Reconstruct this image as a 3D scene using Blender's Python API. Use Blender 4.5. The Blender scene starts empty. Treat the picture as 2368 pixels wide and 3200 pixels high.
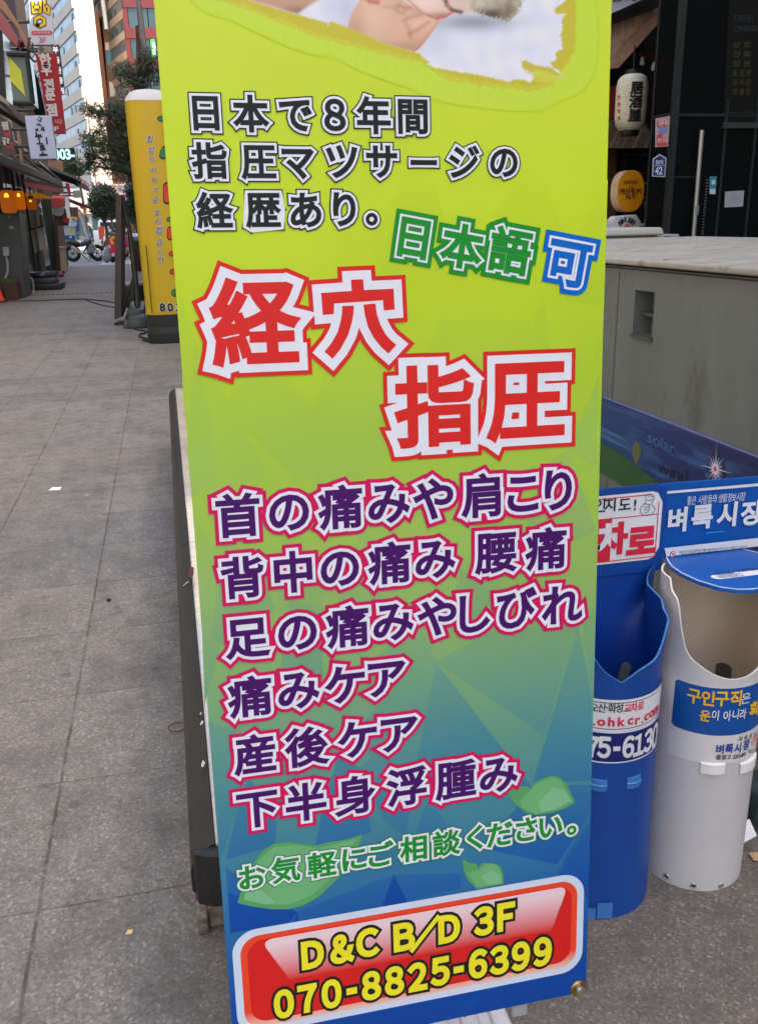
import bpy, bmesh, math, random
from mathutils import Vector, Matrix
import mathutils.geometry as mg
random.seed(7)
R_ = math.radians
sc = bpy.context.scene
COL = sc.collection

# ---------------------------------------------------------------- camera
# calibrated from the photograph: the vanishing point of the alley and the one of the verticals
CX, CY = 1184.0, 1600.0
VA, VV = (503.0, 703.0), (1380.0, 10080.0)
F = math.sqrt(-((VA[0]-CX)*(VV[0]-CX) + (VA[1]-CY)*(VV[1]-CY)))
EYE = Vector((0, 0, 1.5))
def _d(px, py): return Vector((px-CX, py-CY, F))
_Y = _d(*VA).normalized(); _Z = -_d(*VV).normalized(); _X = _Y.cross(_Z)
ROT = Matrix((_X, _Y, _Z))                       # camera (right, down, forward) -> world
cam = bpy.data.cameras.new('camera'); camo = bpy.data.objects.new('camera', cam); COL.objects.link(camo)
r, d, f = ROT.col[0], ROT.col[1], ROT.col[2]
camo.matrix_world = Matrix(((r.x, -d.x, -f.x, EYE.x), (r.y, -d.y, -f.y, EYE.y), (r.z, -d.z, -f.z, EYE.z), (0, 0, 0, 1)))
cam.sensor_fit = 'VERTICAL'; cam.sensor_height = 24; cam.lens = 24*F/3200
cam.clip_start = .05; cam.clip_end = 2000
sc.camera = camo
# ---------------------------------------------------------------- light
SUN_EL, SUN_AZ = R_(46), R_(112)                 # azimuth measured from +Y (down the alley) towards +X
w = bpy.data.worlds.new('World'); sc.world = w; w.use_nodes = True
nt = w.node_tree; sky = nt.nodes.new('ShaderNodeTexSky'); sky.sky_type = 'NISHITA'; sky.sun_disc = False
sky.sun_elevation = SUN_EL; sky.sun_rotation = SUN_AZ; sky.air_density = .75; sky.dust_density = 4.0; sky.ozone_density = .2
bg = nt.nodes['Background']; wb_ = nt.nodes.new('ShaderNodeMix'); wb_.data_type = 'RGBA'; wb_.blend_type = 'MULTIPLY'; wb_.inputs[0].default_value = 1; wb_.inputs[7].default_value = (1, .955, .875, 1)   # camera white balance
nt.links.new(sky.outputs[0], wb_.inputs[6]); nt.links.new(wb_.outputs[2], bg.inputs[0]); bg.inputs[1].default_value = .15
sl = bpy.data.lights.new('sun', 'SUN'); sl.energy = 2.0; sl.angle = R_(.5); sl.color = (1, .95, .87)
so = bpy.data.objects.new('sun', sl); COL.objects.link(so)
tosun = Vector((math.sin(SUN_AZ)*math.cos(SUN_EL), math.cos(SUN_AZ)*math.cos(SUN_EL), math.sin(SUN_EL)))
so.rotation_euler = tosun.to_track_quat('Z', 'Y').to_euler()
sc.view_settings.view_transform = 'Standard'; sc.view_settings.look = 'None'
sc.view_settings.exposure = 2.45; sc.view_settings.gamma = 1
sc.cycles.max_bounces = 8; sc.cycles.use_denoising = True
sc.cycles.sample_clamp_indirect = 4

# ---------------------------------------------------------------- helpers: places
def ray(px, py): return ROT @ _d(px, py)
def onY(px, py, y): q = ray(px, py); return EYE + q*(y/q.y)
def onX(px, py, x): q = ray(px, py); return EYE + q*(x/q.x)
def onZ(px, py, z=0.0): q = ray(px, py); return EYE + q*((z-EYE.z)/q.z)
def cr(ox, oy, s): return lambda x, y: (ox+x/s, oy+y/s)

# ---------------------------------------------------------------- helpers: materials
def lin(c): return c/12.92 if c <= .04045 else ((c+.055)/1.055)**2.4
def S(r, g, b, k=1.0): return (min(.9, lin(r/255)*k), min(.9, lin(g/255)*k), min(.9, lin(b/255)*k), 1)
def newmat(name):
    m = bpy.data.materials.new(name); m.use_nodes = True; return m, m.node_tree, m.node_tree.nodes['Principled BSDF']
def mat(name, col, rough=.6, var=.18, scale=6.0, metal=0, spec=.5, bump=0, dirt=None, emit=0, coat=0, stretch=None, fine=0):
    m, t, b = newmat(name)
    L = t.links.new
    b.inputs['Roughness'].default_value = rough; b.inputs['Metallic'].default_value = metal
    b.inputs['Specular IOR Level'].default_value = spec; b.inputs['Coat Weight'].default_value = coat
    tc = t.nodes.new('ShaderNodeTexCoord'); src = tc.outputs['Object']
    if stretch:
        mp = t.nodes.new('ShaderNodeMapping'); mp.inputs['Scale'].default_value = stretch; L(src, mp.inputs[0]); src = mp.outputs[0]
    n = t.nodes.new('ShaderNodeTexNoise'); n.inputs['Scale'].default_value = scale; n.inputs['Detail'].default_value = 6
    n.inputs['Roughness'].default_value = .62; L(src, n.inputs['Vector'])
    rp = t.nodes.new('ShaderNodeMapRange'); rp.inputs['From Min'].default_value = .3; rp.inputs['From Max'].default_value = .7
    rp.inputs['To Min'].default_value = 1-var; rp.inputs['To Max'].default_value = 1+var; L(n.outputs[0], rp.inputs[0])
    mx = t.nodes.new('ShaderNodeMix'); mx.data_type = 'RGBA'; mx.blend_type = 'MULTIPLY'; mx.inputs[0].default_value = 1
    mx.inputs[6].default_value = col; L(rp.outputs[0], mx.inputs[7]); out = mx.outputs[2]
    if dirt:                                      # blotches of another colour: (colour, scale, threshold)
        n2 = t.nodes.new('ShaderNodeTexNoise'); n2.inputs['Scale'].default_value = dirt[1]; n2.inputs['Detail'].default_value = 8
        n2.inputs['Roughness'].default_value = .7; L(src, n2.inputs['Vector'])
        r2 = t.nodes.new('ShaderNodeMapRange'); r2.inputs['From Min'].default_value = dirt[2]; r2.inputs['From Max'].default_value = dirt[2]+.16
        r2.clamp = True; L(n2.outputs[0], r2.inputs[0])
        m2 = t.nodes.new('ShaderNodeMix'); m2.data_type = 'RGBA'; L(r2.outputs[0], m2.inputs[0]); L(out, m2.inputs[6]); m2.inputs[7].default_value = dirt[0]; out = m2.outputs[2]
    L(out, b.inputs['Base Color'])
    if rough < .6:
        rr = t.nodes.new('ShaderNodeMapRange'); rr.inputs['To Min'].default_value = max(.02, rough-.08); rr.inputs['To Max'].default_value = rough+.1
        L(n.outputs[0], rr.inputs[0]); L(rr.outputs[0], b.inputs['Roughness'])
    if bump:
        bn = t.nodes.new('ShaderNodeTexNoise'); bn.inputs['Scale'].default_value = fine or scale*8; bn.inputs['Detail'].default_value = 4; L(src, bn.inputs['Vector'])
        bp = t.nodes.new('ShaderNodeBump'); bp.inputs['Strength'].default_value = bump; bp.inputs['Distance'].default_value = .01
        L(bn.outputs[0], bp.inputs['Height']); L(bp.outputs[0], b.inputs['Normal'])
    if emit:
        b.inputs['Emission Color'].default_value = col; b.inputs['Emission Strength'].default_value = emit
    return m
_pc = {}
def paint(r, g, b, rough=.5, var=.1, **k):
    key = (r, g, b, rough, var, tuple(sorted(k.items())))
    if key not in _pc: _pc[key] = mat('paint_%d_%d_%d' % (r, g, b), S(r, g, b, 1.1), rough, var, **k)
    return _pc[key]
def stripes(name, cols, axis, period, rough=.7, duty=.5, var=.15, bump=.0, rot=None):
    """two tones in bands along an axis (planks, ribs, tiles)"""
    m, t, b = newmat(name); L = t.links.new
    tc = t.nodes.new('ShaderNodeTexCoord'); sp = t.nodes.new('ShaderNodeSeparateXYZ')
    src = tc.outputs['Object']
    if rot:
        mp = t.nodes.new('ShaderNodeMapping'); mp.inputs['Rotation'].default_value = rot; L(src, mp.inputs[0]); src = mp.outputs[0]
    L(src, sp.inputs[0])
    mo = t.nodes.new('ShaderNodeMath'); mo.operation = 'FRACT'; dv = t.nodes.new('ShaderNodeMath'); dv.operation = 'MULTIPLY'; dv.inputs[1].default_value = 1/period
    L(sp.outputs[axis], dv.inputs[0]); L(dv.outputs[0], mo.inputs[0])
    gt = t.nodes.new('ShaderNodeMath'); gt.operation = 'GREATER_THAN'; gt.inputs[1].default_value = duty; L(mo.outputs[0], gt.inputs[0])
    mx = t.nodes.new('ShaderNodeMix'); mx.data_type = 'RGBA'; L(gt.outputs[0], mx.inputs[0]); mx.inputs[6].default_value = cols[0]; mx.inputs[7].default_value = cols[1]
    n = t.nodes.new('ShaderNodeTexNoise'); n.inputs['Scale'].default_value = 9; n.inputs['Detail'].default_value = 6; L(src, n.inputs['Vector'])
    rp = t.nodes.new('ShaderNodeMapRange'); rp.inputs['From Min'].default_value = .3; rp.inputs['From Max'].default_value = .7; rp.inputs['To Min'].default_value = 1-var; rp.inputs['To Max'].default_value = 1+var
    L(n.outputs[0], rp.inputs[0]); m2 = t.nodes.new('ShaderNodeMix'); m2.data_type = 'RGBA'; m2.blend_type = 'MULTIPLY'; m2.inputs[0].default_value = 1
    L(mx.outputs[2], m2.inputs[6]); L(rp.outputs[0], m2.inputs[7]); L(m2.outputs[2], b.inputs['Base Color']); b.inputs['Roughness'].default_value = rough
    if bump:
        bp = t.nodes.new('ShaderNodeBump'); bp.inputs['Strength'].default_value = bump; bp.inputs['Distance'].default_value = .02; L(mo.outputs[0], bp.inputs['Height']); L(bp.outputs[0], b.inputs['Normal'])
    return m
def lamp_mat(name, rgb, strength):
    m, t, b = newmat(name); b.inputs['Base Color'].default_value = rgb; b.inputs['Emission Color'].default_value = rgb; b.inputs['Emission Strength'].default_value = strength; return m
def glass_dark(name, col=(.012, .015, .016, 1), rough=.04, spec=.35):
    m, t, b = newmat(name); b.inputs['Base Color'].default_value = col; b.inputs['Roughness'].default_value = rough; b.inputs['Specular IOR Level'].default_value = spec; return m

# ---------------------------------------------------------------- helpers: meshes
MATW = {}                                          # world matrix of every root and part
class MB:
    def __init__(s): s.v = []; s.f = []; s.m = []; s.marks = []
    def add(s, vs, fs, mi=0):
        o = len(s.v); s.v += [Vector(q) for q in vs]
        for q in fs: s.f.append([o+i for i in q]); s.m.append(mi)
    def box(s, lo, hi, mi=0, M=None, top=1.0):
        c = [(lo[0], lo[1]), (hi[0], lo[1]), (hi[0], hi[1]), (lo[0], hi[1])]
        mx, my = (lo[0]+hi[0])/2, (lo[1]+hi[1])/2
        vs = [Vector((x, y, lo[2])) for x, y in c] + [Vector((mx+(x-mx)*top, my+(y-my)*top, hi[2])) for x, y in c]
        if M: vs = [M @ q for q in vs]
        s.add(vs, [(3, 2, 1, 0), (4, 5, 6, 7), (0, 1, 5, 4), (1, 2, 6, 5), (2, 3, 7, 6), (3, 0, 4, 7)], mi)
    def tube(s, p0, p1, r0, r1=None, n=12, mi=0, cap=True):
        p0, p1 = Vector(p0), Vector(p1); r1 = r0 if r1 is None else r1
        a = (p1-p0).normalized(); u = a.orthogonal().normalized(); w_ = a.cross(u)
        vs = [p+(u*math.cos(2*math.pi*i/n)+w_*math.sin(2*math.pi*i/n))*rr for p, rr in ((p0, r0), (p1, r1)) for i in range(n)]
        fs = [(i, (i+1) % n, n+(i+1) % n, n+i) for i in range(n)]
        if cap: fs += [tuple(range(n))[::-1], tuple(range(n, 2*n))]
        s.add(vs, fs, mi)
    def path(s, pts, r, n=8, mi=0):
        pts = [Vector(p) for p in pts]; vs = []; fs = []; u = None
        for k, p in enumerate(pts):
            a = (pts[min(k+1, len(pts)-1)]-pts[max(k-1, 0)]).normalized()
            u = a.orthogonal().normalized() if u is None else (u-a*u.dot(a)).normalized()
            w_ = a.cross(u); rr = r[k] if isinstance(r, (list, tuple)) else r
            vs += [p+(u*math.cos(2*math.pi*i/n)+w_*math.sin(2*math.pi*i/n))*rr for i in range(n)]
        for k in range(len(pts)-1):
            fs += [(k*n+i, k*n+(i+1) % n, (k+1)*n+(i+1) % n, (k+1)*n+i) for i in range(n)]
        fs += [tuple(range(n))[::-1], tuple(range(len(vs)-n, len(vs)))]
        s.add(vs, fs, mi)
    def lathe(s, prof, c=(0, 0, 0), n=32, mi=0, axis=None, sx=1, sy=1, cap=True):
        """profile of (radius, height) turned about z (or an axis)"""
        c = Vector(c); M = axis.to_track_quat('Z', 'Y').to_matrix() if axis else Matrix.Identity(3)
        vs = []; fs = []
        for rr, h in prof: vs += [c+M @ Vector((rr*sx*math.cos(2*math.pi*i/n), rr*sy*math.sin(2*math.pi*i/n), h)) for i in range(n)]
        for k in range(len(prof)-1): fs += [(k*n+i, k*n+(i+1) % n, (k+1)*n+(i+1) % n, (k+1)*n+i) for i in range(n)]
        if cap: fs += [tuple(range(n))[::-1], tuple(range(len(vs)-n, len(vs)))]
        s.add(vs, fs, mi)
    def slab(s, pts, off, mi=0):
        """closed solid from a planar outline pushed along a vector"""
        pts = [Vector(p) for p in pts]; off = Vector(off); n = len(pts)
        tri = mg.tessellate_polygon([pts])
        s.add(pts+[p+off for p in pts], [tuple(q) for q in tri]+[tuple(n+i for i in q[::-1]) for q in tri]+[(i, (i+1) % n, n+(i+1) % n, n+i) for i in range(n)], mi)
    def torus(s, c, R, r, axis, n=28, k=8, mi=0):
        c = Vector(c); M = Vector(axis).to_track_quat('Z', 'Y').to_matrix(); vs = []; fs = []
        for i in range(n):
            a = 2*math.pi*i/n
            for j in range(k):
                b_ = 2*math.pi*j/k; vs.append(c+M @ Vector(((R+r*math.cos(b_))*math.cos(a), (R+r*math.cos(b_))*math.sin(a), r*math.sin(b_))))
        for i in range(n):
            for j in range(k): fs.append((i*k+j, ((i+1) % n)*k+j, ((i+1) % n)*k+(j+1) % k, i*k+(j+1) % k))
        s.add(vs, fs, mi)
    def build(s, name, mats, parent=None, smooth=False, bevel=0, seg=2, sub=0):
        if len(s.marks) > 1:                       # every line of writing is an object of its own
            own = [0]*len(s.f)
            for k, (a, b) in enumerate(s.marks):
                for i in range(a, b): own[i] = k+1
            last = None
            for k in range(len(s.marks)+1):
                q = MB(); ix = {}
                for f_, m_, o_ in zip(s.f, s.m, own):
                    if o_ != k: continue
                    for i in f_:
                        if i not in ix: ix[i] = len(q.v); q.v.append(s.v[i])
                    q.f.append([ix[i] for i in f_]); q.m.append(m_)
                if q.f: q.raw = True; last = q.build(name if k else (name if 'lettering' not in name else 'printed_mark'), mats, parent, smooth)
            return last
        me = bpy.data.meshes.new(name); W = MATW[parent.name] if parent else None
        vs = s.v
        if W is not None: inv = W.inverted(); vs = [inv @ q for q in vs]
        me.from_pydata([tuple(q) for q in vs], [], s.f); mats = mats if isinstance(mats, (list, tuple)) else [mats]
        for q in mats: me.materials.append(q)
        me.polygons.foreach_set('material_index', s.m)
        bm = bmesh.new(); bm.from_mesh(me)
        if not getattr(s, 'raw', False): bmesh.ops.recalc_face_normals(bm, faces=bm.faces)
        if bevel: 
            bmesh.ops.remove_doubles(bm, verts=bm.verts, dist=1e-5)
            ed = [e for e in bm.edges if len(e.link_faces) == 2 and e.calc_face_angle(0) > .5]
            bmesh.ops.bevel(bm, geom=ed, offset=bevel, segments=seg, affect='EDGES', profile=.5, clamp_overlap=True)
        bm.to_mesh(me); bm.free()
        if smooth:
            me.polygons.foreach_set('use_smooth', [True]*len(me.polygons))
            me.set_sharp_from_angle(angle=R_(38))
        o = bpy.data.objects.new(name, me); COL.objects.link(o)
        if parent: o.parent = parent; MATW[o.name] = W.copy()
        else: MATW[o.name] = Matrix.Identity(4)
        return o
def tag(o, label, cat, group=None):
    o['label'] = label; o['category'] = cat
    if group: o['group'] = group
    return o
def thing(name, loc, label, cat, group=None, M=None):
    o = bpy.data.objects.new(name, None); COL.objects.link(o); o.empty_display_size = .2
    W = M if M else Matrix.Translation(Vector(loc)); o.matrix_world = W; MATW[o.name] = W.copy()
    return tag(o, label, cat, group)
def struct(name, mb, mats, kind='structure', **k):
    o = mb.build(name, mats, **k); o['kind'] = kind; return o

# ---------------------------------------------------------------- helpers: writing
_fc = bpy.data.curves.new('glyph', 'FONT'); _fo = bpy.data.objects.new('glyph', _fc); COL.objects.link(_fo); _fc.resolution_u = 4
_gl = {}
def own_glyph(ch, polys, em, cx, cy):
    """a hand drawn character: outlines (y down) about a centre, em in the same units"""
    uv = []; out = []
    for p in polys:
        P = [Vector(((x-cx)/em+.5, (cy-y)/em+.38)) for x, y in p]; o = len(uv); uv += P
        for t in mg.tessellate_polygon([[Vector((v.x, v.y, 0)) for v in P]]):
            a, b, c = [uv[o+i] for i in t]; s_ = (b.x-a.x)*(c.y-a.y)-(c.x-a.x)*(b.y-a.y)
            out.append([o+i for i in (t if s_ > 0 else t[::-1])])
    xs = [q.x for q in uv]; ys = [q.y for q in uv]; _gl[ch] = (uv, out, (min(xs), max(xs), min(ys), max(ys)))
_par = [0]
def glyph(ch):
    if ch in _gl: return _gl[ch]
    _fc.body = ch; bpy.context.view_layer.update(); dg = bpy.context.evaluated_depsgraph_get()
    e = _fo.evaluated_get(dg); me = e.to_mesh()
    vs = [Vector((q.co.x, q.co.y)) for q in me.vertices]; fs = [list(p.vertices) for p in me.polygons]
    key = {}; idx = []; uv = []
    for q in vs:
        k = (round(q.x, 5), round(q.y, 5))
        if k not in key: key[k] = len(uv); uv.append(q)
        idx.append(key[k])
    out = []
    for p in fs:
        p = [idx[i] for i in p]
        if len(set(p)) < 3: continue
        a = sum(uv[p[i]].x*uv[p[(i+1) % len(p)]].y-uv[p[(i+1) % len(p)]].x*uv[p[i]].y for i in range(len(p)))
        if abs(a) < 1e-9: continue
        out.append(p if a > 0 else p[::-1])
    e.to_mesh_clear()
    if not uv: uv = [Vector((0, 0))]
    xs = [q.x for q in uv]; ys = [q.y for q in uv]
    _gl[ch] = (uv, out, (min(xs), max(xs), min(ys), max(ys)))
    return _gl[ch]
_th = {}
def thick(ch, d):
    """glyph outline grown by d (em) with mitred corners; triangles in em units"""
    if (ch, d) in _th: return _th[ch, d]
    uv, fs, bb = glyph(ch)
    if d <= 0 or not fs: _th[ch, d] = (uv, fs); return _th[ch, d]
    ed = {}
    for p in fs:
        for i in range(len(p)): a, b = p[i], p[(i+1) % len(p)]; ed[a, b] = ed.get((a, b), 0)+1
    bd = [e for e in ed if (e[1], e[0]) not in ed]       # filled side on the left
    V = [q.copy() for q in uv]; FA = [list(p) for p in fs]
    def poly(pts):
        a = sum(pts[i].x*pts[(i+1) % len(pts)].y-pts[(i+1) % len(pts)].x*pts[i].y for i in range(len(pts)))
        if abs(a) < 1e-10: return
        if a < 0: pts = pts[::-1]
        o = len(V); V.extend(pts); FA.append(list(range(o, o+len(pts))))
    nx = {}
    for a, b in bd:
        t = (uv[b]-uv[a]); n = Vector((t.y, -t.x))
        if n.length < 1e-7: continue
        n.normalize(); nx.setdefault(a, []).append((0, n, b)); nx.setdefault(b, []).append((1, n, a))
        poly([uv[a], uv[a]+n*d, uv[b]+n*d, uv[b]])
    for v, l in nx.items():
        ins = [q for q in l if q[0] == 1]; outs = [q for q in l if q[0] == 0]
        if len(ins) != 1 or len(outs) != 1: 
            poly([uv[v]+Vector((math.cos(k*math.pi/4), math.sin(k*math.pi/4)))*d*.98 for k in range(8)]); continue
        n1, n2 = ins[0][1], outs[0][1]
        cz = n1.x*n2.y-n1.y*n2.x
        if cz <= 1e-4: continue                     # only where the outline turns outwards
        h = n1+n2
        if h.length < .62: poly([uv[v], uv[v]+n1*d, uv[v]+n2*d]); continue
        mp = h*(2/h.length_squared)
        poly([uv[v], uv[v]+n1*d, uv[v]+mp*d, uv[v]+n2*d])
    try:
        r_ = mg.delaunay_2d_cdt(V, [], FA, 0, 1e-6, True)
        vo, fo = r_[0], [list(p) for p, o in zip(r_[2], r_[5]) if len(o)]
    except Exception:
        vo, fo = V, FA
    _th[ch, d] = ([Vector(q) for q in vo], fo); return _th[ch, d]
class Plane:
    def __init__(s, p0, ex, ey, n): s.p, s.x, s.y, s.n = Vector(p0), Vector(ex).normalized(), Vector(ey).normalized(), Vector(n).normalized()
    def un(s, px, py):
        q = ray(px, py); t = (s.p-EYE).dot(s.n)/q.dot(s.n); h = EYE+q*t-s.p; return h.dot(s.x), h.dot(s.y)
    def map(s, a, b, w_=0): return s.p+s.x*a+s.y*b+s.n*w_
def faceY(y, x=0, z=0): return Plane((x, y, z), (1, 0, 0), (0, 0, 1), (0, -1, 0))
class Cyl:
    """front = outside wall seen from -Y; back = inside of the far wall"""
    def __init__(s, c, R, back=False): s.c, s.R, s.back = Vector(c), R, back
    def un(s, px, py):
        q = ray(px, py); ox, oy = EYE.x-s.c.x, EYE.y-s.c.y
        A = q.x*q.x+q.y*q.y; B = ox*q.x+oy*q.y; C_ = ox*ox+oy*oy-s.R**2; D = max(0, B*B-A*C_)
        t = (-B+math.sqrt(D))/A if s.back else (-B-math.sqrt(D))/A
        h = EYE+q*t-s.c
        th = math.atan2(h.x, h.y) if s.back else math.atan2(h.x, -h.y)
        return th*s.R, h.z
    def map(s, a, b, w_=0):
        th = a/s.R; rr = s.R-w_ if s.back else s.R+w_
        return s.c+Vector((rr*math.sin(th), rr*math.cos(th) if s.back else -rr*math.cos(th), b))
def put(mb, surf, ch, st, size, layers, ang=0.0, sx=1.0, shear=0.0, clip=None):
    """one character, its box centred at st; layers = [(growth in em, material, lift)]"""
    uv, fs, bb = glyph(ch); cx, cy = (bb[0]+bb[1])/2, (bb[2]+bb[3])/2; ca, sa = math.cos(ang), math.sin(ang)
    for d, mi, lift in layers:
        V, FF = thick(ch, d)
        P = []
        for q in V:
            x, y = (q.x-cx)*size*sx, (q.y-cy)*size; x += y*shear
            P.append((st[0]+x*ca-y*sa, st[1]+x*sa+y*ca))
        if clip:
            bm = bmesh.new(); bv = [bm.verts.new((p[0], p[1], 0)) for p in P]
            for q in FF:
                try: bm.faces.new([bv[i] for i in q])
                except ValueError: pass
            bmesh.ops.bisect_plane(bm, geom=bm.verts[:]+bm.edges[:]+bm.faces[:], plane_co=(clip[0], 0, 0), plane_no=(clip[1], 0, 0), clear_outer=True)
            bm.verts.index_update(); P = [(q.co.x, q.co.y) for q in bm.verts]; FF = [[q.index for q in p.verts] for p in bm.faces]; bm.free()
        mb.add([surf.map(a, b, lift) for a, b in P], FF, mi)
def px_size(surf, p, h):
    a = surf.un(p[0], p[1]-h/2); b = surf.un(p[0], p[1]+h/2); return math.hypot(a[0]-b[0], a[1]-b[1])
def chars(mb, surf, text, centres, h, layers, ang=0.0, sx=1.0, shear=0.0):
    """characters centred at given points of the photograph, em height h in its pixels"""
    m0 = len(mb.f)
    for i, (ch, c) in enumerate(zip(text, centres)):
        hh = h[i] if isinstance(h, (list, tuple)) else h
        _par[0] += 1; o_ = .00004*(_par[0] % 4) if len(layers) > 1 else 0; ly = [(d_, m_, l_+o_) for d_, m_, l_ in layers]
        put(mb, surf, ch, surf.un(*c), px_size(surf, c, hh), ly, ang, sx, shear)
    mb.marks.append((m0, len(mb.f)))
def line(mb, surf, text, pl, pr, h, layers, shear=0.0, stack=False):
    """a run of text fitted between two points of the photograph (middle of its height)"""
    a, b = Vector(surf.un(*pl)), Vector(surf.un(*pr)); mid = ((pl[0]+pr[0])/2, (pl[1]+pr[1])/2)
    size = px_size(surf, mid, h); m0 = len(mb.f)
    if stack:                                     # written downwards
        n = len(text)
        for i, ch in enumerate(text):
            if ch != ' ': put(mb, surf, ch, a.lerp(b, i/max(1, n-1)), size, layers, 0, 1, shear)
        mb.marks.append((m0, len(mb.f))); return
    adv = []; x = 0
    for ch in text:
        bb = glyph(ch)[2]; wch = (.3 if ch == ' ' else bb[1]-bb[0]+.07); adv.append((x+wch/2, (bb[2]+bb[3])/2)); x += wch
    L = (b-a).length; k = L/x; ang = math.atan2(b.y-a.y, b.x-a.x); n = Vector((-math.sin(ang), math.cos(ang)))
    base = .38 if any(ord(c) > 0x2E80 for c in text) else .34
    for ch, (c, m_) in zip(text, adv):
        if ch == ' ': continue
        put(mb, surf, ch, a+(b-a)*(c/x)+n*(m_-base)*size, size, layers, ang, k/size, shear)
    mb.marks.append((m0, len(mb.f)))
def flat(mb, surf, pts, lift, mi=0, px=True, sub=0):
    """a printed patch: outline in photograph pixels (or surface units), laid on a surface"""
    P = [surf.un(*p) if px else p for p in pts]
    if sub:
        Q = []
        for i, p in enumerate(P):
            q = P[(i+1) % len(P)]; Q += [(p[0]+(q[0]-p[0])*k/sub, p[1]+(q[1]-p[1])*k/sub) for k in range(sub)]
        P = Q
    tri = mg.tessellate_polygon([[Vector((p[0], p[1], 0)) for p in P]])
    mb.add([surf.map(p[0], p[1], lift) for p in P], [tuple(q) for q in tri], mi)
def patch(mb, surf, a0, a1, b0, b1, lift, mi=0, n=16, r=0):
    """a rectangular label wrapped round a surface"""
    vs = []; fs = []
    for i in range(n+1):
        a = a0+(a1-a0)*i/n; ins = 0
        if r:
            e = min(a-a0, a1-a)
            if e < r: ins = r-math.sqrt(max(0, r*r-(r-e)**2))
        vs += [surf.map(a, b0+ins, lift), surf.map(a, b1-ins, lift)]
    for i in range(n): fs.append((2*i, 2*i+2, 2*i+3, 2*i+1))
    mb.add(vs, fs, mi)
def stroke(mb, surf, pts, wid, lift, mi=0, closed=False):
    P = [Vector(surf.un(*p)) for p in pts]; n = len(P)
    if closed: P = P+[P[0], P[1]]
    L = []; Rr = []
    for i, p in enumerate(P):
        t = (P[min(i+1, len(P)-1)]-P[max(i-1, 0)]); t = t.normalized() if t.length else Vector((1, 0)); nn = Vector((-t.y, t.x))*wid/2
        L.append(p+nn); Rr.append(p-nn)
    mb.add([surf.map(p.x, p.y, lift) for p in L]+[surf.map(p.x, p.y, lift) for p in Rr], [(i, i+1, len(P)+i+1, len(P)+i) for i in range(len(P)-1)], mi)
def rrect(x0, x1, y0, y1, r, n=6):
    out = []
    for cx, cy, a0 in ((x1-r, y1-r, 0), (x0+r, y1-r, 90), (x0+r, y0+r, 180), (x1-r, y0+r, 270)):
        out += [(cx+r*math.cos(R_(a0+90*k/n)), cy+r*math.sin(R_(a0+90*k/n))) for k in range(n+1)]
    return out
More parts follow.
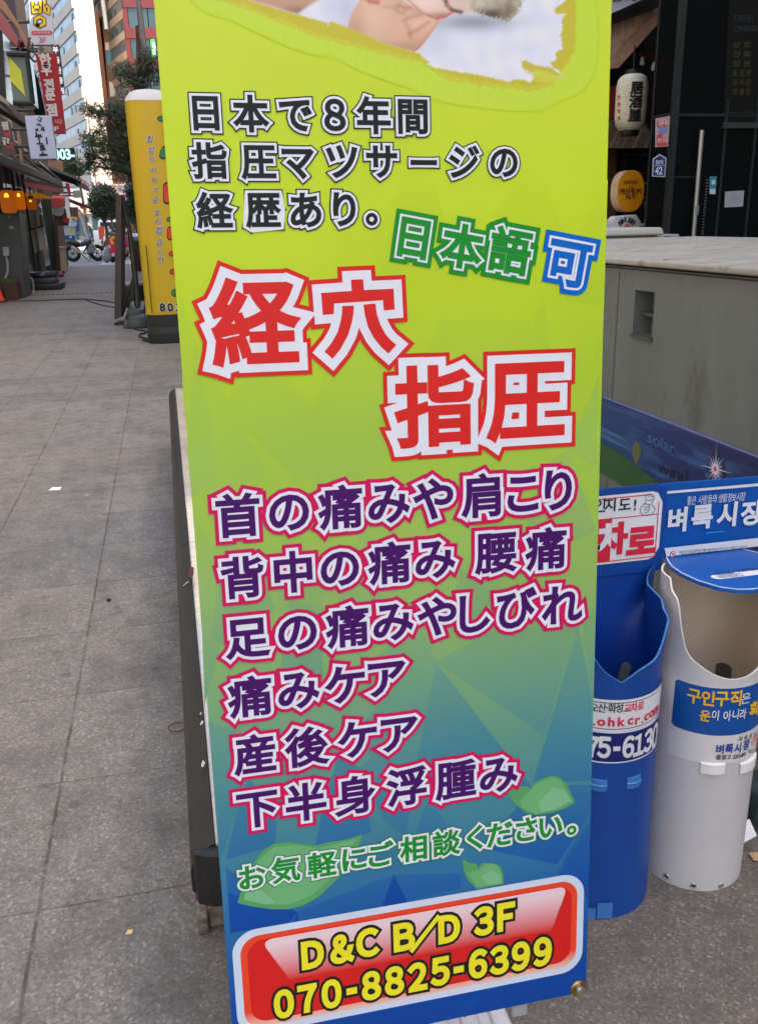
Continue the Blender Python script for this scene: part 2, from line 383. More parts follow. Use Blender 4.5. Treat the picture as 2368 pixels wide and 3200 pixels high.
# ================================================================ GROUND
def granite(name, base, dark, brown, joints=True, spk=.5, vs=120):
    m, t, b = newmat(name); L = t.links.new; N = t.nodes.new
    tc = N('ShaderNodeTexCoord'); P = tc.outputs['Object']
    def noise(s, det=4, ro=.6):
        n = N('ShaderNodeTexNoise'); n.inputs['Scale'].default_value = s; n.inputs['Detail'].default_value = det; n.inputs['Roughness'].default_value = ro; L(P, n.inputs['Vector']); return n.outputs[0]
    def rng(x, a, c, lo=0, hi=1):
        q = N('ShaderNodeMapRange'); q.inputs['From Min'].default_value = a; q.inputs['From Max'].default_value = c; q.inputs['To Min'].default_value = lo; q.inputs['To Max'].default_value = hi; L(x, q.inputs[0]); return q.outputs[0]
    def mix(f_, a, c, mode='MIX'):
        q = N('ShaderNodeMix'); q.data_type = 'RGBA'; q.blend_type = mode
        for s_, v_ in ((0, f_), (6, a), (7, c)):
            if isinstance(v_, (tuple, float, int)): q.inputs[s_].default_value = v_
            else: L(v_, q.inputs[s_])
        return q.outputs[2]
    vor = N('ShaderNodeTexVoronoi'); vor.inputs['Scale'].default_value = vs; L(P, vor.inputs['Vector'])
    sv = N('ShaderNodeSeparateColor'); L(vor.outputs['Color'], sv.inputs[0])
    c = mix(rng(sv.outputs[0], .0, 1, 0, spk), base, dark)                       # crystals
    c = mix(rng(sv.outputs[1], .82, 1, 0, .35), c, (.62, .58, .54, 1))
    c = mix(rng(noise(38, 3), .45, .62, 0, .28), c, brown)
    c = mix(rng(noise(9, 8, .74), .48, .72, 0, .62), c, dark)                    # grime
    c = mix(rng(noise(2.3, 8, .7), .47, .7, 0, .62), c, dark)
    c = mix(rng(noise(1.1, 6, .7), .52, .75, 0, .3), c, brown)
    v2 = N('ShaderNodeTexVoronoi'); v2.inputs['Scale'].default_value = 4.2; L(P, v2.inputs['Vector'])   # dropped gum
    c = mix(rng(v2.outputs['Distance'], .055, .075, .5, 0), c, (.05, .047, .045, 1))
    v3 = N('ShaderNodeTexVoronoi'); v3.inputs['Scale'].default_value = 2.4; mp = N('ShaderNodeMapping'); mp.inputs['Location'].default_value = (3.3, 1.7, 0); L(P, mp.inputs[0]); L(mp.outputs[0], v3.inputs['Vector'])
    spot = N('ShaderNodeMath'); spot.operation = 'MULTIPLY'; L(rng(v3.outputs['Distance'], .02, .055, .6, 0), spot.inputs[0]); L(rng(noise(60, 2), .45, .55), spot.inputs[1])
    c = mix(spot.outputs[0], c, (.6, .59, .57, 1))
    nb = N('ShaderNodeBump'); nb.inputs['Strength'].default_value = .25; nb.inputs['Distance'].default_value = .004
    hgt = noise(170, 3)
    if joints:
        sp = N('ShaderNodeSeparateXYZ'); L(P, sp.inputs[0])
        def jl(o, off, per, wd):
            a = N('ShaderNodeMath'); a.operation = 'ADD'; a.inputs[1].default_value = off; L(o, a.inputs[0])
            d_ = N('ShaderNodeMath'); d_.operation = 'PINGPONG'; d_.inputs[1].default_value = per/2; L(a.outputs[0], d_.inputs[0])
            return rng(d_.outputs[0], wd*.5, wd, 1, 0)
        wob = N('ShaderNodeMath'); wob.operation = 'MULTIPLY_ADD'; wob.inputs[1].default_value = .012; L(noise(14, 3), wob.inputs[0]); L(sp.outputs[0], wob.inputs[2])
        tile = N('ShaderNodeVectorMath'); tile.operation = 'SNAP'; ad = N('ShaderNodeVectorMath'); ad.operation = 'ADD'; ad.inputs[1].default_value = (.42+5.37, 50*.51-1.81, 50.1); L(P, ad.inputs[0])
        L(ad.outputs[0], tile.inputs[0]); tile.inputs[1].default_value = (.537, .51, 100)
        wn = N('ShaderNodeTexWhiteNoise'); L(tile.outputs[0], wn.inputs['Vector'])
        c = mix(1.0, c, rng(wn.outputs['Value'], 0, 1, .94, 1.05), 'MULTIPLY')
        j = N('ShaderNodeMath'); j.operation = 'MAXIMUM'; L(jl(wob.outputs[0], .42-.006, .537, .006), j.inputs[0]); L(jl(sp.outputs[1], -1.81, .51, .0045), j.inputs[1])
        jf = N('ShaderNodeMath'); jf.operation = 'MULTIPLY'; L(j.outputs[0], jf.inputs[0]); L(rng(noise(11, 4), .35, .62, .12, .85), jf.inputs[1])
        c = mix(jf.outputs[0], c, (.055, .045, .032, 1))
        hh = N('ShaderNodeMath'); hh.operation = 'SUBTRACT'; L(hgt, hh.inputs[0]); L(j.outputs[0], hh.inputs[1]); hgt = hh.outputs[0]
    L(hgt, nb.inputs['Height']); L(nb.outputs[0], b.inputs['Normal'])
    L(c, b.inputs['Base Color']); L(rng(noise(9, 8, .72), .3, .7, .5, .78), b.inputs['Roughness']); b.inputs['Specular IOR Level'].default_value = .42
    return m
G_LIGHT = granite('granite_paving', (.262, .245, .224, 1), (.078, .073, .067, 1), (.19, .15, .11, 1), spk=.62, vs=150)
G_DARK = granite('dark_granite_paving', (.19, .185, .18, 1), (.085, .083, .08, 1), (.15, .125, .10, 1))
G_SIDE = granite('darker_side_paving', (.20, .175, .15, 1), (.075, .067, .06, 1), (.14, .10, .07, 1), joints=False, spk=.7, vs=210)  # darker, browner, finer-speckled strip right of the tiled rows
g = MB(); YE = 39.0; k = -12
while 1.81+.51*k < YE:
    y0 = 1.81+.51*k; y1 = min(YE, y0+.51)
    dark = k in (4, 5, 13, 15, 24, 26, 36, 38, 50, 53)
    g.add([(-4.3, y0, 0), (.36, y0, 0), (.36, y1, 0), (-4.3, y1, 0)], [(0, 1, 2, 3)], 1 if dark else 0); k += 1
g.add([(.36, 1.81-.51*12, 0), (12, 1.81-.51*12, 0), (12, YE, 0), (.36, YE, 0)], [(0, 1, 2, 3)], 2)
struct('paving', g, [G_LIGHT, G_DARK, G_SIDE])
ASPH = mat('asphalt', (.13, .13, .13, 1), .85, .25, 3, dirt=((.2, .2, .2, 1), 1.2, .55))
g = MB(); g.add([(-500, -500, -.012), (500, -500, -.012), (500, 900, -.012), (-500, 900, -.012)], [(0, 1, 2, 3)])
struct('ground', g, mat('ground_asphalt', (.2, .195, .19, 1), .85, .2, 1.5))
g = MB(); g.add([(-60, YE, -.004), (60, YE, -.004), (60, 60, -.004), (-60, 60, -.004)], [(0, 1, 2, 3)])
struct('road', g, mat('road_asphalt', (.24, .235, .23, 1), .8, .15, 2))
WHITEP = paint(225, 226, 224, .7, .08)
g = MB()
for k in range(4):
    yy = 39.6+k*1.0; g.add([(-2.6, yy, 0), (1.5, yy, 0), (1.5, yy+.5, 0), (-2.6, yy+.5, 0)], [(0, 1, 2, 3)])
struct('crosswalk_marking', g, WHITEP)

# ================================================================ BANNER STAND
bu = -(ROT @ _d(1546, 14010)).normalized(); bx = Vector((1, 0, 0)); bx = (bx-bu*bx.dot(bu)).normalized(); bn = bx.cross(bu)*1.0   # bn faces the camera
p0 = onY(1834, 3100, 1.06)
BW = MATW_B = Matrix(((bx.x, bu.x, bn.x, 0), (bx.y, bu.y, bn.y, 0), (bx.z, bu.z, bn.z, 0), (0, 0, 0, 1)))
bp = Plane(p0, bx, bu, bn)
sL = bp.un(603, 1600)[0]; VB = bp.un(1834, 3100)[1]
org = p0+bx*sL
bp = Plane(org, bx, bu, bn); BWID = bp.un(1866, 1700)[0]; BTOP = 1.62
BW.translation = org
banner = thing('banner_stand', org, 'tall lime green to blue massage banner with Japanese lettering on a white water base', 'banner stand', M=BW)
stops = [(-400, (196, 214, 70)), (250, (188, 211, 56)), (650, (184, 211, 44)), (950, (176, 204, 44)), (1250, (164, 196, 56)), (1500, (152, 189, 72)), (1750, (145, 182, 90)), (1950, (134, 174, 102)), (2150, (116, 162, 116)),
         (2350, (94, 148, 134)), (2550, (68, 130, 146)), (2720, (50, 114, 156)), (2880, (34, 94, 160)), (3050, (20, 76, 160)), (3180, (14, 66, 152))]
def vprint(name, shift=0.0, rough=.42, alpha=None, cols=None):
    m, t, b = newmat(name); L = t.links.new; N = t.nodes.new
    tc = N('ShaderNodeTexCoord'); sp = N('ShaderNodeSeparateXYZ'); L(tc.outputs['Object'], sp.inputs[0])
    ma = N('ShaderNodeMath'); ma.operation = 'ADD'; ma.inputs[1].default_value = .2-shift; L(sp.outputs[1], ma.inputs[0])
    dv = N('ShaderNodeMath'); dv.operation = 'DIVIDE'; dv.inputs[1].default_value = 2.2; L(ma.outputs[0], dv.inputs[0])
    rp = N('ShaderNodeValToRGB'); L(dv.outputs[0], rp.inputs[0]); el = rp.color_ramp.elements
    pts = sorted([((bp.un(1270, y)[1]+.2)/2.2, S(*c, 1.12)) for y, c in (cols or stops)])
    while len(el) < len(pts): el.new(.5)
    for e, (p, c) in zip(el, pts): e.position = max(0, min(1, p)); e.color = c
    n = N('ShaderNodeTexNoise'); n.inputs['Scale'].default_value = 5; n.inputs['Detail'].default_value = 3; L(tc.outputs['Object'], n.inputs['Vector'])
    q = N('ShaderNodeMapRange'); q.inputs['From Min'].default_value = .3; q.inputs['From Max'].default_value = .7; q.inputs['To Min'].default_value = .965; q.inputs['To Max'].default_value = 1.035; L(n.outputs[0], q.inputs[0])
    mx = N('ShaderNodeMix'); mx.data_type = 'RGBA'; mx.blend_type = 'MULTIPLY'; mx.inputs[0].default_value = 1; L(rp.outputs[0], mx.inputs[6]); L(q.outputs[0], mx.inputs[7])
    L(mx.outputs[2], b.inputs['Base Color']); b.inputs['Roughness'].default_value = rough; b.inputs['Specular IOR Level'].default_value = .18
    wv = N('ShaderNodeTexNoise'); wv.inputs['Scale'].default_value = 3.5; wv.inputs['Detail'].default_value = 1; L(tc.outputs['Object'], wv.inputs['Vector'])
    bm_ = N('ShaderNodeBump'); bm_.inputs['Strength'].default_value = .25; bm_.inputs['Distance'].default_value = .02; L(wv.outputs[0], bm_.inputs['Height']); L(bm_.outputs[0], b.inputs['Normal'])
    return m
PR = [vprint('banner_print'), vprint('banner_print_cooler', .055), vprint('banner_print_coolest', .10), vprint('banner_print_warmer', -.04), vprint('banner_print_deep', .19)]
sheet = MB()
def lp(a, b, w_=0): return bp.map(a, b, w_)
ol = [(0, VB+0.0), (BWID, VB+.002), (BWID, BTOP), (0, BTOP)]
sheet.slab([lp(*q) for q in ol], -bn*.0012, 0)
# facets of the print: (shade, outline in photograph pixels)
fac = [(1, [(1322, 436), (1150, 765), (1215, 880), (1392, 702)]), (1, [(1675, 479), (1537, 678), (1625, 760), (1755, 717)]), (1, [(1898, 560), (1808, 726), (1770, 940), (1886, 960)]),
       (1, [(560, 900), (609, 1066), (836, 1477), (660, 1560), (595, 1480), (571, 1200)]), (2, [(609, 1066), (660, 1300), (674, 1500), (600, 1560), (585, 1400)]),
       (1, [(1107, 1046), (1018, 1153), (928, 1477), (1000, 1520), (1160, 1480), (1300, 1330), (1250, 1200)]), (1, [(1379, 1000), (1331, 1109), (1500, 1180), (1640, 1100), (1660, 1000)]),
       (1, [(1700, 930), (1622, 1109), (1720, 1120)]), (2, [(1872, 1172), (1776, 1400), (1860, 1460)]), (2, [(1778, 1400), (1708, 1454), (1640, 1640), (1800, 1690), (1862, 1660)]),
       (3, [(1760, 1440), (1820, 1480), (1863, 1660), (1866, 1500)]), (1, [(830, 1110), (700, 1270), (930, 1500), (990, 1280)]), (1, [(660, 1700), (620, 1640), (640, 2200), (760, 1760)]),
       (2, [(700, 1700), (660, 1990), (750, 2060), (860, 1900), (790, 1720)]), (1, [(900, 1680), (860, 1900), (990, 2000), (1030, 1790)]), (2, [(905, 1870), (880, 2080), (1010, 2120), (1000, 1900)]),
       (1, [(1130, 1650), (1060, 1870), (1240, 1930), (1250, 1740)]), (1, [(1490, 1660), (1420, 1900), (1560, 1890), (1580, 1740)]), (2, [(1440, 1780), (1400, 1930), (1480, 1990), (1540, 1850)]),
       (1, [(1300, 1930), (1363, 2068), (1250, 2200), (1180, 2050)]), (1, [(1363, 2068), (1560, 1960), (1806, 1954), (1760, 2100), (1700, 2300), (1560, 2200)]), (2, [(1363, 2068), (1300, 2380), (1240, 2480), (1480, 2470), (1660, 2460)]),
       (1, [(1363, 2068), (1260, 2130), (1120, 2270), (1180, 2420), (1300, 2390)]), (2, [(1806, 1954), (1665, 2445), (1846, 2440), (1848, 2180)]), (1, [(1858, 1890), (1820, 1960), (1848, 2160)]),
       (2, [(1846, 2452), (1664, 2458), (1600, 2540), (1500, 2650), (1740, 2700), (1843, 2540)]), (1, [(1844, 2528), (1738, 2731), (1836, 2800)]), (2, [(1844, 2560), (1745, 2735), (1822, 2790), (1836, 2810)]),
       (2, [(780, 2427), (735, 2560), (707, 2686), (860, 2640), (864, 2570)]), (1, [(651, 2252), (733, 2285), (780, 2427), (690, 2680), (680, 2560)]), (2, [(1059, 2352), (1010, 2520), (984, 2651), (1160, 2600), (1122, 2399)]),
       (1, [(1122, 2399), (1200, 2560), (1270, 2620), (1290, 2450), (1200, 2330)]), (1, [(1338, 2500), (1260, 2700), (1400, 2640), (1390, 2560)]), (2, [(707, 2710), (760, 2750), (929, 2849), (740, 2910), (716, 2880)]),
       (1, [(929, 2849), (1230, 2733), (1437, 2731), (1440, 2775), (1200, 2830), (900, 2885)]), (4, [(1230, 2733), (1193, 2833), (1272, 2818)]), (4, [(929, 2849), (917, 2884), (934, 2881)]), (4, [(716, 2790), (929, 2849), (900, 2886), (720, 2915)]),
       (1, [(1180, 2960), (1460, 3150), (1500, 3090)]), (3, [(1425, 3130), (1452, 3180), (1512, 3108)]), (1, [(742, 3210), (1000, 3190), (760, 3236)])]
for i, (sh, pts) in enumerate(fac): flat(sheet, bp, pts, .00008+.000008*i, sh)
sheet.raw = True
bsheet = sheet.build('banner_sheet', PR, banner)
# the photograph printed at the top (brush-edged)
A3, A4 = cr(450, 0, 2.2027), cr(1150, 0, 2.065)
INK = {}
def ink(r, g, b, rough=.42): return paint(r, g, b, rough, .05, scale=14, spec=.18)
TOPV = BTOP-.004
outer = [(600, 0), (640.7, 36), (722, 59), (820, 105), (904, 145), (994.8, 172.5), (1031, 166), (1131, 222), (1280.8, 271), (1343.7, 305), (1440, 325), (1537, 336.6), (1620, 343), (1697, 344), (1750.5, 310), (1800, 295), (1828, 271), (1853, 235), (1862, 194), (1866, 130), (1866.7, 73), (1854.6, 0), (1850, -250), (560, -250)]
inner = [(668, 0), (760, 26), (860, 66), (990, 118), (1080, 140), (1200, 172), (1310, 196), (1392, 247), (1500, 268), (1580, 278), (1658.5, 286), (1716.6, 271), (1760, 220), (1794, 165), (1799, 48), (1794, 0), (1790, -240), (600, -240)]
towel = [(776.9, 0), (900, 38), (1026.6, 72.6), (1024, 84), (1034, 66), (1110, 96), (1200, 136), (1310, 167), (1320, 178), (1342, 196), (1332, 200), (1362, 212), (1440, 226), (1490, 233), (1561.6, 249), (1590, 256), (1612, 248), (1640, 250), (1656, 258), (1673, 237), (1640, 226), (1700, 236), (1760, 244), (1745, 220), (1728, 212), (1720, 196), (1738, 188), (1735, 170), (1741, 158), (1757, 154), (1753, 120), (1750, 110), (1757, 90), (1754, 60), (1768, 44), (1736, 42), (1731, 30), (1754, 14), (1768, 0), (1768, -230), (620, -230)]
tip = [(1629, 194), (1640, 188), (1672, 204), (1722, 212), (1758, 240), (1700, 236), (1645, 222), (1630, 210)]
# forearm, hand, face and hair of the printed scene
arm = [(640, -220), (700, -60), (776.9, 0), (860, 24), (930, 42), (945, 30), (995, 0), (1000, -220)]
hand = [(1120, -220), (1136, -20), (1106, 30), (1092, 60), (1083, 96), (1110, 98), (1200, 136), (1294, 163), (1312, 150), (1330, 128), (1366, 78), (1374, 66), (1372, 58), (1340, 50), (1300, 30), (1260, 0), (1250, -220)]
face = [(1262, -220), (1258, -10), (1282, 10), (1300, 30), (1340, 54), (1368, 62), (1392, 54), (1410, 38), (1455, 40), (1500, 34), (1560, -10), (1570, -220)]
hair = [(1460, -220), (1475, 30), (1494, 40), (1530, 52), (1560, 60), (1580, 68), (1594, 60), (1618, 38), (1632, 0), (1636, -220)]
# the photograph printed at the top (brush-edged): painted point by point on a fine grid of the sheet
import numpy as np
_rs = np.random.RandomState(5)
PXS = np.arange(560, 1900, 3.4); PYS = np.concatenate([np.arange(-250, -12, 14), np.arange(-12, 362, 3.4)])
GX, GY = np.meshgrid(PXS, PYS)
def wav(sc_, n=9):
    o = np.zeros_like(GX)
    for _ in range(n):
        a = _rs.uniform(0, 6.28); k_ = _rs.uniform(.6, 1.6)/sc_; o += np.sin((GX*math.cos(a)+GY*math.sin(a))*k_*6.28+_rs.uniform(0, 6.28))
    return o/math.sqrt(n)
def sdist(poly):
    P = np.array(poly, float); Q = np.roll(P, -1, 0); best = np.full(GX.shape, 1e9); ins = np.zeros(GX.shape, bool)
    for (x0_, y0_), (x1_, y1_) in zip(P, Q):
        dx, dy = x1_-x0_, y1_-y0_; t = np.clip(((GX-x0_)*dx+(GY-y0_)*dy)/(dx*dx+dy*dy+1e-9), 0, 1)
        best = np.minimum(best, np.hypot(GX-x0_-t*dx, GY-y0_-t*dy))
        if dy != 0: ins ^= ((y0_ > GY) != (y1_ > GY)) & (GX < dx*(GY-y0_)/dy+x0_)
    return np.where(ins, best, -best)
def cov(poly, soft, rough=0, sc_=20): d_ = sdist(poly)+(rough*wav(sc_) if rough else 0); t = np.clip((d_+soft)/(2*soft), 0, 1); return (t*t*(3-2*t))[..., None]
def crv(pts, wd):
    best = np.full(GX.shape, 1e9)
    for (x0_, y0_), (x1_, y1_) in zip(pts, pts[1:]):
        dx, dy = x1_-x0_, y1_-y0_; t = np.clip(((GX-x0_)*dx+(GY-y0_)*dy)/(dx*dx+dy*dy+1e-9), 0, 1); best = np.minimum(best, np.hypot(GX-x0_-t*dx, GY-y0_-t*dy))
    return np.exp(-(best/wd)**2)[..., None]
def spot(x, y, rx, ry): return np.exp(-(((GX-x)/rx)**2+((GY-y)/ry)**2))[..., None]
def over(img, a, c): return img*(1-a)+np.array(c, float)*a
lime = np.array((185, 211, 48), float); img = np.zeros(GX.shape+(3,))+lime
img = over(img, cov(outer, 4, 3, 34)*.85, (185, 212, 68)); img = over(img, cov(outer, 16)*(.5+.5*wav(26)[..., None].clip(-1, 1))*.24, (196, 218, 104))
img = over(img, cov(inner, 4, 3, 26)*.8, (192, 190, 62)); img = over(img, cov([(x, y-14) for x, y in inner], 5, 4, 30)*.45, (188, 168, 60))
photo = np.zeros_like(img)+np.array((216, 220, 237)); photo = photo+wav(90)[..., None]*3+wav(9)[..., None]*1.6
photo = over(photo, spot(1160, 90, 120, 60)*.25, (176, 182, 206)); photo = over(photo, spot(1480, 70, 120, 26)*.75, (128, 134, 146)); photo = over(photo, spot(1350, 120, 60, 50)*.35, (170, 176, 196)); photo = over(photo, spot(1080, 20, 60, 60)*.35, (150, 160, 190))
photo = over(photo, cov(arm, 8), (188, 152, 132)); photo = over(photo, cov(arm, 8)*spot(930, 38, 60, 16)*.8, (138, 104, 84))
H_ = cov(hand, 5); photo = over(photo, H_, (206, 170, 146)); photo = over(photo, H_*spot(1170, 50, 60, 70)*.8, (222, 190, 166)); photo = over(photo, H_*spot(1310, 70, 60, 26)*.8, (226, 186, 168)); photo = over(photo, H_*spot(1260, 150, 80, 26)*.7, (176, 138, 112)); photo = over(photo, H_*spot(1110, 90, 30, 40)*.6, (180, 144, 118)); photo = over(photo, H_*spot(1240, 110, 40, 30)*.5, (214, 178, 150))
for pts, wd, c_, a in (([(1246, 16), (1266, 26), (1290, 22), (1312, 34)], 5, (150, 104, 84), .8), ([(1262, 64), (1280, 55), (1300, 50), (1318, 44)], 5, (152, 108, 84), .75), ([(1268, 74), (1279, 92), (1282, 118)], 4, (158, 112, 86), .7), ([(1279, 106), (1306, 92), (1337, 70)], 4.5, (150, 104, 80), .8), ([(1236, 28), (1250, 40), (1262, 40)], 4, (150, 104, 86), .7), ([(1294, 160), (1316, 140), (1345, 102), (1372, 64)], 4, (168, 112, 92), .7), ([(1200, 20), (1226, 24), (1240, 20)], 5, (170, 126, 104), .6)):
    photo = over(photo, H_*crv(pts, wd*1.5)*a*.42, c_)
F_ = cov(face, 4); photo = over(photo, F_, (218, 190, 178)); photo = over(photo, F_*spot(1330, 0, 50, 40)*.8, (234, 212, 202)); photo = over(photo, F_*spot(1385, 50, 50, 12)*.9, (176, 128, 114)); photo = over(photo, F_*spot(1470, 10, 50, 40)*.9, (204, 190, 172)); photo = over(photo, F_*crv([(1262, -10), (1285, 14), (1320, 42), (1366, 62)], 6)*.7, (170, 118, 104))
photo = over(photo, crv([(1386, -20), (1396, 16), (1412, 32), (1440, 38)], 6)*.85, (84, 60, 52)); photo = over(photo, crv([(1366, 58), (1392, 52), (1412, 40)], 4)*.7, (196, 90, 92)); photo = over(photo, crv([(1396, 14), (1404, 24)], 5)*.6, (210, 150, 140)); photo = over(photo, crv([(1136, -12), (1156, 4), (1180, 8)], 7)*.7, (176, 90, 84))
A_h = cov(hair, 6, 4, 14); photo = over(photo, A_h, (158, 152, 134)); st_ = np.sin(GX*.16+GY*.05+wav(40)*1.4); photo = over(photo, A_h*(.5+.5*st_)[..., None]*.5, (196, 190, 170)); photo = over(photo, A_h*spot(1530, 44, 50, 16)*.95, (84, 74, 62)); photo = over(photo, A_h*spot(1588, 30, 18, 30)*.6, (112, 100, 84)); photo = over(photo, A_h*spot(1500, 0, 30, 30)*.6, (204, 198, 184))
ct_ = cov(towel, 2.5, 1.6, 12); img = img*(1-ct_)+photo*ct_
img = over(img, cov(tip, 2.5, 2, 10)*.9, (190, 176, 58)); img = over(img, cov([(1673, 214), (1758, 240), (1727, 260), (1680, 256), (1668, 240)], 4, 2, 12)*.8, (196, 204, 72))
fade = np.clip((sdist(outer)+6)/10, 0, 1)[..., None]; img = lime*(1-fade)+np.clip(img, 0, 255)*fade
keep = sdist(outer) > -8
lv = np.where(img/255 <= .04045, img/255/12.92, ((img/255+.055)/1.055)**2.4)*1.12
idx = -np.ones(GX.shape, int); V_ = []; C_ = []
for j in range(GX.shape[0]):
    for i in range(GX.shape[1]):
        if keep[j, i]:
            s_, t_ = bp.un(GX[j, i], GY[j, i])
            if t_ < TOPV and .002 < s_ < BWID-.002: idx[j, i] = len(V_); V_.append(bp.map(s_, t_, .00025)); C_.append(tuple(lv[j, i].clip(0, .9))+(1,))
F_q = [[int(idx[j+1, i]), int(idx[j+1, i+1]), int(idx[j, i+1]), int(idx[j, i])] for j in range(GX.shape[0]-1) for i in range(GX.shape[1]-1) if idx[j, i] >= 0 and idx[j, i+1] >= 0 and idx[j+1, i] >= 0 and idx[j+1, i+1] >= 0]
m_, t_, b_ = newmat('photo_print'); ca_ = t_.nodes.new('ShaderNodeVertexColor'); ca_.layer_name = 'print'; t_.links.new(ca_.outputs[0], b_.inputs['Base Color']); b_.inputs['Roughness'].default_value = .42; b_.inputs['Specular IOR Level'].default_value = .18
ph = MB(); ph.add(V_, F_q); ph.raw = True; pho = ph.build('printed_photograph', m_, bsheet); at_ = pho.data.color_attributes.new('print', 'FLOAT_COLOR', 'POINT')
at_.data.foreach_set('color', [c for q in C_ for c in q])
# leaves of the print
lf = MB(); lm = [ink(86, 158, 98), ink(106, 172, 116), ink(96, 168, 120), ink(122, 182, 138)]
A6, A7, A8, A5 = cr(1200, 2100, 2.36), cr(650, 2650, 2.5415), cr(1250, 2600, 2.5415), cr(650, 2100, 2.5415)
flat(lf, bp, [A6(*q) for q in [(910, 880), (960, 842), (1060, 842), (1080, 866), (1100, 820), (1150, 788), (1230, 765), (1290, 775), (1340, 820), (1375, 890), (1405, 960), (1340, 1000), (1250, 1035), (1120, 1055), (1040, 1035), (980, 985), (940, 940)]], .00045, 0)
flat(lf, bp, [A6(*q) for q in [(1080, 870), (1110, 830), (1230, 772), (1300, 800), (1340, 870), (1385, 955), (1260, 1015), (1120, 1045), (1020, 1000), (1000, 950)]], .0006, 1)
flat(lf, bp, [A6(*q) for q in [(1140, 960), (1240, 850), (1330, 870), (1380, 950), (1260, 1010), (1150, 1035)]], .00075, 3)
lf.raw = True; lf.build('leaf_print', lm, bsheet); lf = MB()
flat(lf, bp, [A8(*q) for q in [(495, 212), (503, 310), (540, 385), (610, 452), (700, 435), (820, 410), (820, 340), (790, 270), (740, 245), (660, 243), (632, 262), (622, 292), (606, 250), (550, 245)]], .00045, 0)
flat(lf, bp, [A8(*q) for q in [(530, 320), (622, 300), (680, 252), (760, 255), (800, 310), (808, 405), (690, 425), (610, 440)]], .0006, 1)
flat(lf, bp, [A8(*q) for q in [(640, 350), (720, 300), (790, 330), (800, 400), (700, 420)]], .00075, 3)
L1 = [A5(*q) for q in [(375, 1500), (430, 1425), (520, 1365), (640, 1350), (770, 1365), (850, 1380), (960, 1350), (1100, 1330), (1225, 1290), (1195, 1380), (1160, 1440)]]+[A7(*q) for q in [(1085, 190), (1000, 270), (880, 385), (760, 455), (640, 485), (500, 485), (350, 462), (235, 435), (270, 320)]]
lf.raw = True; lf.build('leaf_print', lm, bsheet); lf = MB()
flat(lf, bp, L1, .00045, 0)
flat(lf, bp, [A5(*q) for q in [(400, 1500), (520, 1390), (700, 1370), (860, 1400), (1000, 1370), (1180, 1320), (1110, 1440)]]+[A7(*q) for q in [(990, 230), (830, 370), (640, 450), (440, 445), (285, 405), (300, 320)]], .0006, 1)
flat(lf, bp, [A7(*q) for q in [(285, 408), (305, 320), (440, 345), (540, 430), (470, 448)]], .00075, 3)
lf.raw = True; lf.build('leaf_print', lm, bsheet)
# the red panel
pc = [bp.un(*q) for q in ((722, 2920), (1824, 2719), (1818, 3040), (745, 3232))]
qx0, qx1 = (pc[0][0]+pc[3][0])/2, (pc[1][0]+pc[2][0])/2; qy1, qy0 = (pc[0][1]+pc[1][1])/2, (pc[2][1]+pc[3][1])/2
pn = MB()
def rr(x0, x1, y0, y1, r_, lift, mi): flat(pn, bp, rrect(x0, x1, y0, y1, r_, 8), lift, mi, px=False)
W_ = .0115
rr(qx0, qx1, qy0, qy1, .038, .00045, 0); rr(qx0+W_, qx1-W_, qy0+W_, qy1-W_, .03, .0006, 1)
def gradmat(name, axis, a, b_, c0, c1):
    m, t, b = newmat(name); L = t.links.new; N = t.nodes.new
    tc = N('ShaderNodeTexCoord'); sp = N('ShaderNodeSeparateXYZ'); L(tc.outputs['Object'], sp.inputs[0])
    q = N('ShaderNodeMapRange'); q.inputs['From Min'].default_value = a; q.inputs['From Max'].default_value = b_; L(sp.outputs[axis], q.inputs[0])
    mx = N('ShaderNodeMix'); mx.data_type = 'RGBA'; L(q.outputs[0], mx.inputs[0]); mx.inputs[6].default_value = c0; mx.inputs[7].default_value = c1
    L(mx.outputs[2], b.inputs['Base Color']); b.inputs['Roughness'].default_value = .42; b.inputs['Specular IOR Level'].default_value = .4; return m
RED = S(206, 36, 34, 1.12)
rr(qx0+W_+.010, qx1-W_-.010, qy0+W_+.010, qy1-W_-.008, .026, .00075, 2)
gx0, gx1, gy1 = qx0+.046, qx1-.03, qy1-.021; gy0 = gy1-(qy1-qy0)*.42
sh = rrect(gx0, gx1, gy0-.03, gy1, .014, 6)
sh = [(min(x, gx1-.003-.28*max(0, gy1-.012-y)) if x > (gx0+gx1)/2 else max(x, gx0+.003+.42*max(0, gy1-.012-y)), max(y, gy0)) for x, y in sh]
flat(pn, bp, sh, .0009, 3, px=False)
pn.raw = True
panel = pn.build('contact_panel', [ink(196, 212, 232), gradmat('panel_rim', 1, qy0+W_, qy0+W_+.03, S(238, 190, 176, 1.1), S(226, 66, 36, 1.1)), ink(206, 36, 34), gradmat('panel_gloss', 1, gy0, gy1-.012, RED, S(232, 206, 214, 1.05))], bsheet)
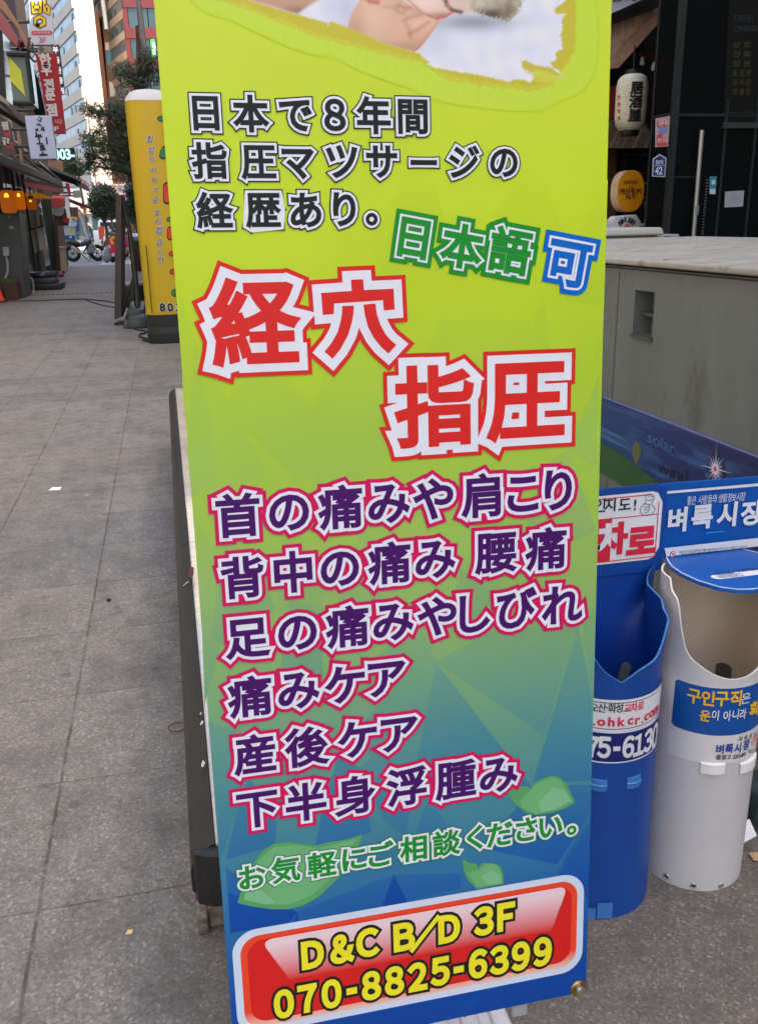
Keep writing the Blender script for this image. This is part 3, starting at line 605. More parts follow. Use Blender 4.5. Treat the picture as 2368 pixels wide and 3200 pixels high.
# lettering
BK, WH, GR, BL, RD, PU, MG, YL, GD = range(9)
inks = [ink(30, 34, 34), ink(216, 221, 236), ink(30, 138, 46), ink(10, 98, 190), ink(206, 42, 38), ink(68, 20, 98), ink(196, 24, 90), ink(230, 222, 44), ink(22, 128, 58)]
lt = MB()
def L3(f_, o, w1, w2, bold, k=1): return [(bold+w1+w2, o, .0010*k), (bold+w1, WH, .0012*k), (bold, f_, .0014*k)]
K = L3(BK, BK, .068, .034, .030)
chars(lt, bp, '日本で８年間', [(643.4, 355), (783.7, 356), (923.5, 362), (1045.6, 360), (1167, 361), (1289, 365.6)], [120, 120, 120, 124, 120, 116], K)
chars(lt, bp, '指圧マツサージの', [(655, 502.6), (807.5, 508), (931, 513), (1068, 506), (1192, 506), (1323, 508.5), (1449, 506), (1572.6, 509.6)], [117, 117, 120, 122, 115, 106, 114, 110], K)
chars(lt, bp, '経歴あり。', [(671, 657), (822, 658), (955, 657), (1075.6, 654.6), (1160.5, 685.5)], [117, 117, 120, 118, 110], K)
chars(lt, bp, '日本語', [(1292, 746), (1443, 770), (1593, 784.5)], [138, 142, 146], L3(GR, GR, .05, .10, .034), R_(-10.2))
m0 = len(lt.f); put(lt, bp, '可', bp.un(1775, 826), px_size(bp, (1775, 826), 154), [(.184, BL, .00112), (.084, WH, .00128), (.034, BL, .0015)], R_(-10.2)); lt.marks.append((m0, len(lt.f)))
K = L3(RD, RD, .094, .048, .030)
own_glyph('穴', [[(1092, 198), (1173, 196), (1176, 265), (1376, 260), (1380, 395), (1306, 398), (1302, 333), (975, 345), (970, 412), (897, 416), (892, 277), (1094, 268)],
  [(1028, 362), (1106, 362), (1100, 420), (1088, 470), (1060, 550), (1005, 640), (950, 700), (898, 652), (945, 600), (990, 530), (1015, 455), (1024, 410)],
  [(1170, 357), (1250, 352), (1258, 420), (1280, 490), (1315, 555), (1350, 595), (1386, 625), (1330, 680), (1280, 635), (1230, 570), (1195, 500), (1178, 430)]], 600, 1140, 447)
chars(lt, bp, '経', [(797.6, 1006)], 282, K); put(lt, bp, '穴', bp.un(1122, 996.5), px_size(bp, (1122, 996.5), 291), [(.142, RD, .00106), (.094, WH, .00126), (0, RD, .00146)]); lt.marks[-1] = (lt.marks[-1][0], len(lt.f)); chars(lt, bp, '指圧', [(1357, 1268.8), (1642.6, 1255)], [262, 266], K)
K = L3(PU, MG, .072, .082, .029)
chars(lt, bp, '首の痛みや肩こり', [(744.4, 1609.4), (903, 1601.5), (1063, 1583.8), (1214.5, 1574), (1353, 1559), (1502, 1548), (1632.6, 1544), (1742.5, 1531)], 140, K)
chars(lt, bp, '背中の痛み腰痛', [(758.6, 1803.3), (916, 1786.4), (1061.5, 1777), (1216, 1758), (1359, 1748), (1547.5, 1727.5), (1704, 1713.6)], 134, K)
chars(lt, bp, '足の痛みやしびれ', [(773, 1994), (929.3, 1977), (1084.7, 1956.4), (1228, 1943.6), (1365, 1925), (1481.8, 1917), (1613, 1900), (1755, 1888.6)], 132, K)
chars(lt, bp, '痛みケア', [(781, 2175), (933, 2157), (1078, 2138), (1208, 2121)], 130, K)
chars(lt, bp, '産後ケア', [(795.6, 2355), (958, 2332), (1117, 2308.5), (1247, 2293.8)], 126, K)
chars(lt, bp, '下半身浮腫み', [(804.6, 2529), (955.7, 2504), (1108.4, 2483.6), (1270, 2456), (1423.3, 2434.7), (1556.8, 2420.8)], 122, K)
chars(lt, bp, 'お気軽にご相談ください。', [(788.5, 2738.5), (892.8, 2715.7), (1006, 2700), (1106.4, 2682.3), (1190, 2666.6), (1291, 2649.6), (1393.6, 2632.6), (1481.8, 2616), (1559.3, 2606), (1642.8, 2590), (1719, 2583), (1784, 2593)], 82, L3(GR, GD, .075, .034, .028))
K = [(.135, BK, .0012), (.052, YL, .0015)]
chars(lt, bp, 'Ｄ＆ＣＢ／Ｄ３Ｆ', [(976.6, 2980.5), (1068, 2963), (1147.7, 2944), (1262, 2925.4), (1326.7, 2916), (1402.3, 2900), (1510.5, 2876), (1579.7, 2862.8)], [106, 106, 106, 106, 100, 106, 106, 106], K, 0, .84)
chars(lt, bp, '０７０-８８２５-６３９９', [(886.9, 3134.8), (960.8, 3118), (1035.6, 3103.7), (1098.5, 3094.6), (1159.5, 3078), (1231.5, 3063), (1304, 3050.5), (1374.3, 3033.6), (1432, 3027), (1492, 3010), (1558.9, 2998), (1625.8, 2985.6), (1693.8, 2971.8)], 106, K, 0, .80)
lt.raw = True; lt.build('printed_lettering', inks, bsheet)
# eyelets with bolt
BRASS = mat('brass', (.5, .33, .14, 1), .35, .2, 40, metal=1); STEEL = mat('zinc_steel', (.55, .55, .53, 1), .35, .15, 30, metal=1)
for e in [bp.un(1808, 3088)]+[(.028, VB+.035), (.028, BTOP-.03), (BWID-.028, BTOP-.03)]:
    q = MB(); q.lathe([(.0075, 0), (.0075, .0012), (.0125, .0028), (.0155, .0012), (.0155, 0)], lp(e[0], e[1]), 24, axis=bn); ey = q.build('eyelet', BRASS, banner, smooth=True)
    q = MB(); q.lathe([(.0072, 0), (.0072, .007), (.005, .0085)], lp(e[0], e[1]), 20, axis=bn); q.build('bolt', STEEL, ey, smooth=True)
# frame and water base behind the sheet
WPL = mat('white_plastic', (.62, .62, .64, 1), .45, .06, 8, bump=.05); GPL = mat('grey_plastic', (.33, .35, .37, 1), .5, .08, 10)
q = MB(); hub = lp(BWID/2, .72, -.09)
for e in ((.028, VB+.035), (.028, BTOP-.03), (BWID-.028, BTOP-.03), tuple(bp.un(1808, 3088))): q.tube(hub, lp(e[0], e[1], -.002), .005, .004, 8)
q.tube(hub, (hub.x, hub.y+.03, .13), .013, n=12); q.build('cross_frame', GPL, banner, smooth=True)
q = MB(); q.box((.27, 1.10, 0), (.50, 1.52, .10), 0, top=.9)
for k in range(4): q.box((.29+.055*k, 1.13, .098), (.325+.055*k, 1.48, .112), 0, top=.85)
q.lathe([(.03, .10), (.03, .15), (.02, .16)], (hub.x, hub.y+.03, 0), 16); q.build('water_base', WPL, banner, bevel=.012, smooth=True)
e = bp.un(1628, 3140); q = MB(); q.slab([lp(e[0]-.014, e[1]+.03, -.003), lp(e[0]+.014, e[1]+.03, -.003), lp(e[0]+.012, e[1]-.025, -.003), lp(e[0]-.013, e[1]-.025, -.003)], -bn*.008); q.build('clip', GPL, banner, bevel=.002)

# ================================================================ STONE BENCH
BEN = thing('street_bench', (.18, 3.8, 0), 'long low granite bench with dark rounded edge beside the banner', 'bench')
EDGE = mat('dark_bullnose_granite', (.008, .009, .010, 1), .42, .35, 7, dirt=((.06, .06, .06, 1), 55, .58), bump=.35, fine=220)
POL = granite('polished_granite', (.55, .54, .52, 1), (.34, .34, .34, 1), (.3, .27, .24, 1), joints=False, spk=.35)
pb = POL.node_tree.nodes['Principled BSDF']
for l in list(POL.node_tree.links):
    if l.to_node == pb and l.to_socket.name in ('Roughness', 'Normal'): POL.node_tree.links.remove(l)
pb.inputs['Roughness'].default_value = .07; pb.inputs['Specular IOR Level'].default_value = .9
BST = granite('bench_base_granite', (.26, .22, .17, 1), (.07, .06, .05, 1), (.2, .14, .08, 1), joints=False, spk=.7)
ZB = .42; yj = [1.40]+[onZ(*q, ZB).y for q in ((622, 1692), (586, 1366))]+[6.3]
for y0, y1 in zip(yj, yj[1:]):
    q = MB(); y1 -= .004; pr = [(-.007, .31), (-.045, .31), (-.055, .325), (-.055, .365), (-.05, .385), (-.038, .403), (-.02, .415), (-.007, .42)]
    q.slab([(x, y0, z) for x, z in pr], (0, y1-y0, 0)); q.build('seat_edge', EDGE, BEN, smooth=True)
    q = MB(); q.box((-.006, y0, .31), (.44, y1, .4215)); q.build('seat_slab', POL, BEN, bevel=.004)
q = MB(); pr = [(-.05, 1.40), (-.045, 1.385), (-.02, 1.372), (.02, 1.365), (.42, 1.365), (.42, 1.399), (-.05, 1.399)]
q.slab([(x, y, .305) for x, y in pr], (0, 0, .11)); q.build('end_cap', EDGE, BEN, bevel=.012, seg=3, smooth=True)
q = MB(); q.box((-.037, 1.655, 0), (.43, 2.1, .309)); q.box((-.012, 3.4, 0), (.43, 3.8, .309)); q.box((-.012, 5.4, 0), (.43, 5.8, .309)); q.box((.03, 2.1, 0), (.4, 5.4, .3)); q.box((-.062, 1.64, 0), (-.0375, 2.12, .05))
q.build('stone_base', BST, BEN, bevel=.006)

q = MB(); be = Plane(Vector((-.0365, 0, .4045))+Vector((-.707, 0, .707))*.004, (0, 1, 0), (.707, 0, .707), (-.707, 0, .707))
for (x, y), r_, mi in (((632, 2259), .006, 0), ((635, 2388), .007, 0), ((628, 2230), .003, 0)):
    c_ = be.un(x, y); flat(q, be, [(c_[0]+r_*1.6*math.cos(k)*random.uniform(.6, 1.2), c_[1]+r_*math.sin(k)*random.uniform(.6, 1.2)) for k in [i*.63 for i in range(10)]], .0004, mi, px=False)
stroke(q, be, [(573, 1832), (580, 1824), (590, 1818)], .006, .0005, 0)
c_ = be.un(597, 1790); flat(q, be, [(c_[0]+.05*math.cos(k)*random.uniform(.5, 1.2), c_[1]+.016*math.sin(k)*random.uniform(.5, 1.1)) for k in [i*.4 for i in range(16)]], .0002, 1, px=False)
q.raw = True; q.build('paint_mark', [paint(190, 192, 190, .7), mat('red_spray', S(96, 40, 40), .7, .4, 30)], BEN)

# ================================================================ NEWSPAPER BOXES
def interp(tab, x):
    if x <= tab[0][0]: return tab[0][1]
    for (a, p), (b, q) in zip(tab, tab[1:]):
        if x <= b:
            t = (x-a)/(b-a); return p+(q-p)*t
    return tab[-1][1]
def tubesheet(mb, c, Rf, zt, t=.004, n=160, rows=36, zb=0.0, flatb=None):
    c = Vector(c); vs = []; fs = []; m = []
    for side in (0, 1):
        for i in range(n):
            th = -math.pi+2*math.pi*i/n; zmax = zt(th)
            for j in range(rows+1):
                z = zb+(zmax-zb)*j/rows; R = Rf(z)-side*t; x, y = math.sin(th), -math.cos(th)
                if flatb and y > 0:
                    b_ = flatb(z); e_ = 1-.8*b_; x = x*(1-b_)+b_*math.copysign(abs(x)**e_, x); x *= 1+.66*b_*y; y = y*(1-b_)+b_*abs(y)**e_
                vs.append(c+Vector((R*x, R*y, z)))
    N1 = rows+1; o = n*N1
    for i in range(n):
        k = (i+1) % n
        for j in range(rows):
            fs.append((i*N1+j, k*N1+j, k*N1+j+1, i*N1+j+1)); m.append(0)
            fs.append((o+i*N1+j+1, o+k*N1+j+1, o+k*N1+j, o+i*N1+j)); m.append(1)
        fs.append((i*N1+rows, k*N1+rows, o+k*N1+rows, o+i*N1+rows)); m.append(2)
        fs.append((o+i*N1, o+k*N1, k*N1, i*N1)); m.append(0)
    b = len(mb.v); mb.v += vs
    for q, mm in zip(fs, m): mb.f.append([b+x for x in q]); mb.m.append(mm)
B8, B7, B6 = cr(1800, 2100, 2.4806), cr(1800, 1450, 2.7905), cr(1800, 700, 2.627)
BLUEP = mat('blue_plastic', S(10, 68, 150, 1.1), .42, .08, 5, dirt=(S(60, 80, 104), 16, .6)); BLUER = paint(60, 120, 190, .5, .05); BLUEI = mat('blue_plastic_inside', S(4, 58, 150, 1.0), .45, .06, 5)
NAVY = paint(16, 24, 110, .45, .06); LW = paint(222, 224, 228, .45, .06); LRED = paint(214, 34, 62, .45, .06); LBK = paint(28, 28, 30, .5, .05); LCY = paint(30, 140, 200, .4, .05)
SLOT = mat('cabinet_seen_through_slot', (.22, .22, .21, 1), .7, .2, 30)
# --- blue one
c1 = (.853, 1.588, 0)
nb = thing('newspaper_box', c1, 'blue plastic newspaper dispenser half hidden behind the banner, with white and red header', 'newspaper box', 'newspaper boxes')
Rf1 = lambda z: .127-.0095*min(1, z/.6)+max(0, min(1, (z-.60)/.2))*.0175
cy1 = Cyl(c1, .1205)
cut = sorted([tuple(cy1.un(*B7(*q))) for q in ((735, 1620), (700, 1700), (640, 1750), (560, 1800), (430, 1900), (400, 1918), (370, 1905), (300, 1850), (230, 1815), (160, 1795))])
cut = [(a/.1205, z) for a, z in cut]; c0 = min(cut, key=lambda q: q[1]); c0_b = c0[0]; hl = [(c0[0]-(a-c0[0]), z) for a, z in cut if a > c0[0]]
tab = sorted(hl+[q for q in cut if q[0] >= c0[0]]); am = tab[-1][0]
ztop_b = .945
half = [(am+.1, tab[-1][1]+.02), (am+.22, tab[-1][1]+.05), (1.45, .69), (1.62, .718), (1.85, .734), (2.1, .738), (3.3, .738)]
tab = [(-a, z) for a, z in half[::-1]]+[q for q in tab if -am <= q[0]]+half; tab = sorted(tab)
smooth_ = lambda tb, x, w_=.09: sum(interp(tb, x+w_*k/3)*(4-abs(k)) for k in range(-3, 4))/16
q = MB(); tubesheet(q, c1, Rf1, lambda th: smooth_(tab, th, .09 if abs(th-c0_b) > .25 else .03), flatb=lambda z: max(0, min(1, (z-.42)/.25))); body = q.build('body', [BLUEP, BLUEI, BLUER], nb, smooth=True)
cb = faceY(c1[1]+.1195, c1[0])
q = MB(); ra = cb.un(2077, 1640)[0]; bt, bb = cb.un(1985, 1520)[1], cb.un(1985, 1790)[1]
hbp = [p for p in rrect(-ra+.02, ra, bb, bt, .03, 8)]; hbp = [(x, z if z > bb+.03 else bb) for x, z in hbp]; q.slab([cb.map(x, z, -.0008) for x, z in hbp], (0, .005, 0)); q.build('header_board', BLUEP, nb)
q = MB()
u0 = cb.un(1907, 1751); ua = cb.un(1990, 1534)[1]; ub = cb.un(1985, 1752)[1]; ur = cb.un(2062, 1650)[0]
patch(q, cb, -ur, ur, ub, ua-.004, .0008, 0, 28, r=.028)
um = cb.un(1960, 1615)[1]
for a0, a1, b0, b1 in ((-ur+.008, ur-.008, um-.0012, um+.0012), (-ur+.008, ur-.008, ub+.005, ub+.0075), (ur-.0105, ur-.008, ub+.005, ua-.03)): patch(q, cb, a0, a1, b0, b1, .0012, 1, 24)
patch(q, cb, -ur+.03, ur-.03, ua-.0125, ua-.010, .0012, 1, 24)
uc = cb.un(1907, 1690)[0]; patch(q, cb, -ur+.011, uc, ub+.0076, um-.0012, .0013, 1, 20)
q.raw = True; q.build('header_label', [LW, LRED], nb)
q = MB(); K = [(.018, 0, .002)]
chars(q, cb, '인지도!', [(1872, 1579), (1904, 1577), (1950, 1575), (1982, 1577)], 46, K)
s_ = px_size(cb, (1912, 1683), 102); st = cb.un(1912, 1683)
put(q, cb, '차', st, s_, [(.05, 2, .0022)], clip=(uc, 1)); put(q, cb, '차', st, s_, [(.05, 1, .0022)], clip=(uc, -1))
chars(q, cb, '로', [(2002.5, 1688)], 104, [(.05, 1, .0022)]); chars(q, cb, '교', [(1828, 1683)], 102, [(.05, 2, .0022)])
T = lambda pts: [B7(*p) for p in pts]
for pts in ([(600, 300), (602, 275), (625, 262), (655, 265), (672, 285), (672, 310), (655, 335), (652, 350), (672, 372), (684, 395), (670, 415), (650, 440), (610, 447), (575, 440), (552, 415), (553, 385), (575, 360), (600, 335), (605, 320), (600, 300)],
            [(580, 345), (640, 350)], [(582, 372), (628, 374)], [(584, 395), (622, 398)], [(588, 418), (618, 420)], [(618, 310), (640, 316), (662, 306)], [(622, 284), (634, 282)], [(646, 282), (660, 284)], [(628, 350), (634, 380), (622, 420)]): stroke(q, cb, T(pts), .0014, .0018, 0)
q.raw = True; q.build('header_lettering', [LBK, LRED, LW], nb)
# lower labels
cl = Cyl(c1, .1195)
b1_, b0_ = cl.un(1921, 2187)[1], cl.un(1921, 2287)[1]; n0_ = cl.un(1921, 2384)[1]
q = MB(); A_ = 1.5*.1195
patch(q, cl, -A_, A_, b0_, b1_, .0012, 0, 40); patch(q, cl, -A_, A_, n0_, b0_-.0005, .0012, 1, 40)
for z in (b0_+.006, b1_-.008): patch(q, cl, -A_, A_, z, z+.0018, .0016, 1, 40)
for z in (n0_, b0_-.003): patch(q, cl, -A_, A_, z, z+.003, .0017, 0, 40)
q.raw = True; q.build('front_label', [LW, NAVY], nb)
q = MB(); K = [(.014, 0, .0028)]; KR = [(.02, 1, .0028)]; SQ = .8
chars(q, cl, '오산·화성', [B8(*p) for p in ((140, 268), (200, 272), (236, 272), (276, 275), (330, 272))], [30, 32, 30, 32, 32], K, 0, .8)
chars(q, cl, '교차로', [B8(*p) for p in ((392, 275), (443, 268), (494, 256))], 30, KR, 0, .8)
chars(q, cl, '.ohkcr.com', [B8(*p) for p in ((136, 402), (193, 388), (270, 382), (345, 380), (415, 378), (468, 376), (503, 385), (535, 345), (575, 320), (612, 290))], 40, K[:0]+[(.028, 1, .0028)])
chars(q, cl, '３７５-６１３０', [B8(*p) for p in ((60, 575), (128, 575), (215, 580), (310, 590), (400, 575), (480, 560), (550, 525), (600, 490))], [82]*8, [(.04, 2, .0026)], 0, .70)
q.raw = True; q.build('front_lettering', [LBK, LRED, LW], nb)
for ps in (((120, 865), (235, 868)), ((385, 846), (485, 838))):
    (a0, z0), (a1, z1) = cl.un(*B8(*ps[0])), cl.un(*B8(*ps[1])); z = (z0+z1)/2; q = MB()
    vs = []
    n = 10; bl = lambda i: .004+.004*math.sin(math.pi*i/n)
    q.path([cl.map(a0+(a1-a0)*i/n, z, bl(i)) for i in range(n+1)], .003, 6); 
    for i in range(n):
        A, B = a0+(a1-a0)*i/n, a0+(a1-a0)*(i+1)/n
        q.add([cl.map(A, z-.013, bl(i)), cl.map(B, z-.013, bl(i+1)), cl.map(B, z+.013, bl(i+1)), cl.map(A, z+.013, bl(i)), cl.map(A, z-.013, 0), cl.map(B, z-.013, 0), cl.map(B, z+.013, 0), cl.map(A, z+.013, 0)], [(0, 1, 2, 3), (4, 5, 1, 0), (3, 2, 6, 7)])
    q.build('strap', BLUER, nb, smooth=True)
for a0, a1, z0, z1 in ((-.13, -.095, 0, .042), (-.09, -.048, 0, .03), (-.045, -.012, .004, .046)):
    ct = Cyl(c1, .127); q = MB(); patch(q, ct, a0, a1, z0, z1, .004, 0, 6); patch(q, ct, a0, a1, z0, z1, .0015, 0, 6); q.build('tab', BLUER, nb)
ci = Cyl(c1, .1130, True); s0 = ci.un(*B7(412, 1840)); q = MB(); flat(q, ci, [(s0[0]+.013*math.cos(a)+(.006 if math.sin(a) > 0 else -.006), s0[1]+.013*math.sin(a)+(.022 if math.sin(a) > 0 else -.03)) for a in [k*math.pi/8 for k in range(16)]], .001, 0, px=False); q.raw = True; q.build('slot', SLOT, nb)
# --- white one
c2 = (1.118, 1.60, 0); R2 = .119
wb = thing('newspaper_box', c2, 'white plastic newspaper dispenser with blue header and half round lid, right of the blue dispenser', 'newspaper box', 'newspaper boxes')
WB = mat('white_pp_sheet', (.83, .83, .86, 1), .42, .05, 4, dirt=((.5, .48, .45, 1), 7, .63)); WBI = mat('cream_inside', (.88, .76, .61, 1), .5, .1, 3, stretch=(1, 1, .15)); WBR = paint(235, 232, 228, .5, .03)
for m_, k_ in ((WB, .3), (WBI, .6)):              # thin translucent polypropylene
    t_ = m_.node_tree; p_ = t_.nodes['Principled BSDF']; o_ = t_.nodes['Material Output']; tr = t_.nodes.new('ShaderNodeBsdfTranslucent'); ms = t_.nodes.new('ShaderNodeMixShader'); ms.inputs[0].default_value = k_
    bl_ = [l for l in t_.links if l.to_node == p_ and l.to_socket.name == 'Base Color'][0].from_socket; t_.links.new(bl_, tr.inputs[0]); t_.links.new(p_.outputs[0], ms.inputs[1]); t_.links.new(tr.outputs[0], ms.inputs[2]); t_.links.new(ms.outputs[0], o_.inputs[0])
yb = 1.715; zh = onY(2078, 1742, yb).z; zf = onY(2335, 1848, 1.462).z
lidp = Plane((1.118, yb, zh), (1, 0, 0), (0, 1.462-yb, zf-zh), Vector((1, 0, 0)).cross(Vector((0, yb-1.462, zh-zf))))
cw = Cyl(c2, R2)
cut = [cw.un(*B7(*q)) for q in ((815, 1080), (885, 1190), (905, 1400), (940, 1600), (990, 1690), (1100, 1780), (1200, 1840), (1300, 1875), (1400, 1882), (1500, 1850), (1585, 1790))]
cut = [(a/R2, z) for a, z in cut]; c0 = min(cut, key=lambda q: q[1])
tab2 = [q for q in cut if q[0] <= c0[0]]; tab2 = sorted(tab2+[(2*c0[0]-a, z) for a, z in tab2[:-1]])
tab2e = [(tab2[0][0]-.12, tab2[0][1]+.09), (tab2[0][0]-.05, tab2[0][1]+.035)]+tab2+[(tab2[-1][0]+.05, tab2[-1][1]+.035), (tab2[-1][0]+.12, tab2[-1][1]+.09)]
def zt2(th):
    y = c2[1]-R2*math.cos(th); zl = zh+(zf-zh)*(yb-y)/(yb-1.462)-.004
    if tab2[0][0]-.1 < th < tab2[-1][0]+.1: return min(zl, smooth_(tab2e, th, .06))
    return zl
q = MB(); tubesheet(q, c2, lambda z: R2, zt2); q.build('body', [WB, WBI, WBR], wb, smooth=True)
hb = faceY(yb-.0045, 1.118)
q = MB(); x0 = onY(2058, 1600, yb).x; zt = onY(2200, 1506, yb).z; HW = 1.118+.008-x0+.01
HR = HW+.085; bL = [hb.un(*p) for p in ((2080, 1514), (2066, 1518), (2058, 1527), (2057, 1545), (2066, 1640), (2072, 1713), (2077, 1743))]; bo = [(a, b) for a, b in bL]+[(HR, zh), (HR, zt-.02), (HR-.006, zt-.006), (HR-.02, zt)]
q.slab([Vector((1.118+x, yb, z)) for x, z in bo], (0, .006, 0)); BBL = paint(0, 84, 168, .4, .06); q.build('header_board', BBL, wb)
q = MB(); lp_ = [lidp.un(*p) for p in ((2072, 1742), (2082, 1760), (2092, 1773), (2122, 1794), (2176, 1819), (2248, 1840.6), (2302, 1848), (2345, 1848))]
lo = lp_+[(-a+.075, b) for a, b in lp_[::-1]]
q.slab([lidp.map(a, b, .001) for a, b in lo], -lidp.n*.006); lid = q.build('lid', BBL, wb)
q = MB()
z1, z2 = hb.un(2200, 1530)[1], hb.un(2200, 1537)[1]
flat(q, hb, [(2073, 1536), (2368, 1510), (2368, 1519), (2068, 1544)], .0005, 0); s0 = hb.un(2072, 1713); s1 = hb.un(2078, 1742)
flat(q, hb, [(s1[0]+.002, s1[1]+.002), (HR-.002, s1[1]+.002), (HR-.002, s0[1]), (s0[0]+.002, s0[1])], .0005, 0, px=False)
inn = [((a-.037)*.94+.037, b*.945+.004) for a, b in lo]; out2 = [((a-.037)*.965+.037, b*.965+.003) for a, b in lo]; n = len(lo)
q.add([lidp.map(a, b, .0018) for a, b in out2]+[lidp.map(a, b, .0018) for a, b in inn], [(i, i+1, n+i+1, n+i) for i in range(n-1)], 0)
lab = rrect(0, .2, -.018, .018, .017); o = lidp.un(2223, 1808); o2 = lidp.un(2368, 1790)
flat(q, lidp, [(o[0]+x, (o[1]+o2[1])/2+y*.8) for x, y in lab], .0018, 0, px=False)
q.raw = True; q.build('header_label', [LW], wb)
q = MB(); 
line(q, hb, '좋은 사람들의 생활정보시장', (2144, 1565), (2327, 1550), 29, [(.0, 0, .0011)])
chars(q, hb, '벼룩시장', [(2115, 1624), (2192, 1615), (2269.5, 1607.7), (2347, 1602)], 78, [(.038, 0, .0011)])
flat(q, hb, [(2203, 1663), (2260, 1657), (2260, 1662), (2203, 1668)], .001, 3)
line(q, hb, '무단수거 및 설치방해는 형법 제329조에 의하여 형사 처분될 수 있습니다', (2120, 1725), (2332, 1707), 9, [(0, 1, .0011)])
line(q, hb, '무단수거 제보 080-937-8585(무료)', (2124, 1733), (2244, 1723), 9, [(.01, 1, .0011)])
cc = hb.un(2100, 1731); flat(q, hb, [(cc[0]+.0075*math.cos(a), cc[1]+.0075*math.sin(a)) for a in [k*.39 for k in range(16)]], .001, 2, px=False); flat(q, hb, [(cc[0]+.0058*math.cos(a), cc[1]+.0058*math.sin(a)) for a in [k*.39 for k in range(16)]], .0013, 0, px=False); stroke(q, hb, [(2094, 1725), (2106, 1737)], .002, .0016, 2)
line(q, hb, '신문', (2096, 1731), (2105, 1730), 6, [(0, 1, .0015)])
line(q, lidp, '이 배포대에는', (2233, 1796), (2290, 1790), 13, [(0, 4, .0026)]); line(q, lidp, '신문이 배포됩니다', (2240, 1805), (2318, 1798), 13, [(0, 4, .0026)])
line(q, lidp, '07.20-02:00', (2296, 1787), (2366, 1780), 12, [(0, 1, .0026)], shear=.3)
q.raw = True; q.build('header_lettering', [LW, LBK, LRED, LCY, paint(20, 60, 120)], wb)
cw = Cyl(c2, R2)
a0 = cw.un(2103, 2200)[0]; zt_ = cw.un(2203, 2146)[1]; zb_ = cw.un(2203, 2295)[1]
q = MB(); patch(q, cw, a0, a0+.27, zb_, zt_, .0012, 0, 40, r=.006); zz = cw.un(2200, 2385)[1]
patch(q, cw, a0-.008, a0+.275, zz, zt_+.004, .0006, 1, 40); q.raw = True; q.build('front_label', [paint(0, 78, 158, .4, .05), paint(214, 212, 214, .4, .04)], wb)
q = MB(); YEL = paint(242, 184, 40, .45, .04)
chars(q, cw, '구인구직', [(2167.6, 2174.6), (2211, 2180.6), (2253.5, 2182.6), (2296.6, 2180.6)], 50, [(.03, 0, .0026)], 0, .84); chars(q, cw, '은', [(2327, 2180.6)], 36, [(.01, 1, .0026)])
chars(q, cw, '운', [(2202, 2235)], 38, [(.03, 0, .0026)], 0, .84); chars(q, cw, '이아니라', [(2233, 2233), (2269.6, 2235), (2295, 2231), (2318, 2229)], 34, [(.016, 1, .0026)], 0, .72); chars(q, cw, '확', [(2354, 2213)], 48, [(.03, 0, .0026)])
chars(q, cw, '확률을높', [(2311, 2307.6), (2327, 2303.6), (2342, 2297.5), (2356, 2293.5)], 16, [(0, 2, .0022)])
chars(q, cw, '벼룩시장', [(2247.5, 2340), (2275.7, 2338), (2302, 2336), (2329, 2326)], 31, [(.03, 3, .0022)], 0, .85); chars(q, cw, '구인', [(2349, 2316), (2363, 2306)], 26, [(.01, 4, .0022)])
line(q, cw, '줄광고 253-1191', (2234.6, 2364), (2326, 2354), 17, [(.015, 2, .0022)]); line(q, cw, '박스광고', (2333, 2347), (2362, 2338), 13, [(0, 2, .0022)])
q.raw = True; q.build('front_lettering', [YEL, LW, LBK, paint(10, 66, 150), paint(220, 84, 60)], wb)
for ps in (((960, 740), (1145, 742)), ((1265, 715), (1375, 690))):
    (a0, z0), (a1, z1) = cw.un(*B8(*ps[0])), cw.un(*B8(*ps[1])); z = (z0+z1)/2; q = MB(); n = 10; bl = lambda i: .003+.005*math.sin(math.pi*i/n)
    for i in range(n):
        A, B = a0+(a1-a0)*i/n, a0+(a1-a0)*(i+1)/n
        q.add([cw.map(A, z-.012, bl(i)), cw.map(B, z-.012, bl(i+1)), cw.map(B, z+.012, bl(i+1)), cw.map(A, z+.012, bl(i)), cw.map(A, z-.014, 0), cw.map(B, z-.014, 0), cw.map(B, z+.014, 0), cw.map(A, z+.014, 0)], [(0, 1, 2, 3), (4, 5, 1, 0), (3, 2, 6, 7)])
    q.build('strap', WBR, wb, smooth=True)
for p in ((2081, 2738), (2165, 2767), (2250.7, 2767), (2311, 2741)):
    a, z = cw.un(*p); nrm = (cw.map(a, z, 1)-cw.map(a, z, 0)).normalized(); q = MB(); q.torus(cw.map(a, z, .001), .0056, .0021, nrm, 20, 8); q.lathe([(.0045, 0), (.0045, .0006)], cw.map(a, z, .0004), 12, 1, axis=nrm); q.build('eyelet', [STEEL, LBK], wb, smooth=True)
ci = Cyl(c2, R2-.004, True); s0 = ci.un(*B7(1285, 1815)); q = MB(); flat(q, ci, [(s0[0]+.02*math.cos(a), s0[1]+.012*math.sin(a)+(.012 if math.sin(a) > 0 else -.03)) for a in [k*math.pi/8 for k in range(16)]], .001, 0, px=False); q.raw = True; q.build('slot', mat('dark_slot', (.1, .1, .1, 1), .7), wb)

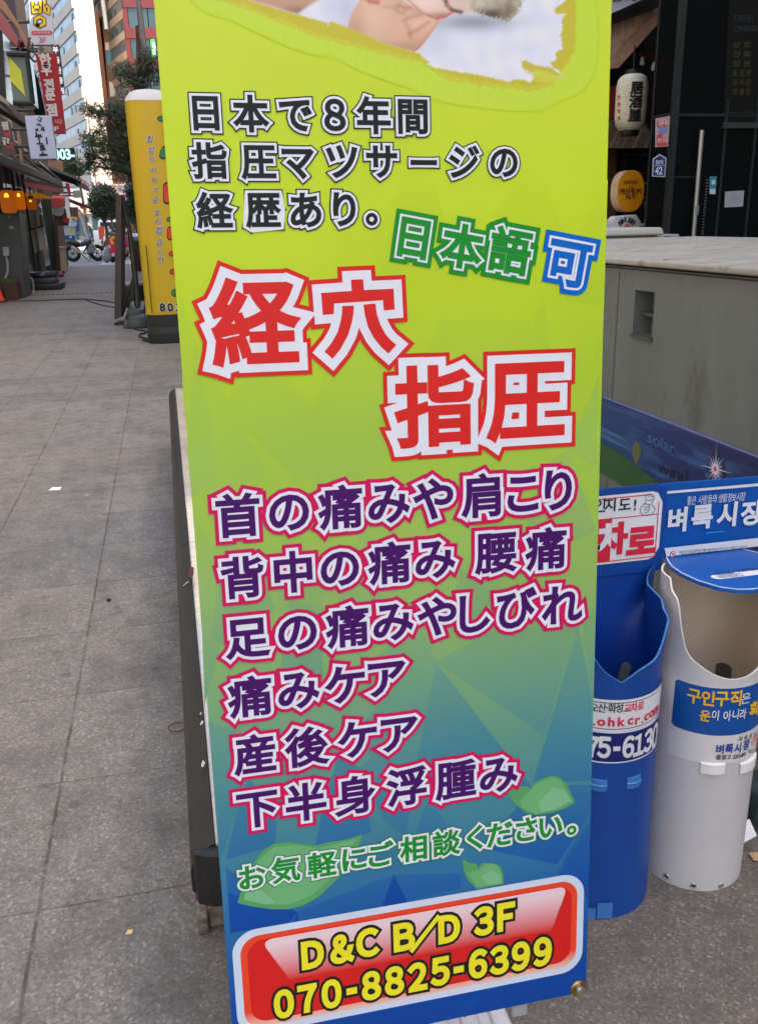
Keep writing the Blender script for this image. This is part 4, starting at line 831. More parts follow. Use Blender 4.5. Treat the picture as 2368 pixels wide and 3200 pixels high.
# ================================================================ UTILITY CABINET (near)
XC = 1.6; UC = thing('utility_cabinet', (2.4, 3.2, 0), 'big grey green power cabinet with a solar wind mural band behind the newspaper boxes', 'utility cabinet')
CABM = mat('cabinet_paint', (.150, .172, .170, 1), .5, .26, 2.2, dirt=((.085, .09, .08, 1), 4.5, .55), bump=.04, fine=60, stretch=(1, 1, .35))
LIDM = mat('cabinet_lid', (.38, .365, .325, 1), .62, .2, 5, dirt=((.2, .18, .145, 1), 14, .53), bump=.1, fine=70)
cf = Plane((XC, 0, 0), (0, -1, 0), (0, 0, 1), (-1, 0, 0))
zb0 = onX(2100, 855, XC).z; zl0 = zb0+.018
rc = [cf.un(*p) for p in ((1984, 902), (2045, 917), (2036, 1058), (1975, 1043))]; ry1, ry0 = -(rc[0][0]+rc[3][0])/2, -(rc[1][0]+rc[2][0])/2; rz1, rz0 = (rc[0][1]+rc[1][1])/2, (rc[2][1]+rc[3][1])/2
q = MB(); Y0, Y1, X1 = 1.80, 4.72, 3.15
q.box((XC+.07, Y0, 0), (X1, Y1, zb0-.002)); q.box((XC, Y0, 0), (XC+.069, ry0, zb0)); q.box((XC, ry1, 0), (XC+.069, Y1, zb0)); q.box((XC, ry0, 0), (XC+.069, ry1, rz0)); q.box((XC, ry0, rz1), (XC+.069, ry1, zb0)); q.build('body', CABM, UC)
q = MB(); q.box((XC-.008, ry0-.006, rz0-.012), (XC+.004, ry1+.006, rz0+.002)); q.box((XC+.03, ry0, rz0+(rz1-rz0)*.42), (XC+.068, ry1, rz0+(rz1-rz0)*.5)); q.lathe([(.022, 0), (.022, .02), (.014, .024)], (XC+.068, ry0+(ry1-ry0)*.3, rz0+(rz1-rz0)*.7), 20, axis=Vector((-1, 0, 0))); q.build('lock_handle', paint(70, 74, 70, .5, .1), UC)
q = MB(); zt = onX(2120, 822, XC-.035).z; q.box((XC-.035, Y0-.03, zl0), (X1+.03, Y1+.03, zt)); q.box((XC+.02, Y0, zb0), (X1-.02, Y1, zl0), 1)
q.add([(XC-.02, Y0, zt), (X1, Y0, zt), (X1, Y1, zt), (XC-.02, Y1, zt), (XC+.5, Y0+.3, zt+.03), (X1-.4, Y0+.3, zt+.03), (X1-.4, Y1-.3, zt+.03), (XC+.5, Y1-.3, zt+.03)], [(0, 1, 5, 4), (1, 2, 6, 5), (2, 3, 7, 6), (3, 0, 4, 7), (4, 5, 6, 7)])
for yy in (2.75, 3.7): q.box((XC+.0, yy, zt+.0), (X1-.02, yy+.012, zt+.012))
q.build('roof', [LIDM, mat('shadow_gap', (.02, .02, .02, 1), .9)], UC, bevel=.008)
q = MB()
for yy in (Y1-.0, 3.05, 2.02): q = MB(); q.box((XC-.002, yy-.002, .0), (XC-.0004, yy+.002, zb0-.01)); q.build('panel_seam', paint(84, 88, 80, .6, .1), UC)
zA, zB = onX(2120, 1326, XC).z, onX(1909, 1495, XC).z
q = MB()
def mural(name):
    m, t, b = newmat(name); L = t.links.new; N = t.nodes.new; tc = N('ShaderNodeTexCoord'); sp = N('ShaderNodeSeparateXYZ'); L(tc.outputs['Object'], sp.inputs[0])
    rp = N('ShaderNodeValToRGB'); mr = N('ShaderNodeMapRange'); mr.inputs['From Min'].default_value = .0; mr.inputs['From Max'].default_value = -1.4; L(sp.outputs[1], mr.inputs[0]); L(mr.outputs[0], rp.inputs[0])
    e = rp.color_ramp.elements; e[0].position = 0; e[0].color = S(34, 74, 126); e[1].position = 1; e[1].color = S(24, 22, 66)
    k = e.new(.4); k.color = S(30, 52, 112)
    n = N('ShaderNodeTexNoise'); n.inputs['Scale'].default_value = 3; n.inputs['Detail'].default_value = 5; mp = N('ShaderNodeMapping'); mp.inputs['Scale'].default_value = (1, 1.2, 9); mp.inputs['Rotation'].default_value = (.35, 0, 0); L(tc.outputs['Object'], mp.inputs[0]); L(mp.outputs[0], n.inputs['Vector'])
    sm = N('ShaderNodeMapRange'); sm.inputs['From Min'].default_value = .5; sm.inputs['From Max'].default_value = .75; sm.inputs['To Max'].default_value = .55; L(n.outputs[0], sm.inputs[0])
    mx = N('ShaderNodeMix'); mx.data_type = 'RGBA'; L(sm.outputs[0], mx.inputs[0]); L(rp.outputs[0], mx.inputs[6]); mx.inputs[7].default_value = S(70, 128, 196); L(mx.outputs[2], b.inputs['Base Color']); b.inputs['Roughness'].default_value = .4; return m
q.add([(XC-.0025, Y0+.01, zB), (XC-.0025, Y1-.01, zB), (XC-.0025, Y1-.01, zA), (XC-.0025, Y0+.01, zA)], [(0, 1, 2, 3)], 0)
flat(q, cf, [(-Y1+.01, zA), (-Y0-.01, zA), (-Y0-.01, zA-.008), (-Y1+.01, zA-.008)], .0032, 1, px=False)
gl = [cf.un(1874, 1379.5), cf.un(1930, 1412), cf.un(1986.5, 1450), cf.un(2066, 1514.6), cf.un(2130, 1572)]
flat(q, cf, gl+[(gl[-1][0]+.1, zB), (-Y1+.01, zB), (-Y1+.01, gl[0][1]+.06)], .0034, 2, px=False)
flat(q, cf, [B6(*p) for p in ((490, 1975), (488, 1940), (466, 1900), (465, 1850), (478, 1800), (500, 1778), (520, 1790), (535, 1850), (532, 1900), (515, 1950), (498, 1975))], .004, 3)
flat(q, cf, [B6(*p) for p in ((200, 1655), (330, 1720), (440, 1790), (330, 1750), (200, 1690))], .0036, 4); flat(q, cf, [B6(*p) for p in ((200, 1710), (400, 1820), (460, 1860), (300, 1790), (200, 1740))], .0036, 4)
line(q, cf, 'solar', B6(592, 1740), B6(822, 1850), 52, [(0, 4, .0042)]); line(q, cf, 'wind', B6(672, 1975), B6(920, 2085), 64, [(0, 5, .0042)])
sc0 = cf.un(2238, 1465)
for k in range(16):
    a = k*math.pi/8+.1; l_ = (.085, .04, .06, .045)[k % 4]; p = (math.cos(a), math.sin(a)); n_ = (-p[1]*.0022, p[0]*.0022)
    flat(q, cf, [(sc0[0]+n_[0], sc0[1]+n_[1]), (sc0[0]+p[0]*l_, sc0[1]+p[1]*l_), (sc0[0]-n_[0], sc0[1]-n_[1])], .0044+.0001*(k % 4), 6, px=False)
circ0 = None; circ = lambda r_, o=(0, 0): [(sc0[0]+o[0]+r_*math.cos(k*.314), sc0[1]+o[1]+r_*math.sin(k*.314)) for k in range(20)]
flat(q, cf, circ(.05), .0037, 8, px=False); flat(q, cf, circ(.038), .0039, 9, px=False); flat(q, cf, circ(.028), .0041, 10, px=False); flat(q, cf, circ(.017), .005, 6, px=False); flat(q, cf, circ(.0075), .0056, 7, px=False); flat(q, cf, circ(.008, (-.04, -.03)), .005, 4, px=False)
for k in range(12):
    a = k*math.pi/6; flat(q, cf, [(sc0[0]+.009*math.cos(a-.15), sc0[1]+.009*math.sin(a-.15)), (sc0[0]+.009*math.cos(a+.15), sc0[1]+.009*math.sin(a+.15)), (sc0[0]+.013*math.cos(a), sc0[1]+.013*math.sin(a))], .0056, 7, px=False)
q.raw = True; q.build('mural_band', [mural('mural'), paint(112, 120, 186, .4), paint(46, 88, 52, .45, .2), paint(96, 100, 62, .5, .3, scale=60), paint(62, 108, 166, .4), paint(24, 36, 56, .4), paint(214, 216, 244, .4), paint(200, 70, 50, .4), paint(40, 42, 92, .4), paint(62, 62, 118, .4), paint(104, 104, 164, .4)], UC)
q = MB(); q.box((XC-.06, Y0-.1, 0), (X1+.1, Y1+.1, .06)); q.build('plinth', BST, UC, bevel=.01)
# ================================================================ RIGHT SIDE
C5 = cr(1868, 0, 2.792)
# second cabinet, further down the alley
LIDW = mat('cream_lid', (.50, .48, .41, 1), .55, .1, 3, dirt=((.3, .28, .24, 1), 9, .6)); CABW = mat('pale_cabinet_paint', (.36, .36, .34, 1), .55, .12, 2.5)
e = onY(2078, 722, 6.1); e2 = onY(2122, 745, 6.2)
uc2 = thing('utility_cabinet', (3.0, 6.6, 0), 'pale cabinet with cream lid standing behind the big grey green cabinet', 'utility cabinet')
q = MB(); q.box((1.75, 6.2, 0), (e2.x, 7.3, onY(2000, 735, 6.2).z)); q.build('body', CABW, uc2, bevel=.01)
q = MB(); zt = onY(2000, 712, 6.1).z; q.box((1.7, 6.1, onY(2000, 736, 6.1).z), (e.x, 7.4, zt), top=.98); q.build('roof', LIDW, uc2, bevel=.015)
q = MB(); q.box((e2.x-.12, 6.17, onY(2100, 757, 6.18).z), (e2.x-.09, 6.199, onY(2100, 738, 6.18).z)); q.build('hinge', paint(40, 40, 40, .6), uc2)

# izakaya house
WOOD = stripes('weathered_planks', (S(232, 200, 182), S(196, 166, 150)), 0, .17, .75, .08, .3, .3)
WOODB = mat('brown_timber', S(96, 66, 46), .65, .3, 4, stretch=(1, 1, .2)); TIM = mat('pale_timber', S(196, 156, 130), .7, .2, 6); DKW = mat('dark_stained_wall', (.008, .007, .007, 1), .7, .3, 3)
def yq(pts, y): return [onY(*C5(*p), y) for p in pts]
iz = thing('tavern_building', (4.5, 11.6, 0), 'dark timber tavern front with gabled plank canopy behind the pale cabinet', 'building')
q = MB(); q.box((2.9, 11.6, 0), (6.5, 26, 12)); q.build('wall', stripes('charred_boards', ((.010, .009, .009, 1), (.018, .016, .015, 1)), 2, .24, .7, .1, .3, .4), iz)
for yy in (13.2, 16.6, 20.0, 23.4):
    for zz in (.9, 4.4, 7.9):
        q = MB(); q.box((2.84, yy, zz), (2.899, yy+1.7, zz+1.9)); fr_ = q.build('window', WOODB, iz); q = MB(); q.box((2.83, yy+.1, zz+.1), (2.839, yy+1.6, zz+1.8)); q.build('pane', glass_dark('tavern_pane', (.03, .032, .034, 1), .08, .5), fr_)
q = MB(); q.slab(yq([(-600, 640), (125, 495), (530, 78), (545, 62), (535, 20), (130, 190), (-600, 420)], 10.5), (0, 1.0, 0), 0); q.build('canopy_roof', WOOD, iz)
q = MB(); q.slab(yq([(100, 600), (180, 590), (535, 190), (535, 72), (125, 505)], 10.42), (0, .07, 0), 0); q.build('barge_board', TIM, iz)
q = MB(); q.slab(yq([(310, 440), (345, 412), (520, 480), (515, 530)], 10.9), (0, .12, 0), 0); q.build('bracket_beam', WOODB, iz)
q = MB(); q.slab(yq([(-500, 1040), (400, 1060), (470, 1180), (535, 1290), (-500, 1300)], 10.75), (0, .5, .12), 0); q.build('plank_awning', stripes('awning_planks', (S(176, 154, 138), S(128, 110, 98)), 0, .14, .75, .12, .3, .3, rot=(0, R_(-25), 0)), iz)
q = MB(); q.slab(yq([(-300, 1305), (160, 1305), (150, 2050), (-300, 2050)], 11.2), (0, .3, 0), 0); q.build('door_post', WOODB, iz)
q = MB()
for a, b in (((232, 1340), (462, 1352)), ((228, 1345), (243, 2000)), ((458, 1345), (472, 2000)), ((228, 1500), (470, 1512))): q.slab(yq([(a[0], a[1]), (b[0], a[1]), (b[0], b[1]), (a[0], b[1])], 11.45), (0, .06, 0), 0)
q.build('window_frame', WOODB, iz)
q = MB(); q.slab(yq([(-400, 340), (135, 135), (535, -5), (535, 60), (135, 205), (-400, 420)], 10.3), (0, .2, 0)); q.build('ridge_beam', mat('charred_timber', (.03, .03, .03, 1), .7), iz)
sgn = tag(MB().build('x', WOOD), 'x', 'x'); bpy.data.objects.remove(sgn)
sb = thing('sign_board', onY(*C5(200, 40), 10.2), 'pale sign board above the tavern canopy', 'sign')
q = MB(); q.slab(yq([(-300, 290), (135, 108), (420, -20), (420, -260), (-300, -260)], 10.15), (0, .12, 0)); q.build('panel', paint(196, 200, 208, .5, .04), sb)
f10 = faceY(10.14); q = MB(); line(q, f10, '일본식주점', C5(120, -30), C5(330, -40), 36, [(.02, 0, .004)]); q.raw = True; q.build('lettering', paint(52, 54, 60, .5), sb)
# paper lantern
PAPER = stripes('lantern_paper', (S(240, 238, 216), S(206, 204, 184)), 2, .026, .7, .85, .06, .5)
lx, lz0, lz1 = onY(*C5(290, 900), 10.0).x, onY(*C5(275, 1140), 10.0).z, onY(*C5(300, 650), 10.0).z
lr = (onY(*C5(420, 900), 10.0).x-onY(*C5(168, 900), 10.0).x)/2
ln = thing('paper_lantern', (lx, 10.0, lz0), 'cream paper lantern with black characters hanging under the plank canopy', 'lantern')
H = lz1-lz0; pr = [(lr*.55, 0), (lr*.74, .03*H), (lr*.9, .09*H), (lr*.985, .2*H), (lr, .35*H), (lr, .65*H), (lr*.985, .8*H), (lr*.9, .91*H), (lr*.74, .97*H), (lr*.55, H)]
q = MB(); q.lathe(pr, (lx, 10, lz0), 40); q.build('shade', PAPER, ln, smooth=True)
q = MB(); q.lathe([(lr*.5, 0), (lr*.56, .03), (lr*.56, .06)], (lx, 10, lz0-.055), 28); q.lathe([(lr*.56, 0), (lr*.5, .05), (.01, .06), (.008, .3)], (lx, 10, lz1-.005), 28); q.build('cap', paint(20, 20, 20, .5), ln, smooth=True)
cyL = Cyl((lx, 10, 0), lr*1.01); q = MB()
for ch, p in zip('居酒屋', ((338, 768), (330, 885), (320, 1005))): put(q, cyL, ch, cyL.un(*C5(*p)), px_size(cyL, C5(*p), 43), [(.045, 0, .004)], 0, 1.05)
line(q, cyL, '炉端焼鳥', C5(183, 850), C5(181, 1030), 14, [(.02, 1, .004)], stack=True); q.raw = True; q.build('lettering', [LBK, paint(190, 50, 50, .6)], ln)
q = MB(); q.slab(yq([(112, 750), (172, 750), (165, 1045), (105, 1045)], 10.5), (0, .1, 0)); tag(q.build('hanging_banner', paint(110, 26, 20, .7)), 'dark red cloth panel hanging behind the cream paper lantern', 'banner')
for p in ((385, 525), (484, 572)):
    c_ = onY(*C5(*p), 10.85); bb = thing('light_bulb', c_, 'small white bulb under the canopy, %s' % ('left of the pair' if p[0] < 400 else 'right of the pair and lower'), 'bulb', 'canopy bulbs'); q = MB(); q.lathe([(.006, 0), (.028, .015), (.03, .04), (.02, .08), (.012, .1)], c_-Vector((0, 0, .06)), 16); q.build('glass', paint(226, 228, 230, .4), bb, smooth=True); q = MB(); q.tube(c_+Vector((0, 0, .1)), c_+Vector((0, 0, .5)), .008, n=6); q.build('cord', LBK, bb)
# round beer sign on a bracket
AMB = paint(228, 150, 20, .45, .06)
bc = onY(*C5(282, 1668), 9.6); bw = (onY(*C5(398, 1668), 9.6).x-onY(*C5(166, 1668), 9.6).x)/2; bh = (onY(*C5(280, 1485), 9.6).z-onY(*C5(280, 1850), 9.6).z)/2
bs = thing('round_sign', bc, 'amber round beer sign with dark lettering on a wall bracket', 'sign')
el = [Vector((bc.x+bw*math.copysign(abs(math.cos(a))**.85, math.cos(a)), bc.y, bc.z+bh*math.copysign(abs(math.sin(a))**.85, math.sin(a)))) for a in [k*2*math.pi/48 for k in range(48)]]
q = MB(); q.slab(el, (-.015, .13, 0)); q.build('casing', paint(196, 168, 140, .5), bs, smooth=True)
q = MB(); q.slab([bc+(p-bc)*.985+Vector((0, -.006, 0)) for p in el], (0, .005, 0)); q.build('face_panel', AMB, bs)
fb = faceY(bc.y-.008); q = MB(); K = [(.02, 0, .004)]
line(q, fb, 'SUNTORY', C5(222, 1592), C5(348, 1590), 15, K); line(q, fb, 'THE', C5(268, 1634), C5(300, 1634), 11, K); line(q, fb, 'PREMIUM', C5(188, 1674), C5(375, 1668), 27, [(.012, 0, .004)]); line(q, fb, "MALT'S", C5(240, 1720), C5(322, 1718), 17, [(.03, 0, .004)])
q.raw = True; q.build('lettering', paint(40, 34, 30, .6), bs)
q = MB(); y = bc.y+.15
for a, b in (((395, 1600), (450, 1600)), ((395, 1725), (450, 1725)), ((448, 1540), (448, 1790))): q.tube(onY(*C5(*a), y), onY(*C5(*b), y), .015, n=8)
q.tube(onY(*C5(405, 1760), y), onY(*C5(440, 1960), y), .012, n=8); q.build('bracket', paint(120, 92, 66, .5), bs)
# white octagonal sign
oc = [(118, 1925), (160, 1885), (335, 1873), (372, 1930), (372, 2120), (330, 2170), (160, 2170), (118, 2120)]
os_ = thing('octagonal_sign', onY(*C5(245, 2020), 9.3), 'white octagonal sign with red emblem under the round beer sign', 'sign')
q = MB(); q.slab(yq(oc, 9.3), (0, .14, 0)); q.build('casing', paint(206, 206, 208, .5, .04), os_, bevel=.01)
f9 = faceY(9.295); q = MB()
for i, ch in enumerate('ASAHI BEER'):
    if ch != ' ':
        a = R_(160-i*15.5); put(q, f9, ch, f9.un(*C5(248+62*math.cos(a), 1965-48*math.sin(a))), .075, [(.02, 0, .003)], a-math.pi/2)
flat(q, f9, [C5(*p) for p in ((222, 1985), (240, 1955), (262, 1952), (275, 1975), (262, 2005), (232, 2010))], .003, 1); q.raw = True; q.build('emblem', [paint(60, 62, 66, .5), paint(206, 96, 80, .5)], os_)
q = MB(); q.tube(onY(*C5(372, 1965), 9.37), onY(*C5(440, 1965), 9.37), .02, n=8); q.build('bracket', paint(200, 200, 200, .5), os_)

# glass office building
GL = glass_dark('tinted_glass', (.005, .006, .006, 1), .06, .12); FRM = mat('dark_aluminium', (.045, .055, .055, 1), .35, .1, 10, metal=.6); BLKST = mat('black_granite_cladding', (.003, .003, .003, 1), .3, .3, 3, spec=.1)
gx, gy = onY(2105, 400, 8.5).x, 8.5
gb = thing('glass_building', (gx+4, gy+3, 0), 'black glass fronted office building with a steel framed door', 'building')
q = MB(); q.box((gx+.0, gy+.05, 0), (gx+14, gy+.39, 12)); q.box((gx+2.6, gy+.39, 0), (gx+14, gy+9, 22)); q.build('wall', BLKST, gb)
q = MB(); 
for zz0, zz1 in ((0, 1.3), (1.31, 2.42), (2.43, 4.2), (4.21, 8)): q.box((gx-.03, gy+.03, zz0), (gx-.015, gy+.36, zz1))
q.build('side_glazing', GL, gb)
q = MB(); q.box((gx+.03, gy-.02, 0), (gx+14, gy+.0, 12)); q.build('front_glazing', GL, gb)
q = MB()
xv = [onY(2110, 400, gy).x]; q.box((gx-.035, gy-.035, 0), (gx+.02, gy+.03, 14)); q.box((gx-.035, gy+.36, 0), (gx+.01, gy+.395, 12))
for z in (1.30, 2.42, 4.2): q.box((gx-.033, gy+.03, z-.012), (gx+.0, gy+.36, z+.012))
z = onY(*C5(900, 1005), gy).z; q.box((gx+.02, gy-.03, z-.012), (gx+14, gy-.0201, z+.012)); z = onY(*C5(700, 1545), gy).z; q.box((gx+.02, gy-.028, z-.006), (onY(*C5(860, 1500), gy).x, gy-.0201, z+.006))
for p in (1060, 1320): x = onY(*C5(p, 1500), gy).x; q.box((x-.012, gy-.034, 0), (x+.012, gy-.0201, 2.55))
q.build('mullion', FRM, gb)
HND = mat('brushed_steel', (.42, .42, .4, 1), .35, .1, 20, metal=.8)
q = MB(); q.tube(onY(*C5(904, 1135), gy-.1), onY(*C5(828, 2090), gy-.1), .022, n=12); q.build('door_handle', HND, gb, smooth=True)
q = MB(); q.slab([onY(*C5(*p), gy-.024) for p in ((1150, -200), (1620, -200), (1620, 1060), (1085, 1060))], (0, -.002, 0)); q.build('menu_panel', glass_dark('menu_glass', (.012, .0125, .012, 1), .3, .15), gb)
q = MB(); q.slab([onY(*C5(*p), gy-.022) for p in ((1078, 1068), (1620, 1068), (1620, 1118), (1075, 1122))], (0, -.03, 0)); q.build('transom', mat('transom_metal', (.06, .06, .05, 1), .4, .2, 5, metal=.3), gb)
fg = faceY(gy-.026); q = MB(); K = [(.01, 0, .004)]
line(q, fg, '디자인', C5(1180, 160), C5(1350, 160), 24, K); line(q, fg, '인테리어', C5(1180, 250), C5(1400, 250), 22, K); line(q, fg, '8019-3023', C5(1112, 992), C5(1345, 990), 15, [(.02, 0, .004)])
for i, t in enumerate(('상 호', '전 화', '창 문', '출 입 문', '유 리 문', '방 충 망')): line(q, fg, t, C5(1170, 390+82*i), C5(1330, 390+82*i), 22, [(.01, 1, .004)])
q.raw = True; q.build('lettering', [paint(40, 44, 44, .6), paint(70, 62, 14, .6)], gb)
def sticker(name, pts, y, m, label, cat, extra=None):
    t = thing(name, onY(*C5(*pts[0]), y), label, cat); q = MB(); q.slab([onY(*C5(*p), y) for p in pts], (0, .004, 0)); q.build('sheet', m, t)
    if extra: q = MB(); mm = extra(q, faceY(y-.003)); q.raw = True; q.build('print', mm, t)
    return t
def ex(q, s):
    flat(q, s, [C5(*p) for p in ((515, 1045), (610, 1025), (605, 1095), (512, 1110))], .001, 0); flat(q, s, [C5(*p) for p in ((510, 1180), (560, 1170), (560, 1200), (600, 1190), (600, 1270), (508, 1275))], .001, 0)
    flat(q, s, [C5(*p) for p in ((525, 1110), (605, 1100), (600, 1165), (525, 1172))], .0012, 1); line(q, s, '임대', C5(520, 1070), C5(600, 1060), 22, [(.03, 2, .003)]); line(q, s, '문의 상담', C5(515, 1225), C5(598, 1220), 16, [(.03, 2, .003)]); return [paint(204, 64, 60, .5), paint(120, 130, 180, .5), paint(206, 190, 190, .5)]
sticker('wall_poster', [(500, 1035), (626, 1010), (608, 1278), (498, 1284)], gy-.05, paint(178, 160, 160, .5, .06), 'small red and white poster stuck on the glass corner', 'poster', ex)
hn = [(478, 1385), (535, 1343), (595, 1378), (582, 1545), (470, 1540)]
def ex(q, s):
    c_ = (532, 1455); flat(q, s, [C5(c_[0]+(p[0]-c_[0])*.86, c_[1]+(p[1]-c_[1])*.9) for p in hn], .001, 0); line(q, s, '42', C5(492, 1492), C5(560, 1488), 33, [(.03, 1, .003)]); line(q, s, '중앙로', C5(498, 1418), C5(568, 1412), 15, [(.02, 1, .003)]); flat(q, s, [C5(*p) for p in ((488, 1446), (578, 1440), (578, 1444), (488, 1450))], .002, 1); return [paint(24, 44, 100, .45), paint(200, 204, 212, .45)]
sticker('house_number_sign', hn, gy-.06, paint(190, 194, 200, .4), 'dark blue house number plate reading 42 on the glass corner', 'sign', ex)
def ex(q, s):
    flat(q, s, [C5(*p) for p in ((985, 1590), (1000, 1565), (1018, 1575), (1022, 1600), (1008, 1610), (990, 1612))], .001, 0); flat(q, s, [C5(*p) for p in ((972, 1648), (1022, 1648), (1020, 1692), (972, 1690))], .001, 0); return [paint(196, 206, 210, .5)]
sticker('door_sticker', [(972, 1540), (1035, 1538), (1022, 1698), (968, 1694)], gy-.03, paint(50, 132, 150, .5), 'turquoise sticker on the dark glass door', 'sticker', ex)
def ex(q, s):
    for k in range(4): line(q, s, '안내문입니다', C5(1150, 1700+18*k), C5(1240, 1698+18*k), 6, [(0, 0, .001)])
    return [paint(150, 150, 152, .6)]
sticker('paper_notice', [(1108, 1672), (1272, 1662), (1262, 1802), (1100, 1810)], gy-.03, paint(164, 166, 168, .6, .04), 'white sheet of paper taped to the dark glass door', 'notice', ex)
sticker('door_label', [(852, 1800), (882, 1790), (872, 1876), (850, 1880)], gy-.14, paint(110, 134, 140, .5), 'tiny pale blue label on the steel door handle', 'label')
q = MB()
for k in range(22):
    a = 1570+k*26; c_ = onY(*C5(950-(a-1570)*.09, a), gy-.03); q.box((c_.x-.011, c_.y-.002, c_.z-.006), (c_.x+.011, c_.y, c_.z+.006))
q.build('dotted_decal', paint(90, 94, 96, .5), gb)
# things at the foot of the boxes, right edge
q = MB(); q.box((1.30, 1.62, .02), (1.62, 1.75, .12), top=.8); tag(q.build('plastic_weight', paint(30, 44, 44, .5, .2), bevel=.02, smooth=True), 'dark green plastic weight beside the white newspaper box', 'weight')
q = MB(); a = onZ(2335, 2640, .03); q.slab([a+Vector(p) for p in ((-.03, 0, 0), (.03, .01, .012), (.035, .05, .03), (-.025, .045, .01))], (0, 0, .002)); tag(q.build('paper_scrap', paint(214, 214, 218, .7)), 'crumpled white paper scrap beside the white newspaper box', 'litter')
q = MB(); a = onZ(2352, 2690, .004); q.slab([a+Vector(p) for p in ((-.0, 0, 0), (.03, -.012, 0), (.04, .02, 0), (.004, .025, 0))], (0, 0, .003)); tag(q.build('dry_leaf', paint(178, 150, 112, .8)), 'dry tan leaf on the stone near the white newspaper box', 'litter')

# small litter on the left paving
q = MB(); a = onZ(174, 1529, .001); q.slab([a+Vector(p) for p in ((-.035, -.02, 0), (.03, -.025, 0), (.035, .03, 0), (-.02, .035, 0))], (0, 0, .004)); tag(q.build('paper_scrap', paint(232, 236, 240, .7)), 'small square white paper scrap lying on the paving', 'litter')
q = MB(); a = onZ(554, 2271, .004); q.torus(a, .026, .0014, (0, 0, 1), 32, 6); 
for v in q.v: v.x = a.x+(v.x-a.x)*1.05
tag(q.build('rubber_band', paint(96, 72, 40, .6), smooth=True), 'brown rubber band on the paving by the bench', 'rubber band')
q = MB(); a = onZ(341, 1878, .0); q.lathe([(.008, 0), (.011, .005), (.007, .01), (.002, .012)], a, 8); tag(q.build('bottle_cap', paint(20, 20, 20, .6)), 'tiny black lump on the paving tiles', 'litter')
q = MB(); a = onZ(405, 2915, .001); q.slab([a+Vector(p) for p in ((-.008, -.004, 0), (.006, -.006, 0), (.008, .005, 0), (-.003, .007, 0))], (0, 0, .003)); tag(q.build('food_crumb', paint(222, 190, 130, .8)), 'pale orange crumb on the paving near the front', 'litter')
# ================================================================ LEFT SIDE AND MIDDLE DISTANCE
CA, CB_, CE, CG, CM = cr(0, 0, 2.7533), cr(0, 450, 2.7533), cr(0, 300, 5.5067), cr(0, 560, 5.5067), cr(180, 620, 5.5067)
CY8 = cr(330, 500, 3.6)
def YY(c, pts, y): return [onY(*c(*p), y) for p in pts]
# yellow pillar sign
yp = 12.35; xl, xr = onY(463, 1050, yp).x, .30; xm = (xl+xr)/2; hw = (xr-xl)/2
zb_, zt_ = onY(480, 985, yp).z, onY(400, 312, yp).z; ztt = onY(470, 270, yp).z
YELP = mat('yellow_sign_skin', S(196, 164, 4, 1.0), .42, .1, 1.6, dirt=(S(120, 104, 30), 5, .66), stretch=(1, 1, .25)); CAPW = mat('white_cap', (.55, .55, .56, 1), .5, .05, 5)
ps = thing('pillar_sign', (xm, yp, 0), 'tall yellow round-cornered pillar sign with white top and black weighted base', 'pillar sign')
def rr_loop(z, w_, d_, r_=.19): return [Vector((xm+x, yp+.25+y, z)) for x, y in rrect(-w_, w_, -d_, d_, r_, 5)]
def loft(mb, loops, mi=0, cap=True):
    n = len(loops[0]); o = len(mb.v); mb.v += [v for l in loops for v in l]
    for k in range(len(loops)-1):
        for i in range(n): mb.f.append([o+k*n+i, o+k*n+(i+1) % n, o+(k+1)*n+(i+1) % n, o+(k+1)*n+i]); mb.m.append(mi)
    if cap: mb.f += [[o+i for i in range(n)][::-1], [o+(len(loops)-1)*n+i for i in range(n)]]; mb.m += [mi, mi]
q = MB(); loft(q, [rr_loop(zb_, hw, .25), rr_loop(zt_, hw, .25)]); q.build('body', YELP, ps, smooth=True)
q = MB(); loft(q, [rr_loop(zt_, hw*1.005, .252), rr_loop(zt_+.035, hw*.97, .24), rr_loop(zt_+.075, hw*.89, .22), rr_loop(zt_+.105, hw*.77, .2, .17), rr_loop(zt_+.13, hw*.6, .16, .14), rr_loop(zt_+.14, hw*.35, .11, .08)]); q.build('cap', CAPW, ps, smooth=True)
BLKP = mat('black_rubber', (.012, .014, .014, 1), .5, .2, 6, dirt=((.05, .05, .048, 1), 8, .6))
zb2 = onY(480, 1025, yp-.1).z; hb_ = hw*1.0
q = MB(); loft(q, [rr_loop(0.0, hw*1.0, .33), rr_loop(.06, hw*1.02, .34), rr_loop(zb2*.62, hw*1.02, .34), rr_loop(zb2*.64, hw*1.0, .32), rr_loop(zb2, hw*.99, .31), rr_loop(zb2+.01, hw*.96, .26), rr_loop(zb_, hw*.98, .26)]); q.build('base', BLKP, ps, smooth=True)
fy = faceY(yp); q = MB(); YBK = 0
txt = '최상의서비스로오시겠습니다'
cen = [(1290, 1205), (1305, 1292), (1318, 1382)]
cs = [CA(1288, 1200), CA(1304, 1290)]+[CB_(*p) for p in ((1305, 133), (1318, 228), (1330, 307), (1340, 388), (1340, 480), (1352, 587), (1360, 660), (1370, 740), (1377, 840), (1382, 925), (1387, 1000))]
chars(q, fy, txt, cs, [27, 25, 22, 22, 20, 22, 22, 22, 22, 27, 23, 22, 24], [(.055, 1, .004), (.0, 0, .008)], 0, 1, .25)
chars(q, fy, '803', [CB_(1400, 1405), CB_(1467, 1405), CB_(1535, 1405)], 34, [(.09, 1, .004), (.045, 0, .008)])
